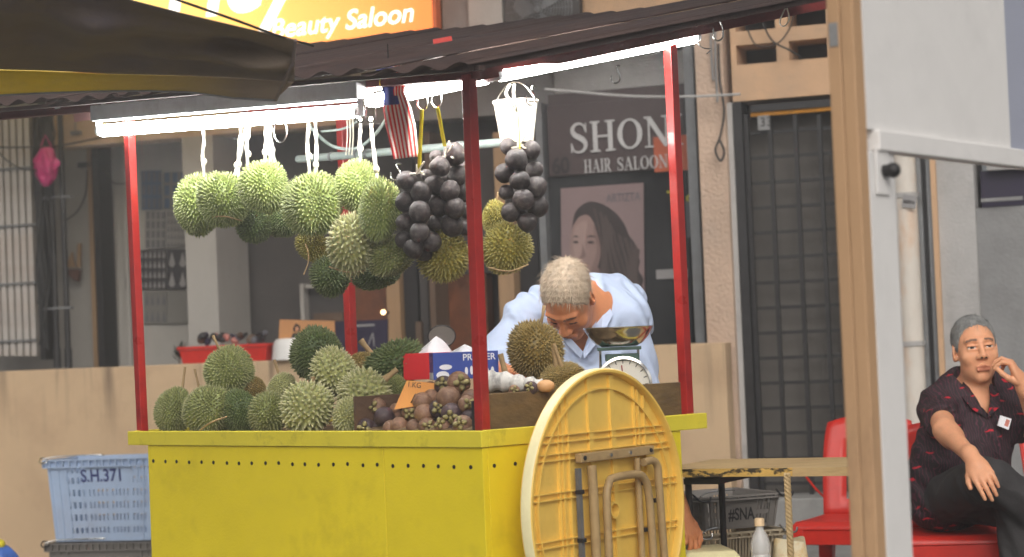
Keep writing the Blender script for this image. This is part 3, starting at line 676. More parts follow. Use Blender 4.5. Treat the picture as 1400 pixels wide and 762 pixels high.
def SP(a, b, z): return O_ + e1 * a + e2 * b + UZ * z
print('stall', ZT, L1, L2, e1, e2)
stall = thing('market_stall', 'yellow durian stall counter with red corner posts and a rusty sheet roof', 'market stall', SP(L1 / 2, L2 / 2, 0))
def sbox(mb, a0, a1, b0, b1, z0, z1): return mb.obox(SP(a0, b0, z0), e1 * (a1 - a0), e2 * (b1 - b0), UZ * (z1 - z0))
RIM = .045
PL = L1 - .045      # left end of the front panel
# panels
for (a0, a1) in ((-.018, .3885), (.39, PL)):
    mb = MB(); sbox(mb, a0, a1, -.022, -.002, .06, ZT - RIM - .001); build('front_panel', mb, M['yellow'], stall, bevel=.0015)
mb = MB(); sbox(mb, -.018, .002, -.001, L2 - .082, .06, ZT - RIM - .001); build('side_panel', mb, M['yellow'], stall, bevel=.0015)
mb = MB(); sbox(mb, PL - .02, PL, -.001, L2 - .06, .06, ZT - RIM - .001); build('side_panel', mb, M['yellow'], stall)
mb = MB(); sbox(mb, .003, PL - .021, L2 - .102, L2 - .082, .06, ZT - RIM - .001); build('back_panel', mb, M['yellow'], stall)
mb = MB(); sbox(mb, .003, L1 + .05, .0, L2 - .001, ZT - RIM, ZT - .012); build('counter_top', mb, M['counterwood'], stall)
# rim boards
mb = MB(); sbox(mb, -.024, L1 + .055, -.03, -.003, ZT - RIM, ZT); build('rim_board', mb, M['yrim'], stall, bevel=.002)
mb = MB(); sbox(mb, -.024, .002, -.0025, L2 + .035, ZT - RIM, ZT + .001); build('rim_board', mb, M['yrim'], stall, bevel=.002)
mb = MB(); sbox(mb, L1 + .03, L1 + .055, -.0025, L2 + .03, ZT - RIM, ZT + .001); build('rim_board', mb, M['yrim'], stall, bevel=.002)
for (a, b) in ((.04, .04), (L1 - .1, .04), (.04, L2 - .12), (L1 - .1, L2 - .12)):
    mb = MB(); mb.sphere(SP(a, b, .03), .03, 12, 8); build('caster', mb, M['blackplastic'], stall, smooth=True)
# nail holes
mb = MB(); zr = ZT - RIM - .052
for i in range(24):
    a = .03 + i * (PL - .06) / 23 + random.uniform(-.004, .004); c = SP(a, -.0225, zr + random.uniform(-.002, .002)); mb.tube([c, c - e2 * .0015], .0058, 8)
for i in range(10):
    b = .02 + i * .08; c = SP(-.0185, b, zr); mb.tube([c, c - e1 * .0015], .0058, 8)
o = build('nail_hole', mb, M['dkletter'], stall); o['kind'] = 'stuff'
# posts
def post(px0, py0, px1, py1, Y, w=.0375):
    a = at(px0, py0, Y); b = at(px1, py1, Y); a.z = ZT - .005 if py0 > 500 else a.z
    d = b - a; mb = MB(); q1 = e1 * w; q2 = e2 * w
    mb.obox(a - q1 / 2 - q2 / 2, q1, q2, d); return build('post', mb, M['redpaint'], stall, bevel=.0025)
sF = lambda px: 420 + (px - 198) / 462 * 80
sR = lambda px: 500 - (px - 660) / 279 * 48
YF = lambda px: FPX / sF(px)
YR = lambda px: FPX / sR(px)
post(195, 590, 175, 142, YF(196) + .03, .028); post(660, 588, 641, 102, 5.83, .031); post(939, 563, 915, 38, 6.44, .031)
post(484, 560, 467, 150, 7.5, .032)
# beams
def beam(pa, pb, Ya, Yb, h, w, m, nm='beam', drop=0):
    a = at(*pa, Ya); b = at(*pb, Yb); d = b - a; sd = Vector((d.y, -d.x, 0)).normalized() * w
    mb = MB(); mb.obox(a - sd / 2, d, sd, UZ * h); return build(nm, mb, m, stall, bevel=.002)
beam((-80, 171), (652, 108), YF(-80) - .0, 5.82, .036, .03, M['beamred'])
beam((650, 112), (1150, 8), 5.86, YR(1150), .05, .025, M['beamred'])
beam((467, 155), (913, 42), 7.5, 6.47, .035, .03, M['beamred'])
beam((178, 150), (467, 156), 6.95, 7.5, .035, .03, M['beamred'])
# roof of overlapping corrugated sheets
A_ = at(-80, 160, YF(-80)); B_ = at(650, 96, 5.8); C_ = at(1150, -4, YR(1150))
B_.z += .02; A_.z += .02; C_.z += .02
f1 = (A_ - B_); f2 = (C_ - B_); f1n, f2n = f1.normalized(), f2.normalized(); OV = .3
def RF(a, b): return B_ + f1n * a + f2n * b
n_sheet = 8; tot = f1.length + OV
for i in range(n_sheet):
    a0 = -OV + tot * i / n_sheet; a1 = -OV + tot * (i + 1.06) / n_sheet; rows = []; st = .006 * (i % 2) + random.uniform(0, .003); b0 = -OV + random.uniform(-.035, .02)
    for j in range(25):
        a = a0 + (a1 - a0) * j / 24
        rows.append([RF(a, b0) + UZ * (st + .02 + .009 * math.sin(2 * math.pi * j / 8)), RF(a, f2.length * .85) + UZ * (st + .02 + .009 * math.sin(2 * math.pi * j / 8))])
    mb = MB(); mb.grid(rows); o = build('roof_sheet', mb, M['roof'], stall, smooth=True); sm = o.modifiers.new('thickness', 'SOLIDIFY'); sm.thickness = .003
# edge battens under the overhang
def batten(p, q, h, w, m, nm='roof_batten'):
    d = q - p; sd = Vector((d.y, -d.x, 0)).normalized() * w; mb = MB(); mb.obox(p - sd / 2, d, sd, UZ * h); return build(nm, mb, m, stall)
batten(RF(-OV, -OV + .03) + UZ * .0, RF(f1.length, -OV + .03), .012, .02, M['roof'])
batten(RF(-OV + .03, -OV) - UZ * .0, RF(-OV + .03, f2.length * .85), .03, .02, M['roof'])
for k in range(3):
    b = .08 + k * .38; batten(RF(-OV + .05, b), RF(f1.length, b), .018, .03, M['brownwood'])
# clips holding the sheets
for (px, py) in ((228, 140), (80, 145), (143, 139), (197, 131)):
    p = at(px, py, YF(px) - .03); mb = MB(); mb.hexa([p + Vector(v) for v in ((-.012, -.01, -.01), (.012, -.01, -.01), (.012, .01, -.01), (-.012, .01, -.01), (-.005, -.008, .012), (.006, -.008, .012), (.006, .008, .012), (-.005, .008, .012))]); build('roof_clip', mb, M['white'], stall)
mb = MB(); p = at(605, 55, 5.55); mb.cbox(p, (.05, .003, .012), Euler((0, R_(-8), 0)).to_matrix()); build('red_tag', mb, M['redplastic'], stall)
mb = MB(); p = at(112, 160, YF(112) - .03); mb.cbox(p, (.055, .003, .028), Euler((0, R_(-6), 0)).to_matrix()); build('paper_tag', mb, mat('pink_paper', srgb(200, 150, 150), .7, .1), stall)

# weathered boards boxed on the counter
def bbox_(name, pts_bottom, top_z, th, m, parent):
    pass
box = thing('wooden_box', 'long weathered wooden box on the right half of the counter', 'box', SP(.3, .5, ZT))
ZB = ZT + .095
mb = MB(); sbox(mb, .035, .05, .05, L2 + .01, ZT - .011, ZB + .002); build('side_board', mb, M['counterwood'], box, bevel=.0015)
mb = MB(); sbox(mb, .62, .635, .30, L2 - .05, ZT - .011, ZB - .001); build('side_board', mb, M['counterwood'], box)
mb = MB(); sbox(mb, .051, .619, L2 - .065, L2 - .05, ZT - .011, ZB - .001); build('back_board', mb, M['counterwood'], box)
mb = MB(); sbox(mb, .051, .619, .31, .322, ZT - .011, ZB - .003); build('front_board', mb, M['counterwood'], box)
mb = MB(); sbox(mb, .051, .619, .3225, .6, ZB - .03, ZB - .015); build('shelf_board', mb, M['counterwood'], box)
mbx = thing('fruit_box', 'open wooden box of mangosteens at the front corner of the counter', 'box', SP(.25, .15, ZT))
mb = MB(); sbox(mb, .0345, .0475, .006, .049, ZT - .011, ZB - .015); build('end_board', mb, M['blackplastic'], mbx)
mb = MB(); sbox(mb, .54, .552, .012, .26, ZT - .011, ZT + .098); build('end_board', mb, mat('dark_box_wood', srgb(88, 66, 50), .8, .25, 8, .3, 50, stretch=(.5, .5, 2)), mbx)
mb = MB(); sbox(mb, .0535, .539, .25, .262, ZT - .011, ZT + .085); build('back_board', mb, M['counterwood'], mbx)
mb = MB(); mb.obox(SP(.06, .02, ZT - .008), e1 * .47, e2 * .225 + UZ * .065, UZ * .008); build('sloped_board', mb, M['counterwood'], mbx)

# ------------------------------------------------------------------ lamps
def lamp(label, a, b, r, hh, offv, hv=.0, end=.0):
    a = Vector(a); b = Vector(b); d = (b - a).normalized()
    t_ = thing('fluorescent_lamp', label, 'lamp', (a + b) / 2, 'lit fluorescent tubes under the stall roof')
    mb = MB(); mb.tube([a, b], r, 16); build('tube', mb, M['tube'], t_, smooth=True)
    for q, s_ in ((a, -1), (b, 1)):
        mb = MB(); mb.tube([q + d * s_ * .001, q + d * s_ * .02], r * .85, 14); mb.cbox(q + d * s_ * .017 + UZ * .02, (.018, .02, .07)); build('lamp_holder', mb, M['housing'], t_)
    sd = Vector((d.y, -d.x, 0)).normalized()
    mb = MB(); o0 = a - d * .03 + UZ * (r + .012 + hv) - sd * .026; L_ = (b - a).length + .06
    w0, w1 = .03, .02
    mb.obox(o0, d * L_, sd * .052, UZ * hh); build('housing', mb, M['housing'], t_, bevel=.003)
    return t_
lamp('longest lit tube lamp in a pale blue housing over the hanging green durians', at(140, 179, YF(140) - .05), at(488, 152, YF(488) - .05), .02, .052, 0)
lamp('short lit tube lamp behind the small striped flag', at(512, 138, YF(512) + .07), at(664, 106, 5.95), .02, .02, 0)
lamp('lit tube lamp sloping up over the seller along the right roof beam', at(684, 102, 5.93), at(948, 51, 6.52), .02, .02, 0)

# grey pipe rack
pr = thing('pipe_rail', 'grey pipe rail slung across the stall behind the hanging durians', 'rail', at(560, 210, 6.9))
pA, pB = at(408, 218, 7.35), at(700, 194, 6.3)
mb = MB(); mb.tube([pA, pB], .0135, 14); build('pipe', mb, M['pipe'], pr, smooth=True)
for f in (.18, .31, .36, .57, .78, .99):
    p = pA.lerp(pB, f); d = (pB - pA).normalized(); mb = MB(); mb.tube([p - d * .006, p + d * .006], .0165, 12); build('clip', mb, M['greymetal'], pr, smooth=True)

def hook(label, pts, r=.0028, m='steel', name='wire_hook', cat='hook', group=None):
    mb = MB(); mb.tube(smooth_path(pts, 6), r, 6); o = build(name, mb, M[m], smooth=True); return tag(o, label, cat, group)
def shook(px, py, Y, w, h, label, group='wire hooks under the stall roof', m='steel'):
    P = lambda x, y: at(px + x * w, py + y * h, Y)
    return hook(label, [P(-.5, .55), P(-.45, .9), P(0, 1), P(.45, .85), P(.4, .5), P(.1, .2), P(.2, 0), P(.5, .05)], m=m, group=group)
hook('wire ring hanging from the long lamp between the white strings', [at(383 + 9 * math.cos(a), 180 + 15 * math.sin(a), 6.35) for a in np.linspace(-2.2, 5.0, 14)])
for (x, y, lb) in ((493, 147, 'left of the two wire hooks beside the gap between the first lamps'), (507, 147, 'right of the two wire hooks beside the gap between the first lamps'), (578, 130, 'wire hook holding the left yellow ribbon'), (597, 127, 'wire hook holding the right yellow ribbon')):
    hook(lb, [at(x - 6, y + 4, 6.05), at(x - 7, y + 14, 6.05), at(x, y + 21, 6.05), at(x + 6, y + 14, 6.05), at(x + 5, y - 4, 6.05), at(x + 4, y - 12, 6.05)])
shook(842, 90, 5.9, 12, 24, 'thin wire hook dangling below the lamp over the seller')
shook(982, 20, 6.5, 14, 36, 'brass coloured S hook hanging from the right roof beam end')
hook('small curled wire at the end lamp on the right', [at(957, 45, 6.45), at(955, 60, 6.45), at(962, 66, 6.45), at(972, 68, 6.45), at(966, 74, 6.45)], .002)
shook(541, 224, 6.5, 14, 22, 'bare wire hook on the grey pipe above the left mangosteen bunch')
shook(726, 118, 5.98, 12, 26, 'wire hook to the right of the white bucket')
tg = thing('white_tag', 'cream coloured tied loop hanging in front of the upper right vent hole', 'tag', at(1073, 22, 6.7))
mb = MB(); mb.tube(smooth_path([at(1075, 8, 6.7), at(1066, 30, 6.7), at(1072, 36, 6.7), at(1079, 26, 6.7), at(1075, 8, 6.7)], 5), .006, 8, flat=.4); build('loop', mb, M['rope'], tg, smooth=True)
mb = MB(); mb.tube([at(1075, 8, 6.7), at(1077, -4, 6.7)], .002, 6); build('string', mb, M['cable'], tg)

# cables at the rear post
wire('electric_cable', [at(420, 165, 6.9), at(430, 180, 6.9), at(455, 200, 6.95), at(487, 203, 6.9), at(512, 185, 6.8), at(530, 160, 6.6)], .0055, 'thick grey cable looping from the lamp gap behind the hanging strings', 'pipe')
wire('electric_cable', [at(440, 180, 6.95), at(470, 176, 6.9), at(490, 165, 6.8), at(494, 155, 6.7)], .004, 'thin grey cable beside the rear red post top', 'pipe')
for k in range(3):
    x = 474 + k * 4; wire('twine', [at(x, 160, 6.7), at(x + 1, 185, 6.75), at(x - 1, 212, 6.8)], .002, ['left', 'middle', 'right'][k] + ' one of three thin pale twines hanging by the rear red post', 'rope', group='twines by the rear post', cat='twine')

# ------------------------------------------------------------------ flag
fl = thing('striped_flag', 'small twisted red and white striped flag with blue canton hanging under the roof', 'flag', at(545, 150, 6.08))
flm = mat('flag_cloth', (1, 1, 1), .8); 
def flagmat():
    m = bpy.data.materials.new('flag_cloth_print'); m.use_nodes = True; t = m.node_tree; b = t.nodes['Principled BSDF']; L = t.links.new
    uv = nd(t, 'ShaderNodeUVMap'); s_ = nd(t, 'ShaderNodeSeparateXYZ'); L(uv.outputs[0], s_.inputs[0])
    mu = nd(t, 'ShaderNodeMath', operation='MULTIPLY'); mu.inputs[1].default_value = 7; L(s_.outputs[0], mu.inputs[0])
    fr_ = nd(t, 'ShaderNodeMath', operation='FRACT'); L(mu.outputs[0], fr_.inputs[0]); gt = nd(t, 'ShaderNodeMath', operation='GREATER_THAN'); gt.inputs[1].default_value = .5; L(fr_.outputs[0], gt.inputs[0])
    mx = nd(t, 'ShaderNodeMix', data_type='RGBA'); L(gt.outputs[0], mx.inputs[0]); mx.inputs[6].default_value = c4(srgb(214, 40, 40)); mx.inputs[7].default_value = c4(srgb(235, 225, 215))
    L(mx.outputs[2], b.inputs['Base Color']); b.inputs['Roughness'].default_value = .8; return m
fm = flagmat(); fb = mat('flag_blue', srgb(34, 52, 150), .8, .12, 9, .05); fy = mat('flag_yellow', srgb(225, 190, 40), .8)
# left and right edges of the hanging cloth, top to bottom
Lp = [(512, 92), (519, 112), (525, 130), (524, 150), (528, 175), (538, 218)]; Rp = [(549, 88), (556, 105), (553, 126), (562, 148), (568, 172), (572, 214)]
def fl_row(t):
    k = t * 5; i = min(int(k), 4); f = k - i
    l = [Lp[i][q] * (1 - f) + Lp[i + 1][q] * f for q in (0, 1)]; r = [Rp[i][q] * (1 - f) + Rp[i + 1][q] * f for q in (0, 1)]; return l, r
rows = []; nr, nc = 44, 22
for i in range(nr + 1):
    l, r = fl_row(i / nr); row = []
    for j in range(nc + 1):
        g_ = j / nc; tw = .05 * math.sin(i / nr * 5.5 - 1 + g_ * 2.2)
        row.append(at(l[0] + (r[0] - l[0]) * g_, l[1] + (r[1] - l[1]) * g_, 6.07 + tw * .6 + .012 * math.sin(g_ * 9 + i * .12)))
    rows.append(row)
mb = MB(); mb.grid(rows)
# colour fields: blue canton on the upper left and middle left
for q, f in enumerate(mb.f):
    i, j = divmod(q, nc); t_ = i / nr; g_ = j / nc
    if (t_ < .42 and g_ < .62 - t_ * .5) or (.42 <= t_ < .53 and g_ < .62): mb.m[q] = 1
fo = build('cloth', mb, [fm, fb], fl, smooth=True, auto=180)
uvl = fo.data.uv_layers.new(name='UVMap')
for p in fo.data.polygons:
    for li, vi in zip(p.loop_indices, p.vertices):
        i, j = divmod(vi, nc + 1); uvl.data[li].uv = (j / nc, i / nr)
sm = fo.modifiers.new('thickness', 'SOLIDIFY'); sm.thickness = .001
mb = MB(); pts = [(at(526 + 7 * math.cos(a), 113 + 9 * math.sin(a), 6.03)) for a in np.linspace(1.9, 4.6, 12)]; mb.tube(pts, [.001 + .0045 * math.sin(math.pi * i / 11) for i in range(12)], 6, flat=.3); build('crescent', mb, fy, fl)
mb = MB(); mb.tube([at(530, 60, 6.05), at(531, 95, 6.07)], .002, 5); build('string', mb, M['cable'], fl)

# white bucket
wb = thing('white_bucket', 'white plastic pail hanging behind the right mangosteen bunch', 'bucket', at(706, 165, 6.15))
pt, pbm = at(705, 138, 6.15), at(707, 196, 6.15); hgt = pt.z - pbm.z
mb = MB(); mb.lathe([(.0001, 0), (.047, 0), (.064, hgt), (.067, hgt), (.067, hgt - .006), (.06, hgt - .004), (.044, .004), (.0001, .004)], 28, pbm); build('pail', mb, mat('white_pail_plastic', srgb(238, 232, 215), .45, .04, 8), wb, smooth=True)
mb = MB(); mb.tube(smooth_path([pt + Vector((-.064, 0, -.01)), pt + Vector((-.03, 0, .04)), pt + Vector((0, 0, .055)), pt + Vector((.03, 0, .04)), pt + Vector((.064, 0, -.01))], 6), .002, 6); build('bail', mb, M['steel'], wb, smooth=True)
for k in range(2):
    mb = MB(); x = 697 + k * 6; mb.tube(smooth_path([at(x, 116, 6.05), at(x - 5 + k * 4, 128, 6.02), at(x + 2, 140 + k * 6, 6.03), at(x + 8 - k * 5, 152, 6.05)], 6), .004, 6); build('tied_string', mb, M['rope'], wb, smooth=True)

# ------------------------------------------------------------------ dark tarpaulin awning at the upper left
aw = thing('tarpaulin_awning', 'dark brown tarpaulin awning sagging at upper left with a yellow valance', 'awning', at(150, 60, 5.3))
M['tarp'] = mat('dark_tarpaulin', srgb(128, 114, 100), .7, .18, 5, .3, 220, stain=srgb(94, 92, 118), sscale=2.2, samt=.75, stretch=(.5, 1, 1.6))
def polyl(pts, t):
    xs = [p[0] for p in pts]; x = xs[0] + (xs[-1] - xs[0]) * t
    return [x] + [float(np.interp(x, xs, [p[k] for p in pts])) for k in (1, 2)]
Ue = [(-60, -70, 4.7), (60, -40, 4.9), (165, -3, 5.05), (250, 19, 5.15), (330, 38, 5.25), (405, 56, 5.35)]
Me = [(-60, 94, 5.75), (60, 97, 5.75), (150, 101, 5.7), (240, 103, 5.65), (320, 106, 5.6), (402, 112, 5.5)]
Ve = [(-60, 133, 5.8), (60, 127, 5.8), (120, 125, 5.78), (200, 124, 5.74), (260, 126, 5.7), (320, 134, 5.66), (376, 137, 5.58)]
def patch(name, E0, E1, nu, nv, wob, m, parent):
    rows = []
    for i in range(nv + 1):
        v = i / nv; row = []
        for j in range(nu + 1):
            u = j / nu; a = polyl(E0, u); b = polyl(E1, u)
            wob_ = wob * (1 - u ** 5); w = math.sin(math.pi * v) * wob_
            fold = w * (math.sin(u * 7 + v * 5) * .5 + math.sin(u * 3 - v * 9 + 1) * .6 + .3 * math.sin(u * 23 + v * 4))
            # folds fan out from the right tip
            fold += wob_ * .8 * math.sin(math.pi * v) * math.sin(v * 14 + u * 2) * (.3 + u)
            p = at(a[0] + (b[0] - a[0]) * v, a[1] + (b[1] - a[1]) * v, a[2] + (b[2] - a[2]) * v); p.z += fold * .3; p.y += fold * .5
            row.append(p)
        rows.append(row)
    mb = MB(); mb.grid(rows); o = build(name, mb, m, parent, smooth=True, auto=180); s_ = o.modifiers.new('thickness', 'SOLIDIFY'); s_.thickness = .002; return o
patch('canopy', Ue, Me, 80, 60, .11, M['tarp'], aw)
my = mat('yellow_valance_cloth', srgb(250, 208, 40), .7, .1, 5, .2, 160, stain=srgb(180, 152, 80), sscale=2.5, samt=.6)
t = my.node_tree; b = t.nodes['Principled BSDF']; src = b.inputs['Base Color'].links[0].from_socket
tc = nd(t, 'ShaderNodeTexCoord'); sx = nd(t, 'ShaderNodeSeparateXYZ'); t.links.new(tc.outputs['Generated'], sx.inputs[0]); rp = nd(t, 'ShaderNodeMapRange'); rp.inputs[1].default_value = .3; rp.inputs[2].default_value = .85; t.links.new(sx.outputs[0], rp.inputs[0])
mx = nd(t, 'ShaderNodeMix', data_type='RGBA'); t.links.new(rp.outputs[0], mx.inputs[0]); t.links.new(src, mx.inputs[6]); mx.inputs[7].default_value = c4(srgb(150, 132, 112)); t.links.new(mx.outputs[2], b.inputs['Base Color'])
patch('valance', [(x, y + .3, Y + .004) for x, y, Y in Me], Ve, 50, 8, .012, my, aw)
mb = MB(); mb.tube([at(x, y, Y) for x, y, Y in Ve], .004, 6); build('hem_cord', mb, M['plaster_d'], aw)
mb = MB(); mb.tube([at(404, 55, 5.35), at(401, 85, 5.42), at(377, 137, 5.58)], .005, 6); build('edge_cord', mb, M['tarp'], aw)
wire('guy_line', [at(225, -6, 5.0), at(320, 27, 5.15), at(380, 49, 5.3), at(428, 63, 5.5)], .0035, 'thin black line running down past the lit sign to the awning tip', 'cable', 'line')

# ------------------------------------------------------------------ foreground cabinet at the right: tan post, white frame and board
fg = thing('food_cabinet', 'out of focus white metal food cabinet with a tan corner post in the right foreground', 'cabinet', at(1200, 760, 4.0) * 1.0)
M['tanpost'] = mat('tan_varnished_post', srgb(184, 148, 112), .5, .07, 3, .1, 60, stain=srgb(140, 110, 84), sscale=9, samt=.6, sthr=(.52, .7), stretch=(1, 1, .3))
M['cabwhite'] = mat('white_cabinet_enamel', srgb(226, 224, 222), .5, .03, 2, .12, 30, stain=srgb(188, 187, 186), sscale=5, samt=.3)
cA = at(1196, 381, 3.985); cdir = Vector((math.cos(R_(55)), math.sin(R_(55)), 0)); cn = Vector((cdir.y, -cdir.x, 0))
def cray(px, py):
    r = ray(px, py); o = Vector((0, 0, EYE)); return o + r * ((cA - o).dot(cn) / r.dot(cn))
def cbox_(name, x0, y0, x1, y1, th, m, back=0, zb=None, lift=0, bevel=.002):
    a = cray(x0, (y0 + y1) / 2); b = cray(x1, (y0 + y1) / 2); zt = cray((x0 + x1) / 2, y0).z if lift == 0 else lift; z0 = cray((x0 + x1) / 2, y1).z if zb is None else zb
    o0 = Vector((a.x, a.y, z0)) - cn * back; d = Vector((b.x - a.x, b.y - a.y, 0))
    mb = MB(); mb.obox(o0, d, -cn * th, UZ * (zt - z0)); return build(name, mb, m, fg, bevel=bevel)
xr0 = cray(1200, 178); xr1 = cray(1440, 204)
zr1 = cray(1202, 179).z; zr0 = cray(1202, 207).z; zr1b = zr1 - .0
zt_ = cray(1190, -80).z
aX = cray(1196, 381); far = (cray(1384, 100) - cray(1192, 100)).to_2d().length
pl_ = lambda s_, z, bk=0: Vector((aX.x, aX.y, 0)) + cdir * s_ - cn * bk + UZ * z
mb = MB(); mb.obox(pl_(-.0, zr1 + .001), cdir * far, -cn * .012, UZ * (zt_ - zr1)); build('side_board', mb, M['cabwhite'], fg)
mb = MB(); mb.obox(pl_(.025, zr0, -.012), cdir * 1.3, -cn * .035, UZ * (zr1 - zr0)); build('rail', mb, M['cabwhite'], fg, bevel=.003)
mb = MB(); mb.obox(pl_(-.004, .05), cdir * (cray(1229, 600) - cray(1192, 600)).to_2d().length, -cn * .04, UZ * (zr0 - .051)); build('corner_post', mb, M['cabwhite'], fg, bevel=.003)
mb = MB(); mb.obox(pl_(1.3, .05), cdir * .06, -cn * .04, UZ * (zr0 - .051)); build('corner_post', mb, M['cabwhite'], fg)
mb = MB(); lz = cray(1212, 235).z; mb.tube([pl_(.05, lz, .0), pl_(.05, lz, -.02)], .012, 14); mb.sphere(pl_(.05, lz, -.024), .015, 12, 8); build('latch_knob', mb, M['black'], fg, smooth=True)
mb = MB(); mb.obox(pl_(.02, lz - .045, -.0015), cdir * .055, cn * .004, UZ * .09); build('latch_plate', mb, M['cabwhite'], fg, bevel=.001)

fdir_ = -cn; zt2 = cray(1180, -80).z
for k in range(2):
    mb = MB(); mb.obox(pl_(-.042, .05) + fdir_ * (.0005 + k * .0275), cdir * .04, fdir_ * .0265, UZ * (zt2 - .05)); build('post_board', mb, M['tanpost'], fg, bevel=.0025)
mb = MB(); z9 = cray(1165, 60).z; mb.obox(pl_(-.0435, z9) + fdir_ * .032, cdir * .0012, fdir_ * .018, UZ * .045); build('grey_patch', mb, M['plaster_d'], fg)
M['cabblue'] = mat('blue_grey_cabinet_panel', srgb(160, 164, 180), .5, .05, 3, .05)
mb = MB(); mb.obox(pl_(far + .001, zr1 + .001), cdir * .6, -cn * .012, UZ * (zt_ - zr1)); build('end_panel', mb, M['cabblue'], fg)
# ------------------------------------------------------------------ durians
def thorn_mat(name, base, tip, rnd=.12):
    m = bpy.data.materials.new(name); m.use_nodes = True; t = m.node_tree; b = t.nodes['Principled BSDF']; L = t.links.new
    at_ = nd(t, 'ShaderNodeAttribute', attribute_name='tip'); tc = nd(t, 'ShaderNodeTexCoord'); n = nd(t, 'ShaderNodeTexNoise', Scale=9, Detail=4); L(tc.outputs['Object'], n.inputs['Vector'])
    mr = nd(t, 'ShaderNodeMapRange'); mr.inputs[1].default_value = .35; mr.inputs[2].default_value = .65; L(n.outputs[0], mr.inputs[0])
    m1 = nd(t, 'ShaderNodeMix', data_type='RGBA'); L(mr.outputs[0], m1.inputs[0]); m1.inputs[6].default_value = c4([x * .55 for x in base]); m1.inputs[7].default_value = c4([min(1, base[0] * 1.35), base[1] * 1.2, base[2] * 1.1])
    pw = nd(t, 'ShaderNodeMath', operation='POWER'); pw.inputs[1].default_value = 1.9; L(at_.outputs['Fac'], pw.inputs[0])
    m2 = nd(t, 'ShaderNodeMix', data_type='RGBA'); L(pw.outputs[0], m2.inputs[0]); L(m1.outputs[2], m2.inputs[6]); m2.inputs[7].default_value = c4(tip)
    oi = nd(t, 'ShaderNodeObjectInfo'); hsv = nd(t, 'ShaderNodeHueSaturation'); r3 = nd(t, 'ShaderNodeMapRange'); r3.inputs[3].default_value = 1 - rnd; r3.inputs[4].default_value = 1 + rnd; L(oi.outputs['Random'], r3.inputs[0]); L(r3.outputs[0], hsv.inputs['Value']); L(m2.outputs[2], hsv.inputs['Color'])
    L(hsv.outputs[0], b.inputs['Base Color']); b.inputs['Roughness'].default_value = .55; return m
M['dgreen'] = thorn_mat('green_durian_rind', srgb(116, 136, 66), srgb(192, 196, 146))
M['dolive'] = thorn_mat('olive_durian_rind', srgb(108, 120, 62), srgb(186, 182, 140))
M['dbrown'] = thorn_mat('brown_durian_rind', srgb(122, 106, 52), srgb(198, 176, 118))
M['dpale'] = thorn_mat('pale_durian_rind', srgb(138, 146, 92), srgb(216, 208, 172))
M['dyellow'] = thorn_mat('yellow_durian_rind', srgb(136, 132, 54), srgb(206, 194, 126))
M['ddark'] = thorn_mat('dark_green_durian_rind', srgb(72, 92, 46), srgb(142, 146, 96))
M['stalk'] = mat('durian_stalk', srgb(160, 134, 96), .8, .2, 40, .3, 120)
def durian_shape(d, lob, seed):
    """radius factor in direction d: five soft lobes between the seams"""
    an = math.atan2(d.y, d.x); w = math.sqrt(max(0, 1 - d.z * d.z))
    return 1 + lob * w * math.cos(5 * an + seed) + .05 * math.sin(2.6 * d.z + seed * 2 + an) + .03 * math.sin(4 * d.x - 3 * d.y + seed)
def durian_meshes(seed, n, ln, lob):
    rng = random.Random(seed)
    body = MB(); NN, MM = 40, 24
    prof = []
    for i in range(MM + 1):
        for j in range(NN):
            th = math.pi * i / MM; ph = 2 * math.pi * j / NN; d = Vector((math.sin(th) * math.cos(ph), math.sin(th) * math.sin(ph), -math.cos(th)))
            prof.append(d * durian_shape(d, lob, seed) * .97)
    body.add(prof, [(i * NN + j, i * NN + (j + 1) % NN, (i + 1) * NN + (j + 1) % NN, (i + 1) * NN + j) for i in range(MM) for j in range(NN)])
    bme = bpy.data.meshes.new('rind'); bme.from_pydata([tuple(v) for v in body.v], [], body.f); bme.polygons.foreach_set('use_smooth', [True] * len(bme.polygons))
    vs, fs, tip = [], [], []
    ga = math.pi * (3 - math.sqrt(5)); sp = math.sqrt(4 * math.pi / n)
    for k in range(n):
        z = 1 - 2 * (k + .5) / n; r = math.sqrt(1 - z * z); a = ga * k
        d = Vector((r * math.cos(a), r * math.sin(a), z)) + Vector((rng.gauss(0, 1), rng.gauss(0, 1), rng.gauss(0, 1))) * sp * .12; d.normalize()
        R0 = durian_shape(d, lob, seed); c = d * R0 * .95
        t1 = d.orthogonal().normalized(); t1.rotate(Matrix.Rotation(rng.random() * 6.28, 3, d)); t2 = d.cross(t1)
        br = sp * .53 * rng.uniform(.85, 1.08); h = ln * rng.uniform(.75, 1.2); lean = (t1 * rng.uniform(-.25, .25) + t2 * rng.uniform(-.25, .25)) * h
        b0 = len(vs); ns = 6
        for q in range(ns): an = 2 * math.pi * q / ns; vs.append(c + (t1 * math.cos(an) + t2 * math.sin(an)) * br); tip.append(0)
        for q in range(ns): an = 2 * math.pi * q / ns; vs.append(c + d * (h * .55 + .03) + lean * .5 + (t1 * math.cos(an) + t2 * math.sin(an)) * br * .34); tip.append(.55)
        vs.append(c + d * (h + .05) + lean); tip.append(1)
        for q in range(ns): fs.append((b0 + q, b0 + (q + 1) % ns, b0 + ns + (q + 1) % ns, b0 + ns + q)); fs.append((b0 + ns + q, b0 + ns + (q + 1) % ns, b0 + 2 * ns))
    sme = bpy.data.meshes.new('spines'); sme.from_pydata([tuple(v) for v in vs], [], fs)
    a_ = sme.attributes.new('tip', 'FLOAT', 'POINT'); a_.data.foreach_set('value', tip)
    a_ = bme.attributes.new('tip', 'FLOAT', 'POINT')
    return bme, sme
DM = {'fine': [durian_meshes(11, 800, .112, .09), durian_meshes(12, 720, .118, .1)], 'mid': [durian_meshes(21, 460, .15, .1), durian_meshes(22, 500, .14, .09)], 'coarse': [durian_meshes(31, 260, .18, .05), durian_meshes(32, 290, .175, .04)]}
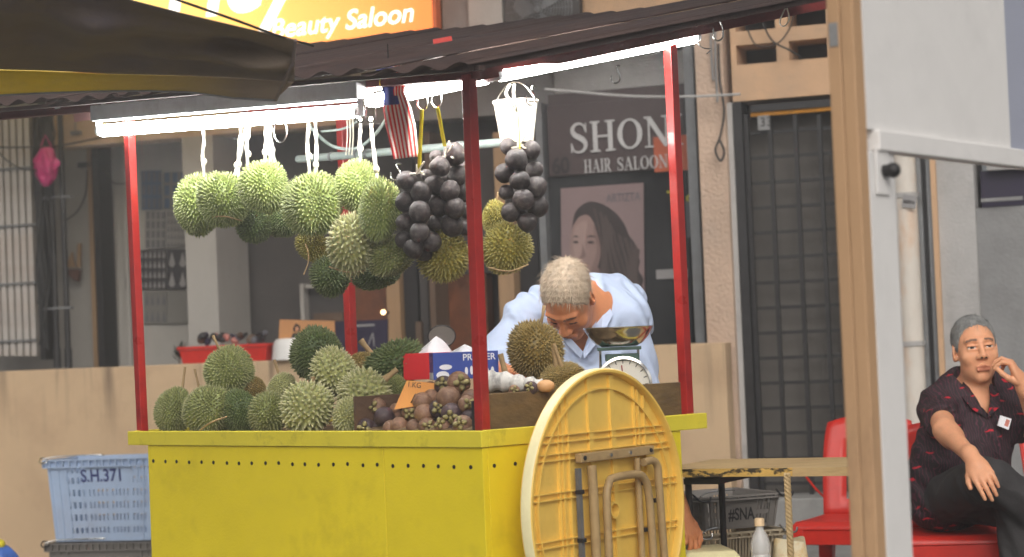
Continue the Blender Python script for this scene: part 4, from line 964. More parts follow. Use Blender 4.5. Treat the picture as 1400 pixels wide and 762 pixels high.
def mcopy(me, m):
    key = (me.name, m.name)
    if key not in MC: c = me.copy(); c.materials.clear(); c.materials.append(m); MC[key] = c
    return MC[key]
MC = {}
def link_child(name, me, par, mx=None):
    o = bpy.data.objects.new(name, me); C.objects.link(o); o.parent = par
    if mx is not None: o.matrix_local = mx
    return o
stalk_mb = MB(); stalk_mb.tube([(0, 0, .9), (.03, 0, 1.25), (.02, .03, 1.62)], [.085, .062, .08], 9)
stalk_me = bpy.data.meshes.new('stalk'); stalk_me.from_pydata([tuple(v) for v in stalk_mb.v], [], stalk_mb.f); stalk_me.materials.append(M['stalk']); stalk_me.polygons.foreach_set('use_smooth', [True] * len(stalk_me.polygons))
DI = [0]
def durian(px, py, rx, ry, Y, kind, m, label, group, tilt=0, stalk=False, yaw=None, strings=None, depth=None):
    DI[0] += 1; rng = random.Random(DI[0] * 7)
    rx, ry = (ry, rx) if abs(tilt) > 45 else (rx, ry)
    s_ = S(Y); c = at(px, py, Y); a, b = rx / s_ / 1.02, ry / s_ / 1.02; dp = depth or (a + b) / 2
    o = bpy.data.objects.new('durian', None); C.objects.link(o); o.empty_display_size = .08
    rot = Matrix.Rotation(R_(tilt), 3, 'Y'); o.location = c; WL[o] = c; tag(o, label, 'durian', group)
    sc = rot.to_4x4() @ Matrix.Diagonal((a, dp, b, 1)) @ Matrix.Rotation(yaw if yaw is not None else rng.random() * 6.28, 4, 'Z')
    bme, sme = DM[kind][DI[0] % 2]
    link_child('rind', mcopy(bme, M[m]), o, sc)
    sp = link_child('spines', mcopy(sme, M[m]), o, sc); sp['kind'] = 'stuff'
    if stalk: link_child('stalk', stalk_me, o, rot.to_4x4() @ Matrix.Diagonal(((a + b) / 2 * .85, (a + b) / 2 * .85, b, 1)))
    py0 = py
    if strings:
        for (sx, sy, ex) in strings:   # top of the string in the photograph, foot x
            top = at(sx, sy, Y); foot = at(ex, py - ry * .8, Y); mid = top.lerp(foot, .5) + Vector((rng.uniform(-.006, .006), 0, 0))
            mb = MB(); pts = smooth_path([top, top.lerp(foot, .25) + Vector((rng.uniform(-.004, .004), 0, 0)), mid, foot], 5)
            mb.tube(pts, [.0055 + .0012 * math.sin(i * 1.3) for i in range(len(pts))], 7)
            kz = top.lerp(foot, rng.uniform(.62, .8)); mb.sphere(kz, (.0095, .009, .012), 8, 6)
            build('string', mb, M['rope'], o, smooth=True)
    return o
HG = 'durians hanging on white strings under the stall roof'
def yh(px, d=.14): return YF(px) + d
durian(271, 280, 29, 42, yh(271, .2), 'fine', 'dgreen', 'green durian on a single white string, leftmost of the hanging ones', HG, 8, strings=[(278, 178, 280)])
durian(305, 273, 32, 38, yh(305, .1), 'fine', 'dgreen', 'green durian hanging second from the left on a slanting string, overlapping the leftmost', HG, -6, strings=[(338, 165, 320), (330, 170, 326)])
durian(361, 255, 31, 36, yh(361, .1), 'fine', 'dgreen', 'light green durian with a yellowish top hanging below the long lamp', HG, 4, strings=[(363, 165, 362), (369, 160, 370), (366, 165, 376), (341, 170, 339)])
durian(346, 306, 25, 25, yh(346, .3), 'mid', 'ddark', 'dark underside durian hanging behind and below the yellowish topped one', HG, 30)
durian(388, 298, 24, 27, yh(388, .45), 'fine', 'ddark', 'shaded dark green durian hanging behind, left of the biggest one', HG, 20)
durian(429, 279, 39, 43, yh(429, .1), 'fine', 'dgreen', 'biggest of the hanging green durians, on two thick strings', HG, -4, strings=[(422, 155, 424), (431, 158, 432)])
durian(429, 338, 26, 19, yh(429, .25), 'mid', 'dyellow', 'yellow green durian with a loose straw string hanging under the biggest one', HG, 40)
durian(453, 378, 27, 27, yh(453, .22), 'mid', 'ddark', 'dark durian hanging lowest, beside the top of the rear red post', HG, 25)
durian(481, 334, 30, 41, yh(481, .08), 'coarse', 'dpale', 'pale yellow green durian with coarse thorns hanging below the tall narrow one', HG, 6, strings=None)
durian(490, 256, 28, 38, yh(490, .25), 'fine', 'dgreen', 'tall narrow green durian hanging on a string in front of the pipe rail', HG, 0, strings=[(493, 162, 493)])
durian(519, 287, 27, 42, yh(519, .1), 'fine', 'dgreen', 'green durian hanging just left of the left mangosteen bunch', HG, 3, strings=[(507, 160, 517)])
durian(535, 350, 33, 25, yh(535, .2), 'mid', 'dolive', 'olive durian hanging sideways under the left mangosteen bunch', HG, 55)
durian(515, 374, 34, 16, yh(515, .3), 'mid', 'ddark', 'dark flattened durian lying under the olive sideways one', HG, 80)
durian(607, 350, 33, 35, yh(607, .3), 'mid', 'dyellow', 'golden durian hanging below the middle mangosteen bunch, left of the front red post', HG, 25)
durian(692, 340, 33, 34, 6.2, 'mid', 'dyellow', 'golden durian hanging just right of the front red post', HG, 5)
durian(676, 297, 17, 22, 6.35, 'mid', 'dyellow', 'small golden durian peeping out behind the front red post, above the other', HG, 10, stalk=True)
CG = 'durians heaped on the yellow counter'
def yc(px, d): return YF(px) + d
durian(238, 562, 23, 32, yc(238, .1), 'fine', 'dolive', 'olive durian at the left end of the counter beside the left red post', CG, 5)
durian(286, 561, 35, 34, yc(286, .12), 'fine', 'dolive', 'olive durian at the front edge of the counter, second from the left', CG, 20)
durian(329, 563, 23, 31, yc(329, .2), 'fine', 'ddark', 'dark olive durian in the front row below the one with an upright stalk', CG, -5)
durian(312, 507, 33, 33, yc(312, .3), 'fine', 'dolive', 'round olive durian on top of the left heap with a pale upright stalk', CG, -22, stalk=True)
durian(346, 532, 18, 17, yc(346, .42), 'mid', 'dbrown', 'small brownish durian tucked behind the left heap', CG, 0)
durian(367, 566, 25, 29, yc(367, .13), 'mid', 'dolive', 'yellowish olive durian in the front row beside the big coarse one', CG, 25)
durian(384, 530, 22, 17, yc(384, .35), 'mid', 'dpale', 'pale durian half hidden behind the front row', CG, 50)
durian(420, 558, 35, 35, yc(420, .1), 'coarse', 'dpale', 'big green durian with coarse thorns at the front edge of the counter', CG, -12)
durian(434, 486, 37, 36, yc(434, .45), 'fine', 'ddark', 'large dark green durian on top of the middle heap left of the rear post', CG, 40)
durian(456, 509, 30, 33, yc(456, .3), 'coarse', 'dpale', 'pale green durian with coarse thorns in the middle of the heap', CG, 8)
durian(491, 500, 22, 16, yc(491, .5), 'mid', 'dbrown', 'brownish durian below the foot of the rear red post', CG, 60)
durian(498, 540, 37, 33, yc(498, .26), 'coarse', 'dpale', 'pale straw coloured durian with long thorns behind the fruit box', CG, 35)
durian(475, 570, 17, 26, yc(475, .1), 'coarse', 'dpale', 'pale durian squeezed against the left end of the fruit box', CG, 5)
durian(541, 499, 42, 26, yc(541, .5), 'mid', 'ddark', 'wide dark green durian beside the tissue boxes', CG, 75)
durian(538, 528, 20, 16, yc(538, .42), 'mid', 'dolive', 'small green durian with cut stalks behind the cardboard price card', CG, 30)
def xstalk(px0, py0, px1, py1, Y, r, label):
    mb = MB(); a, b = at(px0, py0, Y), at(px1, py1, Y); mb.tube([a, a.lerp(b, .5), b], [r * 1.25, r * .85, r], 9); o = build('durian_stalk', mb, M['stalk'], smooth=True); tag(o, label, 'stalk')
xstalk(526, 519, 543, 505, yc(535, .3), .009, 'cut durian stalk lying slantwise in front of the wide dark durian')
xstalk(493, 465, 508, 484, yc(500, .55), .009, 'cut durian stalk leaning beside the rear red post')
xstalk(428, 515, 428, 540, yc(428, .18), .006, 'short brown stalk standing between the coarse durians')
xstalk(249, 533, 253, 502, yc(250, .3), .0045, 'thin dry stalk standing behind the left end durians')
xstalk(272, 530, 266, 505, yc(270, .3), .004, 'thin dry stalk bending left behind the second durian')
xstalk(383, 518, 375, 492, yc(380, .5), .005, 'thin pale stalk leaning left above the half hidden durian')
xstalk(692, 515, 684, 484, 6.2, .009, 'brown stalk standing beside the blue tissue box')
durian(733, 479, 37, 39, 6.33, 'fine', 'dbrown', 'big golden brown durian standing upright in front of the seller', CG, 12, stalk=True)
durian(768, 517, 31, 16, 6.2, 'fine', 'dbrown', 'low golden brown durian lying flat in front of the weighing scale', CG, 80)
xstalk(762, 505, 757, 476, 6.2, .009, 'split stalk standing on the flat golden durian, shorter piece'); xstalk(770, 508, 757, 470, 6.19, .006, 'split stalk standing on the flat golden durian, slanted piece')
# straw string under the yellow green durian
wire('straw_string', [at(417, 333, yh(420, .0)), at(421, 345, yh(420, .0)), at(421, 360, yh(420, 0)), at(415, 376, yh(420, 0))], .002, 'loose straw coloured string dangling under the biggest hanging durian', 'stalk', 'string')
for i, (x0, y0, x1, y1, xm, ym) in enumerate([(283, 298, 330, 302, 306, 296), (450, 365, 500, 370, 475, 372), (668, 366, 722, 362, 696, 371), (272, 590, 310, 570, 288, 578)]):
    Y = yh(x0, -.02) if i < 2 else (6.05 if i == 2 else yc(290, -.02))
    wire('straw_band', smooth_path([at(x0, y0, Y + .05), at(xm, ym, Y), at(x1, y1, Y + .05)], 3), .0025, ['straw band round the second green durian from the left', 'straw band under the pale coarse hanging durian', 'straw band round the golden durian right of the post', 'straw band on the second counter durian'][i], 'stalk', 'string')

# ------------------------------------------------------------------ mangosteens
M['mdark'] = mat('dark_mangosteen_skin', srgb(60, 54, 54), .48, .35, 2.5, .35, 9, stain=srgb(120, 112, 106), sscale=2.2, samt=.7, rnd=.3)
M['mbrown'] = mat('brown_mangosteen_skin', srgb(122, 90, 70), .45, .25, 2.5, .3, 9, stain=srgb(152, 126, 98), sscale=2.2, samt=.7, rnd=.22)
M['mpurple'] = mat('purple_mangosteen_skin', srgb(66, 52, 56), .42, .3, 2.5, .3, 9, stain=srgb(116, 92, 82), sscale=2.2, samt=.5, rnd=.25)
M['calyx'] = mat('mangosteen_calyx', srgb(150, 140, 92), .65, .25, 3, .3, 9, stain=srgb(112, 88, 58), sscale=3)
def shared(name, mb, m, smooth=True):
    me = bpy.data.meshes.new(name); me.from_pydata([tuple(v) for v in mb.v], [], mb.f); me.materials.append(m)
    bm = bmesh.new(); bm.from_mesh(me); bmesh.ops.recalc_face_normals(bm, faces=bm.faces[:]); bm.to_mesh(me); bm.free()
    if smooth: me.polygons.foreach_set('use_smooth', [True] * len(me.polygons))
    return me
fr_mb = MB(); fr_mb.lathe([(1e-4, -.9), (.3, -.88), (.62, -.73), (.88, -.42), (1, 0), (.93, .38), (.7, .68), (.36, .83), (1e-4, .82)], 20)
cal_mb = MB()
for q in range(4):
    a = q * math.pi / 2 + .2; d = Vector((math.cos(a), math.sin(a), 0)); s_ = Vector((-d.y, d.x, 0))
    cal_mb.add([d * .05 + Vector((0, 0, .86)), d * .35 + s_ * .3 + Vector((0, 0, .87)), d * .68 + s_ * .2 + Vector((0, 0, .84)), d * .75 + Vector((0, 0, .9)), d * .68 - s_ * .2 + Vector((0, 0, .84)), d * .35 - s_ * .3 + Vector((0, 0, .87)), d * .38 + Vector((0, 0, 1.0))], [(0, 1, 6), (1, 2, 6), (2, 3, 6), (3, 4, 6), (4, 5, 6), (5, 0, 6), (0, 5, 4, 3, 2, 1)])
cal_mb.tube([(0, 0, .8), (.02, 0, 1.05), (.06, 0, 1.3)], [.16, .12, .14], 8)
cal_me = shared('calyx', cal_mb, M['calyx'])
bl_me = []
for q in range(3):
    vv = MB(); vv.lathe([(1e-4, -.95), (.12, -.97), (.16, -.93), (.3, -.92), (.62, -.76), (.88, -.44), (1, 0), (.95, .36), (.74, .68), (.4, .88), (1e-4, .9)], 22)
    vv.v = [v * (1 + .035 * math.sin(3 * v.x + 2 * v.y + q * 2) + .03 * math.sin(4 * v.y - 3 * v.z + q)) for v in vv.v]; bl_me.append(shared('fruit', vv, M['mdark']))
fr_me = {k: shared('fruit', fr_mb, M[k]) for k in ('mdark', 'mbrown', 'mpurple')}
def bunch(label, balls, top, ribbon_top, m='mdark', col='yellow_ribbon'):
    c = Vector((0, 0, 0)); t_ = thing('mangosteen_bunch', label, 'mangosteens', top, 'tied bunches of dark mangosteens')
    for i, (x, y, r, Y) in enumerate(balls):
        p = at(x, y, Y); rr = r / S(Y) * random.Random(i * 17 + int(y)).uniform(.87, 1.1)
        o = bpy.data.objects.new('mangosteen', bl_me[(i + int(x)) % 3]); C.objects.link(o); o.parent = t_; rng = random.Random(i * 3 + int(x))
        o.location = p - WL[t_]; o.rotation_euler = (rng.random() * 6, rng.random() * 6, rng.random() * 6); o.scale = (rr * 1.03, rr * 1.03, rr * 1.06)
    for (a, b) in ribbon_top:
        mb = MB(); mb.tube([a, a.lerp(b, .5), b], .0055, 6, flat=.35); build('ribbon', mb, M[col], t_)
    mb = MB()
    for k in range(9):
        rng = random.Random(k); mb.tube([top + Vector((rng.uniform(-.01, .01), 0, -.02)), top + Vector((rng.uniform(-.03, .02), rng.uniform(-.02, .02), rng.uniform(-.03, .03)))], .003, 5)
    build('straw_tie', mb, M['rope'], t_)
    return t_
M['yellow_ribbon'] = mat('yellow_ribbon', srgb(226, 210, 40), .5, .08, 20, .05)
Yb = YF(570) + .1
def ring_balls(lst, Y0):
    out = []
    for (x, y, r, dy) in lst: out.append((x, y, r, Y0 + dy))
    return out
B1 = ring_balls([(556, 247, 14, .02), (583, 240, 9, .05), (576, 263, 15, 0), (555, 276, 13.5, .03), (574, 290, 14.5, -.02), (597, 256, 12, .06), (553, 304, 12.5, .03), (573, 318, 14, -.02), (595, 305, 12, .05), (551, 328, 11, .05), (566, 340, 13.5, 0), (590, 331, 13, .02), (580, 346, 11, .06), (558, 262, 12, .1), (590, 280, 13, .1), (565, 305, 13, .11), (585, 322, 13, .1)], Yb)
bunch('dark mangosteen bunch tied with yellow ribbon, left of the three and hanging lowest', B1, at(572, 228, Yb), [(at(577, 150, Yb - .1), at(573, 232, Yb))])
B2 = ring_balls([(597, 215, 11, .02), (621, 211, 14.5, 0), (602, 228, 15, -.03), (627, 240, 13.5, .03), (594, 253, 14.5, .0), (615, 261, 14, -.03), (634, 260, 12, .05), (600, 282, 15, .0), (622, 285, 14, -.03), (637, 288, 12, .05), (618, 309, 14, -.01), (637, 312, 12, .04), (603, 300, 10, .06), (612, 240, 13, .1), (630, 270, 13, .1), (612, 298, 13, .1), (640, 228, 12, .08)], Yb + .02)
bunch('dark mangosteen bunch tied with yellow ribbon against the front red post, middle of the three', B2, at(611, 205, Yb), [(at(598, 147, Yb - .1), at(608, 200, Yb))])
B3 = ring_balls([(696, 200, 14, .02), (726, 206, 14, .02), (706, 218, 14.5, -.03), (690, 237, 12.5, .02), (711, 247, 14.5, -.03), (731, 232, 12, .04), (732, 256, 14.5, .0), (692, 263, 12, .03), (715, 273, 14, -.03), (735, 282, 13.5, .01), (698, 290, 14, -.01), (721, 304, 13.5, -.02), (712, 230, 12, .1), (712, 262, 13, .11), (714, 290, 13, .1), (703, 275, 12, .09), (706, 198, 11, .08)], 6.1)
bunch('dark mangosteen bunch hanging right of the front red post below the white bucket', B3, at(710, 192, 6.1), [(at(708, 150, 6.08), at(711, 205, 6.06))])
MG = 'loose mangosteens in the fruit box'
ML = {'mbrown': 'loose brown mangosteen in the open fruit box', 'mpurple': 'loose dark purple mangosteen in the open fruit box'}
pile = [(514, 557, 14, 'mbrown', .1, 1), (525, 570, 14, 'mpurple', .05, 0), (500, 585, 13, 'mpurple', .02, 1), (517, 583, 10, 'mpurple', .06, 0), (535, 586, 12, 'mbrown', .02, 0), (546, 583, 13, 'mbrown', .03, 0), (541, 560, 9, 'mbrown', .12, 0),
        (566, 584, 11, 'mbrown', .02, 0), (584, 583, 12, 'mbrown', .02, 1), (606, 583, 12, 'mbrown', .02, 1), (596, 581, 9, 'mpurple', .08, 0), (633, 582, 14, 'mbrown', .02, 1), (620, 588, 8, 'mpurple', .03, 0), (561, 565, 12, 'mbrown', .08, 1), (580, 566, 14, 'mbrown', .04, 0), (599, 560, 13, 'mpurple', .07, 1), (617, 565, 14, 'mpurple', .04, 1),
        (557, 551, 12, 'mbrown', .14, 1), (577, 549, 13, 'mbrown', .1, 0), (590, 543, 11, 'mbrown', .15, 0), (607, 527, 13, 'mpurple', .2, 1), (627, 524, 16, 'mbrown', .17, 1), (613, 545, 17, 'mbrown', .1, 0), (638, 553, 12, 'mbrown', .08, 1), (643, 545, 13, 'mbrown', .14, 0), (625, 572, 10, 'mpurple', .09, 0), (588, 530, 9, 'mbrown', .22, 0), (641, 571, 11, 'mpurple', .07, 0), (570, 573, 9, 'mpurple', .1, 0), (545, 572, 10, 'mbrown', .12, 0), (646, 584, 9, 'mbrown', .05, 0)]
for i, (x, y, r, m, dy, cal) in enumerate(pile):
    Y = YF(x) + dy + .03; rng = random.Random(i + 40); p = at(x, y, Y); rr = r / S(Y)
    o = bpy.data.objects.new('mangosteen', fr_me[m]); C.objects.link(o); o.location = p
    if cal: o.rotation_euler = (R_(rng.uniform(60, 115)), R_(rng.uniform(-70, 70)), rng.uniform(-.5, .5))
    else: o.rotation_euler = (rng.random() * 1.2 + 2.4, rng.random() * .8, rng.random() * 6)
    o.scale = (rr * 1.04, rr * 1.04, rr * 1.06); tag(o, ML[m], 'mangosteen', MG + (' (brown)' if m == 'mbrown' else ' (purple)'))
    if cal or i % 3 == 0: c_ = bpy.data.objects.new('calyx', cal_me); C.objects.link(c_); c_.parent = o

# ------------------------------------------------------------------ small things on the counter
pc = thing('price_card', 'brown cardboard price card handwritten with 1 KG leaning among the mangosteens', 'card', at(580, 560, yc(580, .22)))
Yc_ = yc(580, .14); q = [at(539, 560, Yc_ - .02), at(556, 521, Yc_ + .06), at(594, 525, Yc_ + .06), at(592, 552, Yc_)]
mb = MB(); mb.poly(q, (0, .004, .002)); build('sheet', mb, mat('orange_cardboard', srgb(198, 134, 66), .75, .06, 8, .06), pc)
mb = MB(); nrm_ = (q[1] - q[0]).cross(q[2] - q[1]).normalized(); nrm_ = nrm_ if nrm_.y < 0 else -nrm_
add_text(mb, '1.KG', at(558, 531, Yc_ + .04), (q[2] - q[1]).normalized(), ((q[1] - q[0]).normalized() * .4 + UZ * .6).normalized(), .016, .036, lift=nrm_ * .006); build('lettering', mb, M['dkletter'], pc)
mb = MB(); p0, p1 = at(562, 552, Yc_ + .0), at(568, 540, Yc_ + .02); mb.tube([p0 + nrm_ * .004, p1 + nrm_ * .004], .0018, 5); build('pen_stroke', mb, M['dkletter'], pc)

def tissue_box(label, corner, Y, wpx, hpx, dpt, yaw, col, txt):
    t_ = thing('tissue_box', label, 'tissue box', at(*corner, Y)); s_ = S(Y); w, h = wpx / s_, hpx / s_
    ax = Vector((math.cos(yaw), math.sin(yaw), 0)); ay = Vector((-math.sin(yaw), math.cos(yaw), 0)); o0 = at(*corner, Y)
    mb = MB(); mb.obox(o0, ax * w, ay * dpt, UZ * h); build('carton', mb, col, t_, bevel=.001)
    return t_, o0, ax, ay, w, h
M['boxblue'] = mat('blue_printed_carton', srgb(50, 74, 156), .4, .06, 8, .02)
M['boxred'] = mat('red_printed_carton', srgb(196, 28, 34), .4, .06, 8, .02)
M['boxwhite'] = mat('white_print', srgb(232, 232, 236), .45, .03, 8, .02)
M['lilac'] = mat('lilac_print', srgb(180, 150, 200), .5, .03)
t_, o0, ax, ay, w, h = tissue_box('blue tissue box printed PREMIER with white shapes, behind the mangosteens', (593, 520), 6.2, 90, 37, .11, R_(8), M['boxblue'], '')
mb = MB(); add_text(mb, 'PREMIER', o0 + ax * w * .46 + UZ * h * .68 - ay * .0012, ax, UZ, h * .24, w * .5, bold=.01); build('lettering', mb, M['boxwhite'], t_)
mb = MB(); add_text(mb, 'PREMIER', o0 + ay * .1 + UZ * h * .66 - ax * .0012, -ay, UZ, h * .2, .09); build('lettering', mb, M['lilac'], t_)
for k, (u, v, wd, hg) in enumerate([(.04, .02, .2, .3), (.09, .36, .2, .2), (.27, .06, .08, .16), (.48, .14, .05, .3), (.56, .14, .05, .34), (.64, .14, .05, .28), (.8, .12, .05, .26), (.88, .12, .05, .3)]):
    p = o0 + ax * w * u + UZ * h * v - ay * .0012; mb = MB(); wq, hq = w * wd, h * hg
    mb.poly([p + ax * wq * (.5 + .5 * math.cos(a)) + UZ * hq * (.5 + .5 * math.sin(a)) for a in np.linspace(0, 2 * math.pi, 13)[:-1]], ay * .001); build('print', mb, M['boxwhite'], t_)
p = o0 + ay * .108 - ax * .0012 + UZ * h * .02; mb = MB(); mb.obox(p, -ay * .1, ax * .001, UZ * h * .25); build('print', mb, M['boxwhite'], t_)
mb = MB(); p = o0 + ax * w * .5 + ay * .055 + UZ * h
rng = random.Random(8)
def tuft(p, w, h):
    mb = MB(); rows = []
    for i in range(7):
        t = i / 6; row = []
        for j in range(14):
            a = 2 * math.pi * j / 14; r = w * (1 - t) ** .8 * (1 + .25 * math.sin(3 * a + t * 2)); row.append(p + Vector((r * math.cos(a) + t * w * .15, .5 * r * math.sin(a), h * t)))
        row.append(row[0]); rows.append(row)
    mb.grid(rows); return mb
build('tissue', tuft(p, .035, .022), M['boxwhite'], t_, smooth=True, auto=180)
t2, o2, ax2, ay2, w2, h2 = tissue_box('red tissue box with a white tissue pulled up, behind the blue one', (552, 520), 6.5, 62, 36, .12, R_(-14), M['boxred'], '')
build('tissue', tuft(o2 + ax2 * w2 * .62 + ay2 * .05 + UZ * h2, .05, .05), M['boxwhite'], t2, smooth=True, auto=180)
t3 = thing('hand_mirror', 'round mirror with a black rim standing behind the tissue boxes', 'mirror', at(604, 480, 6.6))
cc = at(604, 460, 6.62); rr = 15 / S(6.62); Rm = Matrix.Rotation(R_(90), 3, 'X'); mb = MB(); mb.tube([cc + Vector((1.25 * rr * math.cos(a), 0, rr * math.sin(a))) for a in np.linspace(0, 2 * math.pi, 33)], .0022, 6, False); build('rim', mb, M['black'], t3, smooth=True)
mb = MB(); mb.poly([cc + Vector((1.22 * rr * math.cos(a), 0, rr * .97 * math.sin(a))) for a in np.linspace(0, 2 * math.pi, 33)[:-1]], (0, .002, 0)); build('mirror_glass', mb, mat('dim_mirror', (.25, .22, .2), .15, .05, 5, 0, metal=.9), t3)
mb = MB(); mb.tube([cc - UZ * rr, cc - UZ * (rr + .05)], .004, 8); build('stem', mb, M['black'], t3)
# rolled newspaper
nw = thing('newspaper_roll', 'rolled newspaper wrapped round fruit lying on the wooden box', 'newspaper', at(712, 532, 6.1))
npm = mat('printed_newspaper', srgb(214, 212, 206), .75, .08, 40, .1, stain=srgb(70, 74, 80), sscale=30, samt=.75, stretch=(1.5, 1, 1))
pts = [at(668, 521, 6.1), at(690, 522, 6.08), at(712, 525, 6.06), at(732, 527, 6.05), at(744, 529, 6.05)]
mb = MB(); mb.tube(smooth_path(pts, 4), [.030 + .004 * math.sin(i * 1.9) - .0008 * i for i in range(17)], 14); build('paper', mb, npm, nw, smooth=True, auto=25)
def mfruit(px, py, r, Y, m, label, rot=(1.5, .3, 0)):
    o = bpy.data.objects.new('mangosteen', fr_me[m]); C.objects.link(o); o.location = at(px, py, Y); k = r / S(Y); o.scale = (k, k, k); o.rotation_euler = rot; tag(o, label, 'mangosteen')
    c_ = bpy.data.objects.new('calyx', cal_me); C.objects.link(c_); c_.parent = o
mfruit(726, 531, 10, 6.0, 'mpurple', 'dark mangosteen beside the end of the newspaper roll', (1.2, -.9, 0))
M['tanfruit'] = mat('tan_fruit_skin', srgb(206, 160, 112), .55, .12, 14, .1)
tf = MB(); c = at(746, 528, 6.0); tf.sphere(c, (.026, .02, .018), 14, 10); o = build('peeled_fruit', tf, M['tanfruit'], smooth=True); tag(o, 'pale tan fruit at the end of the newspaper roll', 'fruit')
mfruit(703, 534, 8, 6.0, 'mbrown', 'small brown mangosteen below the newspaper roll', (1.4, .5, 0))

# weighing scale
sc_ = thing('weighing_scale', 'green and steel weighing scale with a shiny shallow pan and round dial', 'scale', at(848, 532, 6.42))
Ys = 6.42; ss = S(Ys); base = at(850, 528, Ys); pan = at(845, 449, Ys)
M['scalegreen'] = mat('scale_green_paint', srgb(60, 86, 76), .45, .1, 8, .05)
M['chrome'] = mat('polished_steel', (.72, .7, .66), .16, .06, 12, .04, metal=1)
mb = MB(); R0 = 47 / ss; D = 25 / ss; prof = []
for i in range(9): t = i / 8; prof.append((R0 * (.42 + .58 * math.sin(t * math.pi / 2)) if i else 1e-4, -D + D * (1 - math.cos(t * math.pi / 2)) ** 1.0))
prof = [(1e-4, -D), (R0 * .5, -D), (R0 * .68, -D * .85), (R0 * .85, -D * .5), (R0 * .95, -D * .2), (R0, 0), (R0 * 1.03, .002), (R0 * 1.03, .004), (R0 * .99, .004), (R0 * .94, -D * .2), (R0 * .83, -D * .48), (R0 * .66, -D * .8), (R0 * .5, -D * .94), (1e-4, -D * .94)]
mb.lathe(prof, 40, pan); build('pan', mb, M['chrome'], sc_, smooth=True)
mb = MB(); mb.cbox(pan - UZ * (D + .006), (.13, .1, .01)); build('platform', mb, M['scalegreen'], sc_, bevel=.002)
for s_ in (-1, 1):
    mb = MB(); p = pan + Vector((s_ * 26 / ss, 0, -D - .01)); mb.tube([p, p - UZ * (26 / ss)], .004, 8); build('rod', mb, M['chrome'], sc_)
hc = at(852, 526, Ys); R1 = 38 / ss
hs_ = []
mb = MB(); Rx = Matrix.Rotation(R_(90), 3, 'X')
mb.lathe([(1e-4, -.04), (R1 * .97, -.04), (R1, -.036), (R1, .031), (R1 * .93, .032), (R1 * .93, .0295), (1e-4, .0295)], 40, hc, Rx); build('case', mb, M['scalegreen'], sc_, smooth=True)
mb = MB(); mb.lathe([(1e-4, .034), (R1 * .92, .034), (R1 * .92, .03), (1e-4, .03)], 40, hc, Rx); build('dial', mb, mat('dial_face', srgb(226, 222, 210), .4, .03, 6, 0), sc_)
mb = MB(); mb.lathe([(R1 * .93, .033), (R1 * 1.02, .033), (R1 * 1.02, .044), (R1 * .93, .046)], 40, hc, Rx, closed=True); build('bezel', mb, M['chrome'], sc_, smooth=True)
for k in range(20):
    a = k * 2 * math.pi / 20; d = Vector((math.cos(a), 0, math.sin(a))); mb = MB(); mb.tube([hc + d * R1 * .76 - Vector((0, .035, 0)), hc + d * R1 * .88 - Vector((0, .035, 0))], .0012, 4); build('tick', mb, M['dkletter'], sc_)
mb = MB(); mb.tube([hc - Vector((0, .037, 0)), hc - Vector((0, .037, 0)) + Vector((-.004, 0, R1 * .7))], .002, 5); build('needle', mb, M['redpaint'], sc_)
mb = MB(); mb.cbox(hc + UZ * (R1 * .98), (.1, .07, .022)); build('yoke', mb, M['scalegreen'], sc_, bevel=.003)
mb = MB(); zf = ZT - .0115; mb.cbox(Vector((hc.x, hc.y, (zf + hc.z - R1 * .7) / 2)), (.13, .08, hc.z - R1 * .7 - zf)); build('foot', mb, M['scalegreen'], sc_, bevel=.004)

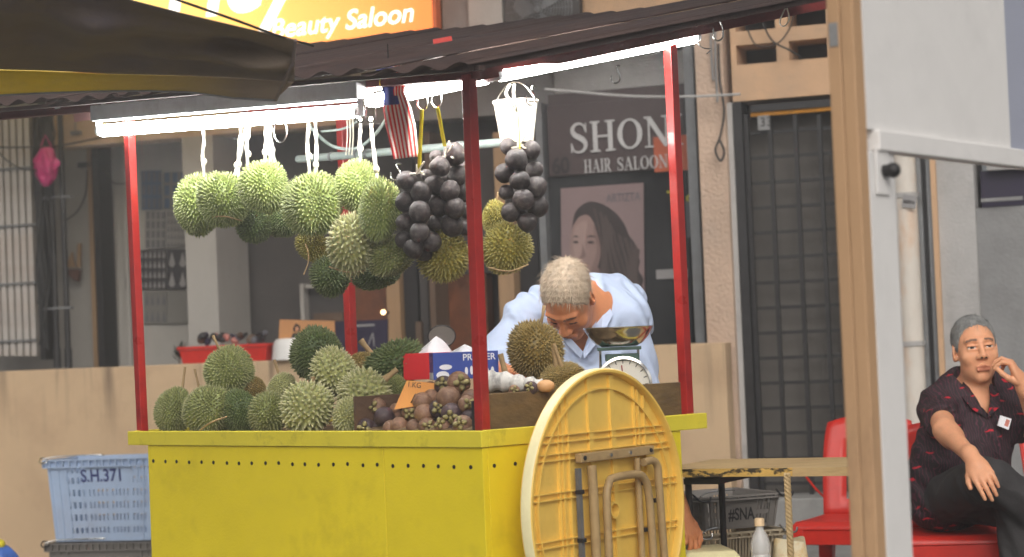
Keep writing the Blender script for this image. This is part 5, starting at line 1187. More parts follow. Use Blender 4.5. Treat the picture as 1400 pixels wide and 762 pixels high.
# ------------------------------------------------------------------ crates
def crate(name_label, o, yaw, w, d, h, m, slots, mt=None, text=None, taper=.9, handles=True, cat='crate', group=None, lid=False):
    """o: bottom front left corner (at rim width); front faces -Y turned by yaw"""
    ax = Vector((math.cos(yaw), math.sin(yaw), 0)); ay = Vector((-math.sin(yaw), math.cos(yaw), 0)); o = Vector(o)
    t_ = thing('plastic_crate', name_label, cat, o + ax * w / 2 + ay * d / 2, group)
    def Q(x, y, z):   # tapered
        f = taper + (1 - taper) * z / h; return o + ax * (w / 2 + (x - w / 2) * f) + ay * (d / 2 + (y - d / 2) * f) + UZ * z
    xsN, zsN, holes = slots
    def wall(nm, fx, fy, ln, n):
        xs = [0]; zs = [0]
        for k, (g0, g1, cnt) in enumerate(xsN):
            for q in range(cnt): a = ln * (g0 + (g1 - g0) * q / cnt); xs += [a, a + ln * (g1 - g0) / cnt * .5]
        xs.append(ln)
        for (z0, z1) in zsN: zs += [h * z0, h * z1]
        zs.append(h)
        mb = MB(); holey(mb, xs, zs, lambda i, j: i % 2 == 1 and j % 2 == 1 and holes(i, j, nm), lambda x, z: fx(x, z), n)
        return build(nm, mb, m, t_)
    th = .004
    wall('front_wall', lambda x, z: Q(x, 0, z), None, w, ay * th)
    wall('back_wall', lambda x, z: Q(x, d - th, z), None, w, ay * th)
    wall('side_wall', lambda x, z: Q(0, th + .0005 + x * (1 - 2 * th / d - .001 / d), z), None, d, ax * th)
    wall('side_wall', lambda x, z: Q(w - th, th + .0005 + x * (1 - 2 * th / d - .001 / d), z), None, d, ax * th)
    mb = MB(); mb.hexa([Q(.005, .005, .002), Q(w - .005, .005, .002), Q(w - .005, d - .005, .002), Q(.005, d - .005, .002), Q(.005, .005, .007), Q(w - .005, .005, .007), Q(w - .005, d - .005, .007), Q(.005, d - .005, .007)]); build('floor', mb, m, t_)
    # ribbed rim
    rw = .016; rh = min(.04, h * .14)
    for (p, q_, sd) in ((Q(-rw, -rw, h), Q(w + rw, -rw, h), ay), (Q(-rw, d, h), Q(w + rw, d, h), ay), (Q(-rw, .0005, h), Q(-rw, d - .0005, h), ax), (Q(w, .0005, h), Q(w, d - .0005, h), ax)):
        mb = MB(); dd = q_ - p; mb.obox(p - UZ * .006, dd, sd * rw, UZ * .006); mb.obox(p - UZ * rh, dd, sd * rw, UZ * .006)
        build('rim', mb, m, t_)
        mb = MB(); L_ = dd.length; n = max(6, int(L_ / .035))
        for k in range(n + 1): mb.obox(p + dd * (k / n) * .985 - UZ * (rh - .0062), dd.normalized() * .006, sd * rw * .98, UZ * (rh - .0124))
        o_ = build('rim_rib', mb, m, t_); o_['kind'] = 'stuff'
    for x in (.16, .84):
        mb = MB(); mb.obox(Q(w * x, -.012, h * .72), ax * .008, ay * .011, UZ * h * .16); build('bracket', mb, m, t_)
    for x in (.02, .1, .18, .9, .98):
        mb = MB(); mb.hexa([Q(w * x - .004, -.005, 0.003), Q(w * x + .004, -.005, .003), Q(w * x + .004, -.0006, .003), Q(w * x - .004, -.0006, .003), Q(w * x - .004, -.005, h - rh), Q(w * x + .004, -.005, h - rh), Q(w * x + .004, -.0006, h - rh), Q(w * x - .004, -.0006, h - rh)]); build('rib', mb, m, t_)
    if handles:
        for x in (-.01, w + .01):
            mb = MB(); mb.tube(smooth_path([Q(x, d * .1, h + .004), Q(x - .02, d * .02, h + .01), Q(x - .012, -.03, h - .01), Q(x + .02, -.035, h - .012), Q(x + .03, -.024, h + .002)], 5), .0035, 6); build('wire_handle', mb, M['steel'] if m is not M['crgrey'] else M['black'], t_, smooth=True)
        mb = MB(); mb.tube(smooth_path([Q(-.012, -.012, h + .004), Q(w * .1, .01, h + .016), Q(w * .45, .03, h + .018), Q(w * .5, .05, h + .012)], 5), .003, 6); build('wire_handle', mb, M['steel'], t_, smooth=True)
    if text:
        s_, x0, z0, hh, ww, mm = text; mb = MB(); p = Q(w * x0, 0, h * z0) - ay * .0015; add_text(mb, s_, p, ax, (Q(w * x0, 0, h * (z0 + hh)) - Q(w * x0, 0, h * z0)).normalized(), h * hh, w * ww, bold=.02); build('lettering', mb, mm, t_)
    return t_
M['crblue'] = mat('pale_blue_crate_plastic', srgb(172, 192, 220), .42, .06, 4, .05, stain=srgb(164, 172, 190), sscale=3, samt=.7)
M['crgrey'] = mat('dark_grey_crate_plastic', srgb(124, 119, 114), .5, .12, 6, .08, stain=srgb(94, 90, 86), sscale=5)
M['crtan'] = mat('tan_grey_crate_plastic', srgb(192, 176, 148), .5, .1, 6, .08, stain=srgb(122, 110, 94), sscale=5)
M['inkblue'] = mat('dark_blue_ink', srgb(34, 44, 110), .5, .1)
yawc = R_(-13)
slots_b = ([(.17, .37, 4), (.38, .58, 5), (.6, .78, 5), (.8, .95, 4)], [(.1, .17), (.25, .33), (.4, .48), (.55, .63), (.7, .78), (.83, .9)], lambda i, j, nm: not (nm == 'front_wall' and j >= 9 and 9 <= i <= 27))
o_ = at(67, 742, 10.4); cw = 158 / S(10.4)
cr = crate('pale blue plastic crate lettered S.H.371 beside the left end of the stall', o_, yawc, cw, .36, 112 / S(10.4), M['crblue'], slots_b, text=('S.H.371', .31, .725, .15, .37, M['inkblue']))
slots_g = ([(.06, .3, 5), (.34, .66, 8), (.7, .94, 5)], [(.15, .75)], lambda i, j, nm: True)
og = Vector((o_.x, o_.y, .004)); crate('dirty dark grey crate under the pale blue crate', og + Vector((-.0, -.02, 0)), yawc, cw + .01, .38, o_.z - .008, M['crgrey'], slots_g, taper=.95)
# crates under the side table
yr = R_(22); Yg = 7.3; og = at(962, 727, Yg); hg = 46 / S(Yg)
slots_r = ([(.06, .3, 5), (.72, .94, 5)], [(.12, .4), (.52, .82)], lambda i, j, nm: True)
crate('dark grey crate marked SNA under the wooden side table', og, yr, .3, .34, hg, M['crgrey'], slots_r, text=('#SNA', .33, .26, .36, .34, M['dkletter']))
slots_r2 = ([(.05, .95, 22)], [(.12, .86)], lambda i, j, nm: True)
crate('tan grey slatted crate below the dark marked one', Vector((og.x, og.y, og.z - .16)) , yr, .31, .35, .15, M['crtan'], slots_r2)
crate('tan grey crate at the bottom of the pile by the table leg', Vector((og.x, og.y, .003)), yr, .32, .36, og.z - .17, M['crtan'], slots_r2)

# ------------------------------------------------------------------ wooden side table
tb = thing('side_table', 'wooden side table with peeling edge between the round table and the tan post', 'table', at(1050, 762, 6.7))
zt = .745
fL, fR = atz(898, 642, zt), atz(1172, 638.5, zt); bL = atz(928, 628, zt); dpt = Vector((fL - fR).xyz); 
d_ = (fR - fL); d_.z = 0; Ln = d_.length; d_.normalize(); bk = Vector((-d_.y, d_.x, 0)); 
plm = mat('worn_tabletop_plank', srgb(186, 158, 112), .6, .14, 9, .2, 60, stain=srgb(140, 112, 76), sscale=6, stretch=(.3, 2, 2))
for k in range(3):
    mb = MB(); mb.obox(fL + bk * (.004 + k * .165) - UZ * .012, d_ * Ln, bk * .162, UZ * .012); build('plank', mb, plm, tb, bevel=.001)
em = mat('peeling_edge_paint', srgb(204, 166, 88), .6, .15, 12, .3, 60, stain=srgb(40, 34, 26), sscale=16, samt=.97, stretch=(1, 1, 2.4), sthr=(.52, .58))
mb = MB(); mb.obox(fL - UZ * .025 - bk * .012, d_ * Ln * .69, bk * .015, UZ * .025); build('edge_strip', mb, em, tb)
mb = MB(); mb.obox(fL + d_ * Ln * .692 - UZ * .026 - bk * .014, d_ * Ln * .3, bk * .017, UZ * .026); build('edge_strip', mb, plm, tb)
mb = MB(); mb.obox(fL + d_ * .08 - UZ * .05 + bk * .02, d_ * .12, bk * .3, UZ * .019); build('rail', mb, M['black'], tb)
for (f, bko, m, r) in ((.1, .1, 'black', .011), (.95, .1, 'black', .011), (.1, .4, 'black', .011), (.95, .4, 'black', .011)):
    mb = MB(); p = fL + d_ * Ln * f + bk * bko - UZ * .0125; mb.tube([p, Vector((p.x, p.y, .004))], r, 10); build('leg', mb, M[m], tb)
rp_ = thing('twisted_rope', 'tan twisted rope hanging straight down from the side table', 'rope', at(1080, 760, 6.45))
rt_ = mat('tan_rope', srgb(186, 160, 118), .8, .12, 40, .2); pa, pb2 = at(1076, 648, 6.5), at(1083, 800, 6.5)
for k in range(3):
    mb = MB(); mb.tube([pa.lerp(pb2, i / 90) + Vector((math.cos(i * .62 + k * 2.09), math.sin(i * .62 + k * 2.09), 0)) * .0055 for i in range(91)], .006, 6); build('strand', mb, rt_, rp_, smooth=True)
# cream box, bottle, printed bag
bx = thing('foam_box', 'cream coloured foam box lid beside the foot of the round table', 'box', at(970, 790, 6.75))
c0 = at(938, 762, 6.62); ax = Vector((math.cos(R_(6)), math.sin(R_(6)), 0)); ay = Vector((-math.sin(R_(6)), math.cos(R_(6)), 0))
W_ = 84 / S(6.62); mb = MB(); z0 = .0; h_ = at(940, 757, 6.62).z
def rr_(z, g): return [Vector((c0.x, c0.y, 0)) + ax * (-.02 + g) + ay * g + UZ * z, Vector((c0.x, c0.y, 0)) + ax * (W_ - g) + ay * g + UZ * z, Vector((c0.x, c0.y, 0)) + ax * (W_ - g) + ay * (.28 - g) + UZ * z, Vector((c0.x, c0.y, 0)) + ax * (-.02 + g) + ay * (.28 - g) + UZ * z]
M['foam'] = mat('cream_foam', srgb(224, 216, 170), .7, .05, 6, .1, 120, stain=srgb(150, 140, 110), sscale=9, samt=.4)
mb.hexa(rr_(.02, .02) + rr_(h_ - .05, .005)); build('body', mb, M['foam'], bx, bevel=.004)
mb = MB(); mb.hexa(rr_(h_ - .049, -.005) + rr_(h_, .03)); build('lid', mb, M['foam'], bx, bevel=.006)
bt = thing('water_bottle', 'clear plastic water bottle with a pale cap in front of the tan crate', 'bottle', at(1042, 800, 6.6)); pb3 = at(1042, 800, 6.6); hb_ = at(1040, 713, 6.6).z - pb3.z
mb = MB(); mb.lathe([(1e-4, 0), (.028, 0), (.032, .01), (.032, hb_ * .18), (.029, hb_ * .22), (.032, hb_ * .26), (.032, hb_ * .45), (.028, hb_ * .49), (.032, hb_ * .53), (.031, hb_ * .66), (.024, hb_ * .78), (.013, hb_ * .88), (.012, hb_ * .96)], 22, pb3); ob = build('bottle', mb, glass('clear_plastic', (.98, .99, 1), .12), bt, smooth=True); s_ = ob.modifiers.new('thickness', 'SOLIDIFY'); s_.thickness = .0012
mb = MB(); mb.lathe([(1e-4, 0), (.0155, 0), (.0155, .02), (.013, .024), (1e-4, .024)], 18, pb3 + UZ * (hb_ * .93)); build('cap', mb, mat('pale_cap', srgb(230, 200, 160), .5), bt, smooth=True)
# the bottle and the printed bag stand on a low board
bd = MB(); z_ = pb3.z - .001; p = at(1040, 800, 6.6); bd.obox((p.x - .14, p.y - .1, z_ - .02), (.5, 0, 0), (0, .3, 0), (0, 0, .02)); o = build('low_board', bd, plm, bevel=.002); tag(o, 'low wooden board on blocks beneath the water bottle', 'board')
for k in range(2):
    bd = MB(); bd.obox((p.x - .12 + k * .38, p.y - .08, .002), (.08, 0, 0), (0, .24, 0), (0, 0, z_ - .0225)); q2 = build('board_block', bd, M['brownwood'], o)
bg_ = thing('printed_bag', 'cream bag printed with yellow pictures standing beside the water bottle', 'bag', at(1085, 800, 6.62)); p = at(1060, 800, 6.62)
rows = []; W2 = 46 / S(6.6); Hb = at(1085, 741, 6.6).z - z_
for i in range(13):
    t = i / 12; row = []
    for j in range(20):
        a = 2 * math.pi * j / 20; cx = math.copysign(abs(math.cos(a)) ** .6, math.cos(a)); cy = math.copysign(abs(math.sin(a)) ** .6, math.sin(a))
        row.append(Vector((p.x + W2 * .55, p.y + .06, z_ + Hb * t)) + Vector((cx * W2 * .55 * (1 - .12 * t + .03 * math.sin(4 * a + 5 * t)), cy * .05 * (1 - .5 * t), .008 * t * math.sin(a * 2))))
    row.append(row[0]); rows.append(row)
rows.append([Vector((p.x + W2 * .55, p.y + .06, z_ + Hb))] * 21)
mb = MB(); mb.grid(rows); build('bag', mb, mat('printed_bag_film', srgb(226, 214, 182), .4, .05, 6, .1, stain=srgb(208, 160, 60), sscale=22, samt=.9), bg_, smooth=True, auto=60)
wire('red_straw', [at(1102, 652, 8.6), at(1115, 668, 8.6), at(1127, 680, 8.6)], .005, 'thin red cord hanging in front of the grille door', 'redplastic', 'cord')
bb = thing('blue_bag', 'blue and yellow plastic bag at the bottom left corner', 'bag', at(5, 790, 9.3)); p = at(2, 775, 9.3)
rows = []
for i in range(10):
    t = i / 9; rows.append([p + Vector((math.cos(a) * .07 * math.sqrt(max(0, 1 - t * t)) * (1 + .2 * math.sin(5 * a + t * 4)), math.sin(a) * .07 * math.sqrt(max(0, 1 - t * t)), t * .1)) for a in np.linspace(0, 2 * math.pi, 25)])
mb = MB(); mb.grid(rows); build('bag', mb, mat('blue_plastic_film', srgb(70, 110, 190), .4, .25, 20, .2), bb, smooth=True, auto=40)
mb = MB(); mb.sphere(p + Vector((-.0, -.02, .1)), (.025, .02, .022), 10, 8); build('yellow_knot', mb, M['yellow_ribbon'], bb, smooth=True)

# ------------------------------------------------------------------ folded round table leaning on the stall
rt_t = thing('folding_table', 'round yellow folding table standing on its edge, tan steel legs folded, against the stall', 'folding table', at(829, 883, 6.0))
ct = at(832, 694, 6.0); RR = 189 / S(6.0)
al = R_(54); fn_ = Vector((math.sin(al), -math.cos(al), 0)); ex = Vector((math.cos(al), math.sin(al), 0)); ez = UZ.copy()
ln = R_(.4); fn_ = (fn_ * math.cos(ln) + UZ * math.sin(ln)).normalized(); ez = (UZ - fn_ * UZ.dot(fn_)).normalized()
TM = Matrix((ex, ez, fn_)).transposed()      # local x right, y up, z out of the face
def TP(x, y, z=0): return ct + TM @ Vector((x, y, z))
M['tyellow'] = mat('yellow_table_plastic', srgb(240, 200, 96), .45, .06, 4, .06, stain=srgb(170, 120, 40), sscale=4, samt=.4)
M['tancoat'] = mat('tan_leg_enamel', srgb(176, 148, 104), .38, .1, 9, .06, stain=srgb(120, 92, 58), sscale=12, samt=.6)
mb = MB(); mb.lathe([(1e-4, -.03), (RR - .008, -.03), (RR, -.024), (RR, .008), (RR - .003, .012), (RR - .009, .012), (RR - .012, .008), (RR - .013, -.012), (1e-4, -.012)], 96, ct, TM); build('tabletop', mb, M['tyellow'], rt_t, smooth=True, auto=35)
mb = MB(); mb.lathe([(RR - .0005, -.022), (RR + .002, -.02), (RR + .002, .006), (RR - .0005, .009)], 96, ct, TM, closed=True); build('edge_band', mb, mat('cream_edge_band', srgb(236, 226, 178), .4, .04), rt_t, smooth=True)
def rib_line(x0, y0, x1, y1, nm='rib', h=.011, w=.003):
    d = (TM @ Vector((x1 - x0, y1 - y0, 0))); a = TP(x0, y0, -.0125); s2 = d.normalized().cross(fn_) * w
    mb = MB(); mb.obox(a - s2 / 2, d, s2, fn_ * h); build(nm, mb, M['tyellow'], rt_t)
lim = lambda v: math.sqrt(max(0, (RR - .016) ** 2 - v * v))
for y in (.215, .196, .165, .148, .06, .042, -.068, -.086, -.2, -.218): rib_line(-lim(y), y, lim(y), y)
for x in (-.225, -.205, -.175, .165, .185, .215): rib_line(x, -lim(x), x, lim(x), h=.0095)
for x in (-.062, .05):
    rib_line(x, -lim(x), x, lim(x), h=.009, w=.02)
mb = MB(); r2 = RR * .855; mb.lathe([(r2, -.0122), (r2, -.0005), (r2 + .004, -.0005), (r2 + .004, -.0122)], 96, ct, TM, closed=True); build('ring_rib', mb, M['tyellow'], rt_t, smooth=True)
mb = MB(); cb_ = TP(.008, -.008, -.012); mb.lathe([(.024, 0), (.024, .03), (.019, .03), (.019, .001), (1e-4, .001)], 28, cb_, TM); build('centre_boss', mb, M['tyellow'], rt_t, smooth=True)
def leg(pts, r=.0125, nm='leg'):
    mb = MB(); mb.tube(smooth_path([TP(*p) for p in pts], 5), r, 12); build(nm, mb, M['tancoat'], rt_t, smooth=True)
mb = MB(); a = TP(-.155, .135, .0); d = TM @ Vector((.375, 0, 0)); mb.obox(a, d, TM @ Vector((0, .026, 0)), fn_ * .022); build('hinge_bar', mb, M['tancoat'], rt_t, bevel=.003)
for x in (-.14, -.01, .09, .2):
    mb = MB(); c = TP(x, .148, .022); mb.tube([c, c + fn_ * .004], .006, 10); build('bolt', mb, M['blackplastic'] if x in (-.14, .2) else M['steel'], rt_t)
leg([(-.105, .125, .02), (-.105, .05, .022), (-.105, -.12, .022), (-.105, -.3, .022)], .0135)
leg([(-.062, -.3, .034), (-.06, -.08, .034), (-.058, .03, .034), (-.045, .068, .034), (-.02, .084, .034), (.1, .086, .034), (.14, .07, .034), (.158, .03, .034), (.166, -.08, .034), (.172, -.3, .034)], .0115)
leg([(.16, .115, .02), (.205, .118, .022), (.228, .1, .024), (.232, .05, .024), (.24, -.12, .024), (.25, -.3, .024)], .0115)
leg([(.14, .13, .012), (.142, 0, .012), (.145, -.3, .012)], .009, 'brace')
mb = MB(); a = TP(-.155, -.32, -.002); mb.obox(a, TM @ Vector((.014, 0, 0)), TM @ Vector((0, .44, 0)), fn_ * .012); build('steel_strip', mb, M['greymetal'], rt_t)
for (x, y) in ((-.148, .055), (-.148, -.078), (.17, .055), (.17, -.078), (.24, .0)):
    mb = MB(); c = TP(x, y, .006); mb.cbox(c, (.02, .012, .02), TM); build('clip', mb, M['blackplastic'], rt_t, bevel=.002)
bxk = Vector((ct.x, ct.y, 0)); zb_ = (ct - ez * RR).z
crate('low tan grey crate propping up the round folding table', bxk + Vector((-.2, -.16, .003)), 0, .4, .3, zb_ - .012, M['crtan'], slots_r2, handles=False)

# ------------------------------------------------------------------ red plastic chairs
def chair(label, c, yaw, zs=.43, w=.41):
    t_ = thing('plastic_chair', label, 'chair', Vector((c.x, c.y, 0)), 'red plastic chairs'); Rz = Matrix.Rotation(yaw, 3, 'Z'); o = Vector((c.x, c.y, 0))
    P = lambda x, y, z: o + Rz @ Vector((x, y, z))      # sitter faces -y
    mb = MB(); n = 16; rows = []
    for i in range(n + 1):
        row = []
        for j in range(n + 1):
            x = -1 + 2 * j / n; y = -1 + 2 * i / n; ed = max(abs(x), abs(y)); dz = -.012 * (1 - x * x) * (1 - y * y) - (.03 * max(0, ed - .86) / .14)
            kx = 1 - .06 * (y + 1) / 2; row.append(P(x * w / 2 * kx, y * w / 2, zs + dz))
        rows.append(row)
    mb.grid(rows); so = build('seat', mb, M['redplastic'], t_, smooth=True, auto=60); s_ = so.modifiers.new('thickness', 'SOLIDIFY'); s_.thickness = .006
    mb = MB(); h2 = w / 2
    for (a, b) in (((-h2 + .01, -h2 + .004), (h2 - .01, -h2 + .004)), ((-h2 + .004, -h2 + .012), (-h2 * .94 + .004, h2 - .01)), ((h2 - .004, -h2 + .012), (h2 * .94 - .004, h2 - .01)), ((-h2 * .94 + .01, h2 - .004), (h2 * .94 - .01, h2 - .004))):
        p, q = P(a[0], a[1], zs - .085), P(b[0], b[1], zs - .085); d = q - p; s2 = Vector((d.y, -d.x, 0)).normalized() * .006; mb.obox(p - s2 / 2, d, s2, UZ * .062)
    build('apron', mb, M['redplastic'], t_, bevel=.003)
    for (x, y) in ((-h2 + .03, -h2 + .03), (h2 - .03, -h2 + .03), (-h2 + .04, h2 - .03), (h2 - .04, h2 - .03)):
        sx, sy = math.copysign(1, x), math.copysign(1, y); mb = MB(); a = .032; b2 = .02
        top = [P(x + dx * a, y + dy * a, zs - .022) for dx, dy in ((-1, -1), (1, -1), (1, 1), (-1, 1))]; bot = [P(x + sx * .03 + dx * b2, y + sy * .03 + dy * b2, .002 + ZW) for dx, dy in ((-1, -1), (1, -1), (1, 1), (-1, 1))]
        mb.hexa(bot + top); build('leg', mb, M['redplastic'], t_, bevel=.008)
    rows = []
    for i in range(13):
        t = i / 12; row = []
        for j in range(13):
            x = -1 + 2 * j / 12; ww = h2 * (.86 + .1 * t - .12 * t ** 4); row.append(P(x * ww, h2 - .02 + .1 * t + .03 * (1 - x * x) * 1.0 - .02, zs - .01 + .4 * t - .03 * t ** 3 * x * x))
        rows.append(row)
    def hole(i, j): return j in (3, 4, 7, 8) and 2 <= i <= 8
    mb = MB(); nc_ = 13; vs = [p for r in rows for p in r]
    mb.add(vs, [(i * nc_ + j, i * nc_ + j + 1, (i + 1) * nc_ + j + 1, (i + 1) * nc_ + j) for i in range(12) for j in range(12) if not hole(i, j)])
    bo = build('backrest', mb, M['redplastic'], t_, smooth=True, auto=60); s_ = bo.modifiers.new('thickness', 'SOLIDIFY'); s_.thickness = .008
    return t_
ZW = 0.0
MANY = 7.75
chair('red plastic chair the patterned shirt man sits on', at(1294, 600, MANY), R_(-8), zs=.415, w=.42)
chair('empty red plastic chair facing left beside the side table', at(1164, 600, 8.3), R_(-25))
chair('red plastic chair mostly out of frame behind the seated man at the right edge', at(1440, 600, 8.3), R_(10))
# ------------------------------------------------------------------ people: one continuous surface per body from a blended distance field
class Field:
    def __init__(s, lo, hi, h):
        s.lo = np.array(lo, float); s.h = h; s.n = np.ceil((np.array(hi) - s.lo) / h).astype(int) + 1
        s.f = np.full(s.n, 1.0, np.float32)
        s.ax = [s.lo[i] + h * np.arange(s.n[i]) for i in range(3)]
    def win(s, lo, hi, m):
        a = np.clip(np.floor((np.array(lo) - m - s.lo) / s.h).astype(int), 0, s.n - 1); b = np.clip(np.ceil((np.array(hi) + m - s.lo) / s.h).astype(int) + 1, 1, s.n)
        if np.any(b <= a): return None
        sl = tuple(slice(a[i], b[i]) for i in range(3))
        X, Y, Z = np.meshgrid(*[s.ax[i][sl[i]] for i in range(3)], indexing='ij', sparse=True)
        return sl, X, Y, Z
    def comb(s, sl, d, k, sub=False):
        f = s.f[sl]; d = d.astype(np.float32)
        if sub:
            d = -d; h = np.clip(.5 - .5 * (f - d) / k, 0, 1) if k else 0
            s.f[sl] = (f * (1 - h) + d * h + k * h * (1 - h)) if k else np.maximum(f, d)
        else:
            h = np.clip(.5 + .5 * (f - d) / k, 0, 1); s.f[sl] = f * (1 - h) + d * h - k * h * (1 - h)
    def cap(s, a, b, ra, rb, k=.02, sub=False):
        a = np.array(a); b = np.array(b); r = max(ra, rb); w = s.win(np.minimum(a, b), np.maximum(a, b), r + k + 2 * s.h)
        if w is None: return
        sl, X, Y, Z = w; d = b - a; L = (d @ d) or 1e-9
        t = np.clip(((X - a[0]) * d[0] + (Y - a[1]) * d[1] + (Z - a[2]) * d[2]) / L, 0, 1)
        D = np.sqrt((X - a[0] - t * d[0]) ** 2 + (Y - a[1] - t * d[1]) ** 2 + (Z - a[2] - t * d[2]) ** 2) - (ra + (rb - ra) * t)
        s.comb(sl, D, k, sub)
    def ell(s, c, r, R=None, k=.02, sub=False):
        c = np.array(c); r = np.array(r); R = np.eye(3) if R is None else np.array(R); m = float(max(r))
        w = s.win(c, c, m + k + 2 * s.h)
        if w is None: return
        sl, X, Y, Z = w; x, y, z = X - c[0], Y - c[1], Z - c[2]
        q = [(R[0, i] * x + R[1, i] * y + R[2, i] * z) / r[i] for i in range(3)]
        k0 = np.sqrt(q[0] ** 2 + q[1] ** 2 + q[2] ** 2) + 1e-9; k1 = np.sqrt((q[0] / r[0]) ** 2 + (q[1] / r[1]) ** 2 + (q[2] / r[2]) ** 2) + 1e-9
        s.comb(sl, k0 * (k0 - 1) / k1, k, sub)
    def func(s, fn, op='max'):
        X, Y, Z = np.meshgrid(*s.ax, indexing='ij', sparse=True); d = fn(X, Y, Z)
        s.f = (np.maximum(s.f, d) if op == 'max' else s.f + d).astype(np.float32)
    def mesh(s):
        f = s.f; f[0], f[-1] = 1, 1; f[:, 0], f[:, -1] = 1, 1; f[:, :, 0], f[:, :, -1] = 1, 1
        ins = f < 0; n = s.n
        cnt = np.zeros(n - 1, np.int8)
        for dx in (0, 1):
            for dy in (0, 1):
                for dz in (0, 1): cnt += ins[dx:n[0] - 1 + dx, dy:n[1] - 1 + dy, dz:n[2] - 1 + dz]
        cells = np.argwhere((cnt > 0) & (cnt < 8)); idx = np.full(n - 1, -1, np.int32); idx[tuple(cells.T)] = np.arange(len(cells))
        acc = np.zeros((len(cells), 3)); num = np.zeros(len(cells))
        off = np.array([(x, y, z) for x in (0, 1) for y in (0, 1) for z in (0, 1)])
        for i in range(8):
            for j in range(i + 1, 8):
                if np.abs(off[i] - off[j]).sum() != 1: continue
                a = f[tuple((cells + off[i]).T)].astype(float); b = f[tuple((cells + off[j]).T)].astype(float); m = (a < 0) != (b < 0)
                t = np.where(m, a / np.where(m, a - b, 1), 0); p = off[i] + (off[j] - off[i]) * t[:, None]
                acc += np.where(m[:, None], p, 0); num += m
        V = s.lo + (cells + acc / num[:, None]) * s.h
        F = []
        for ax in range(3):
            u, v = (ax + 1) % 3, (ax + 2) % 3
            sl0 = [slice(None)] * 3; sl1 = [slice(None)] * 3; sl0[ax] = slice(0, n[ax] - 1); sl1[ax] = slice(1, n[ax])
            a = ins[tuple(sl0)]; b = ins[tuple(sl1)]; e = np.argwhere(a != b)
            e = e[(e[:, u] > 0) & (e[:, v] > 0) & (e[:, u] < n[u] - 1) & (e[:, v] < n[v] - 1)]
            du = np.zeros(3, int); du[u] = 1; dv = np.zeros(3, int); dv[v] = 1
            q = np.stack([idx[tuple((e - du - dv).T)], idx[tuple((e - dv).T)], idx[tuple(e.T)], idx[tuple((e - du).T)]], 1)
            flip = ~a[tuple(e.T)]; q[flip] = q[flip][:, ::-1]; F.append(q)
        return V, np.concatenate(F)
def field_obj(name, fld, mats, parent, assign=None):
    V, Fq = fld.mesh(); c = V.mean(0); me = bpy.data.meshes.new(name)
    me.vertices.add(len(V)); me.vertices.foreach_set('co', (V - c).astype(np.float32).ravel())
    me.loops.add(len(Fq) * 4); me.loops.foreach_set('vertex_index', Fq.ravel().astype(np.int32))
    me.polygons.add(len(Fq)); me.polygons.foreach_set('loop_start', np.arange(0, len(Fq) * 4, 4, dtype=np.int32))
    try: me.polygons.foreach_set('loop_total', np.full(len(Fq), 4, np.int32))
    except Exception: pass
    me.update(calc_edges=True); me.polygons.foreach_set('use_smooth', np.ones(len(Fq), bool))
    for m in (mats if isinstance(mats, list) else [mats]): me.materials.append(m)
    if assign is not None:
        fc = V[Fq].mean(1); me.polygons.foreach_set('material_index', assign(fc).astype(np.int32))
    me.update(); return finish(name, me, parent, Vector(c))
def snoise(X, Y, Z, sc, seed=0):
    a = np.sin(X * sc + 1.3 * np.sin(Y * sc * .8 + seed) + seed) * np.sin(Y * sc * 1.1 + 1.1 * np.sin(Z * sc * .9 + 2 * seed)) + np.sin(Z * sc * .95 + 1.2 * np.sin(X * sc * 1.2 - seed) + .5 * seed)
    return a * .5
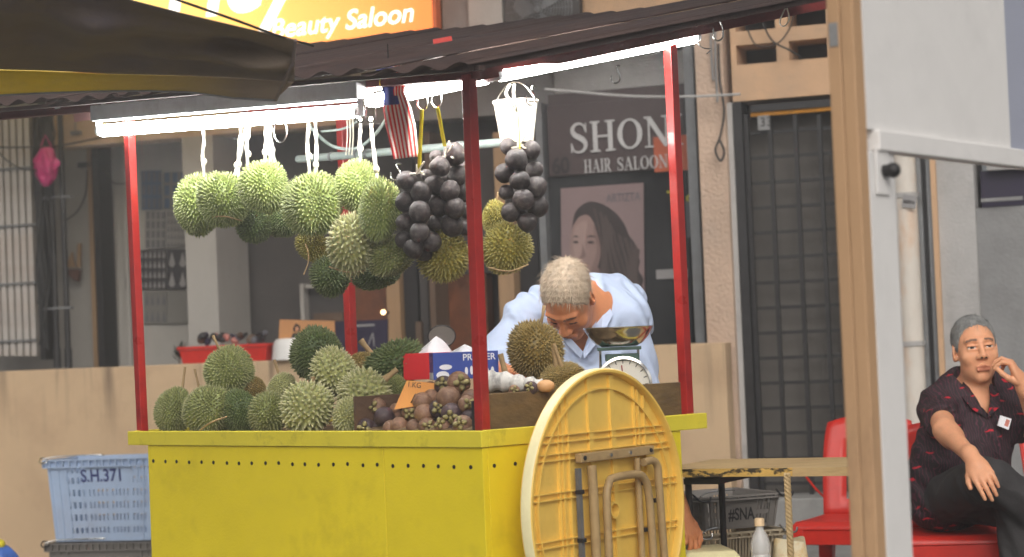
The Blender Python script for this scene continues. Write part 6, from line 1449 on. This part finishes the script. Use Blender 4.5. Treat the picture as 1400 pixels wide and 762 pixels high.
class Head:
    def __init__(s, c, R, sc): s.c = np.array(c, float); s.R = np.array(R); s.sc = sc
    def P(s, x, y, z): return s.c + s.R @ (np.array((x, y, z)) * s.sc)
    def local(s, p): return ((p - s.c) @ s.R) / s.sc
    def add(s, F, old=False):
        k = s.sc; P = s.P; R = s.R
        E = lambda c, r, kk=.02, sub=False, RR=None: F.ell(P(*c), np.array(r) * k, R if RR is None else RR, kk * k, sub)
        Cp = lambda a, b, ra, rb, kk=.01, sub=False: F.cap(P(*a), P(*b), ra * k, rb * k, kk * k, sub)
        E((0, .015, .045), (.074, .094, .083)); E((0, -.028, -.012), (.064, .066, .085), .03); E((0, -.03, -.07), (.052, .056, .045), .03)
        E((0, -.072, -.1), (.024, .018, .017), .025)
        for q in (-1, 1):
            E((q * .04, -.062, -.022), (.026, .022, .024), .02); Cp((q * .012, -.088, .037), (q * .046, -.074, .036), .008, .007, .014)
            E((q * .032, -.101, .014), (.019, .016, .0135), .012, True)
            E((q * .032, -.0785, .013), (.0165, .013, .0115), .004)
            Cp((q * .019, -.0935, .011), (q * .046, -.0855, .012), .0034, .0028, .003, True)     # eye opening
            Cp((q * .016, -.0925, .0175), (q * .049, -.083, .0185), .0028, .0024, .004)              # upper lid
            Cp((q * .016, -.091, .004), (q * .044, -.083, .002), .0035, .003, .006)                  # lower lid bag
            Cp((q * .02, -.098, -.035), (q * .036, -.084, -.062), .0025, .002, .006, True)           # nasolabial fold
            E((q * .0135, -.101, -.026), (.0095, .011, .008), .008)
            ear = R @ np.array(Matrix.Rotation(q * .35, 3, 'Z')); E((q * .074, .012, -.002), (.0085, .02, .033), .006, RR=ear); E((q * .078, .009, .002), (.004, .01, .018), .004, True, RR=ear)
            E((q * .068, .004, -.022), (.008, .01, .01), .008)
        Cp((0, -.092, .022), (0, -.112, -.018), .0075, .0115, .012); E((0, -.11, -.022), (.0115, .01, .009), .008)
        Cp((-.022, -.0955, -.062), (0, -.1015, -.0565), .0042, .0058, .008); Cp((.022, -.0955, -.062), (0, -.1015, -.0565), .0042, .0058, .008)
        Cp((-.019, -.095, -.071), (.019, -.095, -.071), .0055, .0055, .009)
        Cp((-.026, -.097, -.0665), (0, -.107, -.0625), .0016, .0018, .003, True); Cp((.026, -.097, -.0665), (0, -.107, -.0625), .0016, .0018, .003, True)
    def assign(s, fc):
        l = s.local(fc); x, y, z = np.abs(l[:, 0]), l[:, 1], l[:, 2]; out = np.zeros(len(l), int)
        lip = (x < .024) & (y < -.088) & (z > -.0785) & (z < -.0545 - x * .16); out[lip] = 1
        brow = (x > .013) & (x < .05) & (y < -.06) & (np.abs(z - (.0385 - np.maximum(0, x - .034) * .35)) < .0042); out[brow] = 2
        eye = (x > .0185) & (x < .0465) & (y < -.07) & (np.abs(z - .0112) < .0042); out[eye] = 4; out[eye & ((np.abs(x - .032) < .0062) | (z > .0132))] = 3
        nost = ((x - .0075) ** 2 + (z + .0305) ** 2 < .0045 ** 2) & (y < -.095); out[nost] = 3
        out[(np.abs(l).max(1) > .14)] = 0
        return out
    def hair(s, name, mats, parent, front, thick=.009, h=.0032, strand=.0018, seed=0, comb=(0, 0), ln=1.0):
        k = s.sc; c = s.P(0, .01, .06); F = Field(c - .16 * k, c + .16 * k, h)
        F.ell(s.P(0, .017, .046), np.array((.074 + thick, .094 + thick * .9, .083 + thick)) * k, s.R, .01); F.ell(s.P(0, -.02, .02), np.array((.064 + thick * .8, .06, .07)) * k, s.R, .02)
        ys = [p[0] for p in front]; zs = [p[1] for p in front]; Rm = s.R; c0 = s.c
        def clip(X, Y, Z):
            x, y, z = X - c0[0], Y - c0[1], Z - c0[2]
            lx = (Rm[0, 0] * x + Rm[1, 0] * y + Rm[2, 0] * z) / k; ly = (Rm[0, 1] * x + Rm[1, 1] * y + Rm[2, 1] * z) / k; lz = (Rm[0, 2] * x + Rm[1, 2] * y + Rm[2, 2] * z) / k
            zc = np.interp(ly, ys, zs) + .004 * np.sin(lx * 160 + seed) + .003 * np.sin(lx * 410)
            s.tmp = (lx, ly, lz); return (zc - lz) * k * .8
        F.func(clip)
        lx, ly, lz = s.tmp
        F.func(lambda X, Y, Z: .0009 * (np.sin(lx * 300 + 2.5 * np.sin(ly * 45 + seed)) + np.sin(ly * 300 + lz * 180)), 'add')
        o = field_obj(name, F, mats, parent)
        rng = random.Random(seed); mb = MB(); crown = Vector((.0, .045, .13)); n = 0
        while n < 2600:
            d = Vector((rng.gauss(0, 1), rng.gauss(0, 1), rng.gauss(0, 1))).normalized()
            p = Vector((d.x * (.074 + thick * .7), .017 + d.y * (.094 + thick * .7), .046 + d.z * (.083 + thick * .7)))
            if p.z < np.interp(p.y, ys, zs) + .004: continue
            n += 1; nr = Vector((d.x / .08, d.y / .1, d.z / .09)).normalized(); flow = (p - crown); flow.z -= .02; flow.x += comb[0]; flow.y += comb[1]; flow = (flow - nr * flow.dot(nr)).normalized() + Vector((rng.gauss(0, .25), rng.gauss(0, .25), rng.gauss(0, .25)))
            L_ = rng.uniform(.012, .03) * ln; lift = rng.uniform(.0, .14); sd_ = nr.cross(flow).normalized() * .0009
            q = [p, p + flow * L_ * .5 + nr * L_ * lift * .6, p + flow * L_ + nr * L_ * lift * .7 - nr * L_ * .15]
            w_ = [Vector(s.P(*(q[0] - sd_))), Vector(s.P(*(q[0] + sd_))), Vector(s.P(*(q[1] + sd_ * .8))), Vector(s.P(*(q[1] - sd_ * .8))), Vector(s.P(*q[2]))]
            mb.add(w_, [(0, 1, 2, 3), (3, 2, 4)])
        k_ = build('hair_strands', mb, mats, parent); k_['kind'] = 'stuff'
        return o
def hand(F, w, fdir, back, side, curls, sp=1.0, thumb=None, k=.005, scale=1.0, spread=.0):
    """w wrist; fdir finger direction; back = normal out of the back of the hand; side +1/-1: where the thumb lies along x"""
    y = np.array(Vector(fdir).normalized()); z = np.array(Vector(back)); z = z - y * (z @ y); z /= np.linalg.norm(z); x = np.cross(y, z) * side; w = np.array(w)
    P = lambda a, b, c: w + (x * a + y * b + z * c) * scale; r = scale
    F.ell(P(.002, .05, .0), np.array((.041, .056, .0165)) * r, np.stack([x, y, z], 1), .012)
    F.cap(P(0, -.03, 0), P(0, .03, 0), .026 * r, .024 * r, .02)
    base = [(.03, .088), (.01, .094), (-.011, .091), (-.03, .083)]; ln = [.07, .078, .072, .055]
    for i in range(4):
        bx, by = base[i]; p = P(bx, by, .002); F.cap(P(bx * .7, by - .045, .0), p, .0095 * r, .0105 * r, k * 2); ang = 0; d = None
        for j, (fr, rr) in enumerate(((.45, .0092), (.3, .0083), (.25, .0074))):
            ang += curls[i][j]; sw = spread * (1.5 - i)
            dv = (y * math.cos(ang) - z * math.sin(ang)) * math.cos(sw) + x * math.sin(sw); q = p + dv * ln[i] * fr * r
            F.cap(p, q, rr * r, (rr - .0008) * r, k * .6); p = q
    th = thumb or [(.028, .03, -.004), (.052, .055, -.012), (.062, .085, -.016), (.06, .108, -.02)]
    for j in range(3): F.cap(P(*th[j]), P(*th[j + 1]), (.0145, .0115, .0098)[j] * r, (.0115, .0098, .0085)[j] * r, k)
def skin(name, col): 
    m = mat(name, col, .48, .09, 30, .06, 180, stain=[col[0] * .9, col[1] * .72, col[2] * .68], sscale=12, samt=.3)
    b = m.node_tree.nodes['Principled BSDF']; b.inputs['Subsurface Weight'].default_value = .12; b.inputs['Subsurface Radius'].default_value = (.01, .004, .002); b.inputs['Subsurface Scale'].default_value = .5; return m
M['skinA'] = skin('tanned_skin', srgb(222, 160, 122)); M['skinB'] = skin('brown_skin', srgb(206, 136, 94))
M['lip'] = mat('lip_skin', srgb(200, 128, 100), .45, .06, 30, 0); M['brow'] = mat('eyebrow_hair', srgb(126, 98, 82), .8, .2, 60, 0); M['eye'] = mat('eye_dark', srgb(38, 26, 22), .25, .1, 20, 0)
M['sclera'] = mat('eye_white', srgb(196, 176, 162), .3, .04, 20, 0)
M['greyhair'] = mat('grey_hair', srgb(136, 136, 134), .6, .35, 90, .3, 200, stretch=(2, 1, 1), stain=srgb(84, 84, 84), sscale=30)
M['whitehair'] = mat('white_grey_hair', srgb(178, 160, 138), .6, .24, 90, .3, 200, stain=srgb(128, 118, 108), sscale=24)
VA = lambda v: np.array(v)
# ---- seated man
Ym = MANY; A = lambda x, y, dy=0: np.array(at(x, y, Ym + dy))
man = thing('person', 'man in a dark red patterned shirt sitting cross-legged, hand to his chin', 'person', Vector((at(1300, 600, Ym).x, Ym, 0)))
hR = Matrix.Rotation(R_(-3), 3, 'Y') @ Matrix.Rotation(R_(2), 3, 'Z') @ Matrix.Rotation(R_(-2), 3, 'X')
# roll of the picture is in the camera; the head leans a little towards the raised hand
head = Head(A(1333, 480, -.0), hR, 1.0)
lo = np.array([A(1235, 600)[0], Ym - .75, A(1300, 735)[2]]); hi = np.array([A(1450, 600)[0], Ym + .25, A(1330, 425)[2]])
F = Field(lo, hi, .0034)
F.ell(A(1322, 585, .06), (.15, .085, .2), None, .05); F.ell(A(1300, 660, .07), (.13, .1, .13), None, .06)       # torso under the shirt
shR, shL = A(1282, 556, .03), A(1386, 554, .05)
F.cap(shR, shL, .06, .06, .05); F.cap(head.P(0, .02, -.07), A(1334, 552, .03), .054, .062, .02)
head.add(F)
F.cap(A(1336, 556, -.02), A(1332, 580, -.02), .05, .05, .05)
# his right arm (left in the picture): hangs forward, forearm across the thigh
el = A(1292, 588, -.24); wr = A(1326, 623, -.455)
F.cap(shR, el, .048, .04, .03); F.cap(el, wr, .04, .026, .02)
F.ell(A(1303, 600, -.27), (.039, .045, .039), None, .03)
fd = (A(1352, 668, -.56) - wr); hand(F, wr + (A(1343, 641, -.53) - wr) * .25, fd, (-.25, -.95, .35), 1, [(.25, .3, .2), (.3, .35, .2), (.34, .38, .2), (.38, .4, .2)], k=.0045, thumb=[(.024, .03, -.006), (.042, .05, -.01), (.052, .072, -.012), (.055, .092, -.016)])
# his left arm: elbow out on the right, hand raised to the chin
el2 = A(1430, 606, -.06); wr2 = A(1401, 530, -.17)
F.cap(shL, el2, .052, .044, .03); F.cap(el2, wr2, .046, .03, .02)
hb = wr2 + (A(1386, 511, -.2) - wr2) * .2
hand(F, hb, A(1381, 493, -.16) - wr2, (.8, -.28, .5), -1, [(.9, .75, .3), (.7, .9, .5), (.8, 1.0, .6), (.9, 1.0, .6)], k=.0045, scale=.96, thumb=[(.022, .02, -.012), (.036, .045, -.03), (.036, .07, -.042), (.03, .092, -.05)])
field_obj('body', F, [M['skinA'], M['lip'], M['brow'], M['eye'], M['sclera']], man, head.assign)
head.hair('hair', M['greyhair'], man, [(-.12, .106), (-.075, .1), (-.058, .088), (-.043, .055), (-.03, .01), (-.012, -.014), (.0, .02), (.02, .02), (.035, -.02), (.1, -.055)], thick=.004, seed=1, comb=(-.03, .03))
# shirt
def shirtmat():
    m = mat('black_patterned_shirt', srgb(36, 28, 32), .75, .2, 14, .2, 120, folds=.45); t = m.node_tree; b = t.nodes['Principled BSDF']; L = t.links.new; src = b.inputs['Base Color'].links[0].from_socket
    tc = nd(t, 'ShaderNodeTexCoord'); mp = nd(t, 'ShaderNodeMapping'); mp.inputs['Rotation'].default_value = (0, R_(8), 0); L(tc.outputs['Object'], mp.inputs[0])
    nz = nd(t, 'ShaderNodeTexNoise', Scale=16, Detail=3); L(mp.outputs[0], nz.inputs['Vector'])
    va = nd(t, 'ShaderNodeVectorMath', operation='MULTIPLY_ADD'); L(nz.outputs['Color'], va.inputs[0]); va.inputs[1].default_value = (.06, .06, .06); L(mp.outputs[0], va.inputs[2])
    w = nd(t, 'ShaderNodeTexWave', wave_type='BANDS', bands_direction='X', Scale=26, Distortion=.6, Detail=1); L(va.outputs[0], w.inputs['Vector'])
    r = nd(t, 'ShaderNodeMapRange'); r.inputs[1].default_value = .8; r.inputs[2].default_value = .98; r.inputs[4].default_value = .55; L(w.outputs[0], r.inputs[0])
    m1 = nd(t, 'ShaderNodeMix', data_type='RGBA'); L(r.outputs[0], m1.inputs[0]); L(src, m1.inputs[6]); m1.inputs[7].default_value = c4(srgb(116, 52, 74))
    # scattered red brush strokes
    mp2 = nd(t, 'ShaderNodeMapping'); mp2.inputs['Rotation'].default_value = (0, R_(32), 0); mp2.inputs['Scale'].default_value = (16, 6, 60); L(va.outputs[0], mp2.inputs[0])
    v = nd(t, 'ShaderNodeTexVoronoi', Scale=1, Randomness=1); L(mp2.outputs[0], v.inputs['Vector'])
    r2 = nd(t, 'ShaderNodeMapRange'); r2.inputs[1].default_value = .30; r2.inputs[2].default_value = .2; L(v.outputs['Distance'], r2.inputs[0])
    sx = nd(t, 'ShaderNodeSeparateColor'); L(v.outputs['Color'], sx.inputs[0]); gt = nd(t, 'ShaderNodeMath', operation='GREATER_THAN'); gt.inputs[1].default_value = .6; L(sx.outputs[0], gt.inputs[0])
    mu = nd(t, 'ShaderNodeMath', operation='MULTIPLY'); L(r2.outputs[0], mu.inputs[0]); L(gt.outputs[0], mu.inputs[1])
    m2 = nd(t, 'ShaderNodeMix', data_type='RGBA'); L(mu.outputs[0], m2.inputs[0]); L(m1.outputs[2], m2.inputs[6]); m2.inputs[7].default_value = c4(srgb(186, 26, 44)); L(m2.outputs[2], b.inputs['Base Color']); return m
M['shirt'] = shirtmat()
F = Field(np.array([A(1228, 600)[0], Ym - .55, A(1300, 730)[2]]), np.array([A(1455, 600)[0], Ym + .3, A(1330, 500)[2]]), .0055)
F.ell(A(1325, 588, .05), (.165, .135, .235), None, .05); F.ell(A(1302, 660, .05), (.185, .165, .17), None, .06); F.ell(A(1278, 688, .06), (.105, .15, .09), None, .05)
F.ell(A(1312, 615, -.02), (.165, .13, .13), None, .06)
F.cap(shR, shL, .066, .066, .06); F.cap(A(1310, 530, .06), A(1360, 530, .06), .05, .05, .05)
F.cap(shR, shR + (el - shR) * .74, .068, .064, .03); F.cap(shL, shL + (el2 - shL) * .7, .085, .075, .03)
def wr_(X, Y, Z): return .0042 * snoise(X, Y, Z, 38, 1) + .003 * np.sin(Z * 75 + 9 * X + 4 * np.sin(X * 22)) + .0016 * snoise(X, Y, Z, 90, 4)
F.func(wr_, 'add')
# V neck opening
v0 = A(1350, 572, -.0); vT = A(1334, 520, 0)
def vcut(X, Y, Z):
    t = np.clip((Z - v0[2]) / (vT[2] - v0[2]), -1, 3); cx = v0[0] + (vT[0] - v0[0]) * t; hw = .066 * np.clip(t, 0, 1.15)
    d = np.maximum(np.abs(X - cx) - hw, np.maximum(v0[2] - Z, Y - (Ym + .03))); return -d
F.func(vcut)
# open sleeve ends
for (s0, e0, tt) in ((shR, el, .66), (shL, el2, .64)):
    ax_ = (e0 - s0) / np.linalg.norm(e0 - s0); pe_ = s0 + (e0 - s0) * tt
    def cut(X, Y, Z, a=ax_, p=pe_):
        along = (X - p[0]) * a[0] + (Y - p[1]) * a[1] + (Z - p[2]) * a[2]; rad = np.sqrt(np.maximum(0, (X - p[0]) ** 2 + (Y - p[1]) ** 2 + (Z - p[2]) ** 2 - along ** 2))
        return np.where(rad < .11, np.minimum(along, .3 - along), -1)
    F.func(cut)
field_obj('shirt', F, M['shirt'], man)
def flap(pts, th, m, par, nm='collar'):
    mb = MB(); mb.poly([Vector(p) for p in pts], (0, th, 0)); return build(nm, mb, m, par, bevel=.0015)
for q in ((1318, 520, 1311, 538, 1330, 560, 1349, 571, 1336, 546), (1352, 520, 1368, 540, 1366, 557, 1351, 571, 1354, 546)):
    ds = (.0, -.05, -.115, -.11, -.075)
    mb = MB(); P5 = [Vector(A(q[i * 2], q[i * 2 + 1], ds[i])) for i in range(5)]
    mb.add(P5 + [p + Vector((0, .006, 0)) for p in P5], [(0, 1, 4), (1, 2, 4), (2, 3, 4), (5, 9, 6), (6, 9, 7), (7, 9, 8), (0, 5, 6, 1), (1, 6, 7, 2), (2, 7, 8, 3), (3, 8, 9, 4), (4, 9, 5, 0)])
    build('collar', mb, M['shirt'], man)
pk = thing('paper_packet', 'small white and red packet in the patterned shirt pocket', 'packet', Vector(A(1374, 590, -.1)))
mb = MB(); q = [Vector(A(x, y, -.125)) for x, y in ((1368, 568), (1383, 573), (1379, 588), (1364, 582))]; mb.poly(q, (0, .012, 0)); build('packet', mb, M['boxwhite'], pk)
mb = MB(); q = [Vector(A(x, y, -.1262)) for x, y in ((1376, 573), (1381, 575), (1378, 584), (1373, 582))]; mb.poly(q, (0, .001, 0)); build('print', mb, mat('packet_print', srgb(196, 120, 104), .5), pk)
# trousers and shoes
M['trousers'] = mat('black_trousers', srgb(52, 50, 51), .8, .15, 20, .2, 160, folds=.4)
F = Field(np.array([A(1228, 600)[0], Ym - .75, .0]), np.array([A(1460, 600)[0], Ym + .3, A(1300, 610)[2]]), .007)
hpR, hpL = A(1282, 684, .06), A(1330, 690, .08); knR = A(1352, 656, -.44); anR = A(1428, 702, -.42)
knL = A(1392, 690, -.36); anL = np.array([A(1386, 700, -.30)[0], Ym - .34, .1])
F.ell(A(1300, 680, .07), (.17, .14, .11), None, .05); F.cap(hpR, knR, .1, .075, .05); F.cap(knR, anR, .072, .06, .03)
F.cap(hpL, knL, .095, .075, .04); F.cap(knL, anL, .076, .062, .03)
F.func(lambda X, Y, Z: .004 * snoise(X, Y, Z, 30, 3) + .0035 * np.sin(X * 60 + Z * 40 + 5 * np.sin(Y * 15)) , 'add')
seatz = A(1300, 716)[2]
F.func(lambda X, Y, Z: np.where(Y > Ym - .22, seatz - Z, -1))
field_obj('trousers', F, M['trousers'], man)
for (a, dv) in ((anL, (.02, -.16, -.05)), (anR, (.13, -.05, -.04))):
    F = Field(a - .25, a + .25, .007); F.cap(a, a + VA(dv) * .2, .04, .042, .02); F.cap(a + VA(dv) * .2, a + VA(dv), .042, .035, .02); field_obj('shoe', F, M['black'], man)

# ---- seller
Yv = 6.85; B = lambda x, y, dy=0: np.array(at(x, y, Yv + dy))
sel = thing('person', 'grey-haired seller in a pale blue polo shirt bending over the stall counter', 'person', Vector((at(815, 600, Yv + .3).x, Yv + .3, 0)))
hR = Matrix.Rotation(R_(-22), 3, 'Z') @ Matrix.Rotation(R_(4), 3, 'Y') @ Matrix.Rotation(R_(62), 3, 'X')
hd = Head(B(778, 410, -.17), hR, 1.0)
F = Field(np.array([B(655, 500)[0], Yv - .5, .35]), np.array([B(985, 500)[0], Yv + .55, B(780, 335)[2]]), .0042)
shR, shL = B(724, 438, .03), B(850, 434, .05); nb = B(800, 432, .03)
hd.add(F); F.cap(hd.P(0, .025, -.06), nb, .056, .065, .02); F.cap(shR, shL, .06, .06, .05)
F.cap(nb, B(808, 620, .35), .12, .15, .05)
elR = B(672, 505, -.06); wrR = B(692, 512, -.27)
F.cap(shR, elR, .055, .045, .03); F.cap(elR, wrR, .044, .029, .02)
hand(F, wrR, B(712, 505, -.42) - wrR, (-.3, -.3, .9), 1, [(.3, .5, .3)] * 4, k=.0045)
hL = B(944, 741, -.12); elL = shL + (hL - shL) * .47 + VA((-.012, .05, 0))
wrL = hL - (hL - elL) / np.linalg.norm(hL - elL) * .11
F.cap(shL, elL, .055, .045, .03); F.cap(elL, wrL, .044, .03, .02)
hand(F, wrL, hL - wrL + VA((.02, 0, -.02)), (.5, -.5, .6), -1, [(.35, .5, .3), (.4, .5, .3), (.4, .55, .3), (.45, .6, .3)], k=.0045, spread=.05)
field_obj('body', F, [M['skinB'], M['lip'], M['brow'], M['eye'], M['eye']], sel, hd.assign)
hd.hair('hair', M['whitehair'], sel, [(-.12, .112), (-.08, .106), (-.06, .092), (-.042, .05), (-.025, .008), (-.008, -.004), (.004, .03), (.02, .028), (.04, -.03), (.1, -.06)], thick=.004, seed=3, ln=1.35, comb=(-.03, -.05))
M['polo'] = mat('pale_blue_polo_cloth', srgb(184, 198, 224), .85, .04, 12, .15, 260, folds=.55)
F = Field(np.array([B(645, 500)[0], Yv - .4, .5]), np.array([B(985, 500)[0], Yv + .65, B(780, 365)[2]]), .0055)
F.cap(shR, shL, .085, .085, .06); F.ell(B(792, 432, .08), (.19, .13, .115), None, .05); F.cap(B(800, 450, .08), B(806, 620, .36), .165, .185, .06)
F.ell(B(838, 408, .12), (.1, .1, .07), None, .05); F.ell(B(760, 415, .1), (.09, .09, .06), None, .05)
F.cap(B(797, 520, -.02), B(800, 600, .15), .13, .16, .08)
F.cap(shR, elR, .083, .072, .03); F.cap(elR, elR + (wrR - elR) * .35, .072, .066, .02); F.cap(shL, elL, .083, .07, .03)
F.func(lambda X, Y, Z: .007 * snoise(X, Y, Z, 26, 2) + .0055 * np.sin((X * .7 + Z) * 52 + 5 * np.sin(X * 16 + Y * 9)) + .0015 * snoise(X, Y, Z, 80, 5), 'add')
v0 = B(795, 487, -.1); vT = B(786, 430, -.1)
def vcut(X, Y, Z):
    t = np.clip((Z - v0[2]) / (vT[2] - v0[2]), -1, 3); cx = v0[0] + (vT[0] - v0[0]) * t; hw = .085 * np.clip(t, 0, 1.0)
    return -np.maximum(np.abs(X - cx) - hw, np.maximum(v0[2] - Z, Y - (Yv + .0)))
F.func(vcut)
ax_ = (elL - shL) / np.linalg.norm(elL - shL); pe_ = shL + (elL - shL) * .86
field_obj('shirt', F, M['polo'], sel)
for pts in (((764, 447, -.16), (774, 470, -.17), (794, 490, -.165), (797, 481, -.15), (780, 462, -.14)), ((826, 402, -.02), (838, 430, -.08), (822, 462, -.15), (799, 490, -.165), (797, 481, -.15), (812, 452, -.12))):
    P5 = [Vector(B(*p)) for p in pts]; n_ = len(P5); cen = P5[0]
    mb = MB(); fs = [(0, i, i + 1) for i in range(1, n_ - 1)]; mb.add(P5 + [p + Vector((0, .006, 0)) for p in P5], fs + [tuple(n_ + i for i in f[::-1]) for f in fs] + [(i, (i + 1) % n_, (i + 1) % n_ + n_, i + n_) for i in range(n_)])
    build('collar', mb, M['polo'], sel)
F = Field(np.array([B(720, 600)[0], Yv + .05, 0]), np.array([B(900, 600)[0], Yv + .7, .95]), .01)
F.ell(B(808, 640, .37), (.17, .14, .14), None, .04)
for sx_ in (-1, 1):
    a = B(808, 650, .37) + VA((sx_ * .09, 0, 0)); F.cap(a, (a[0], a[1], .05), .095, .06, .03)
field_obj('trousers', F, M['trousers'], sel)
# ------------------------------------------------------------------ thin haze volume added over the whole scene for lamp glow and lifted blacks
hz = MB(); hz.obox((-30, -14, -1.1), (60, 0, 0), (0, 48, 0), (0, 0, 8.2))
hm = bpy.data.materials.new('glow_haze'); hm.use_nodes = True; t = hm.node_tree; t.nodes.clear()
pv = t.nodes.new('ShaderNodeVolumePrincipled'); pv.inputs['Color'].default_value = (.97, .97, .98, 1); pv.inputs['Density'].default_value = .012; pv.inputs['Anisotropy'].default_value = .5
ou = t.nodes.new('ShaderNodeOutputMaterial'); t.links.new(pv.outputs[0], ou.inputs['Volume'])
ho = build('haze', hz, hm); ho['kind'] = 'stuff'
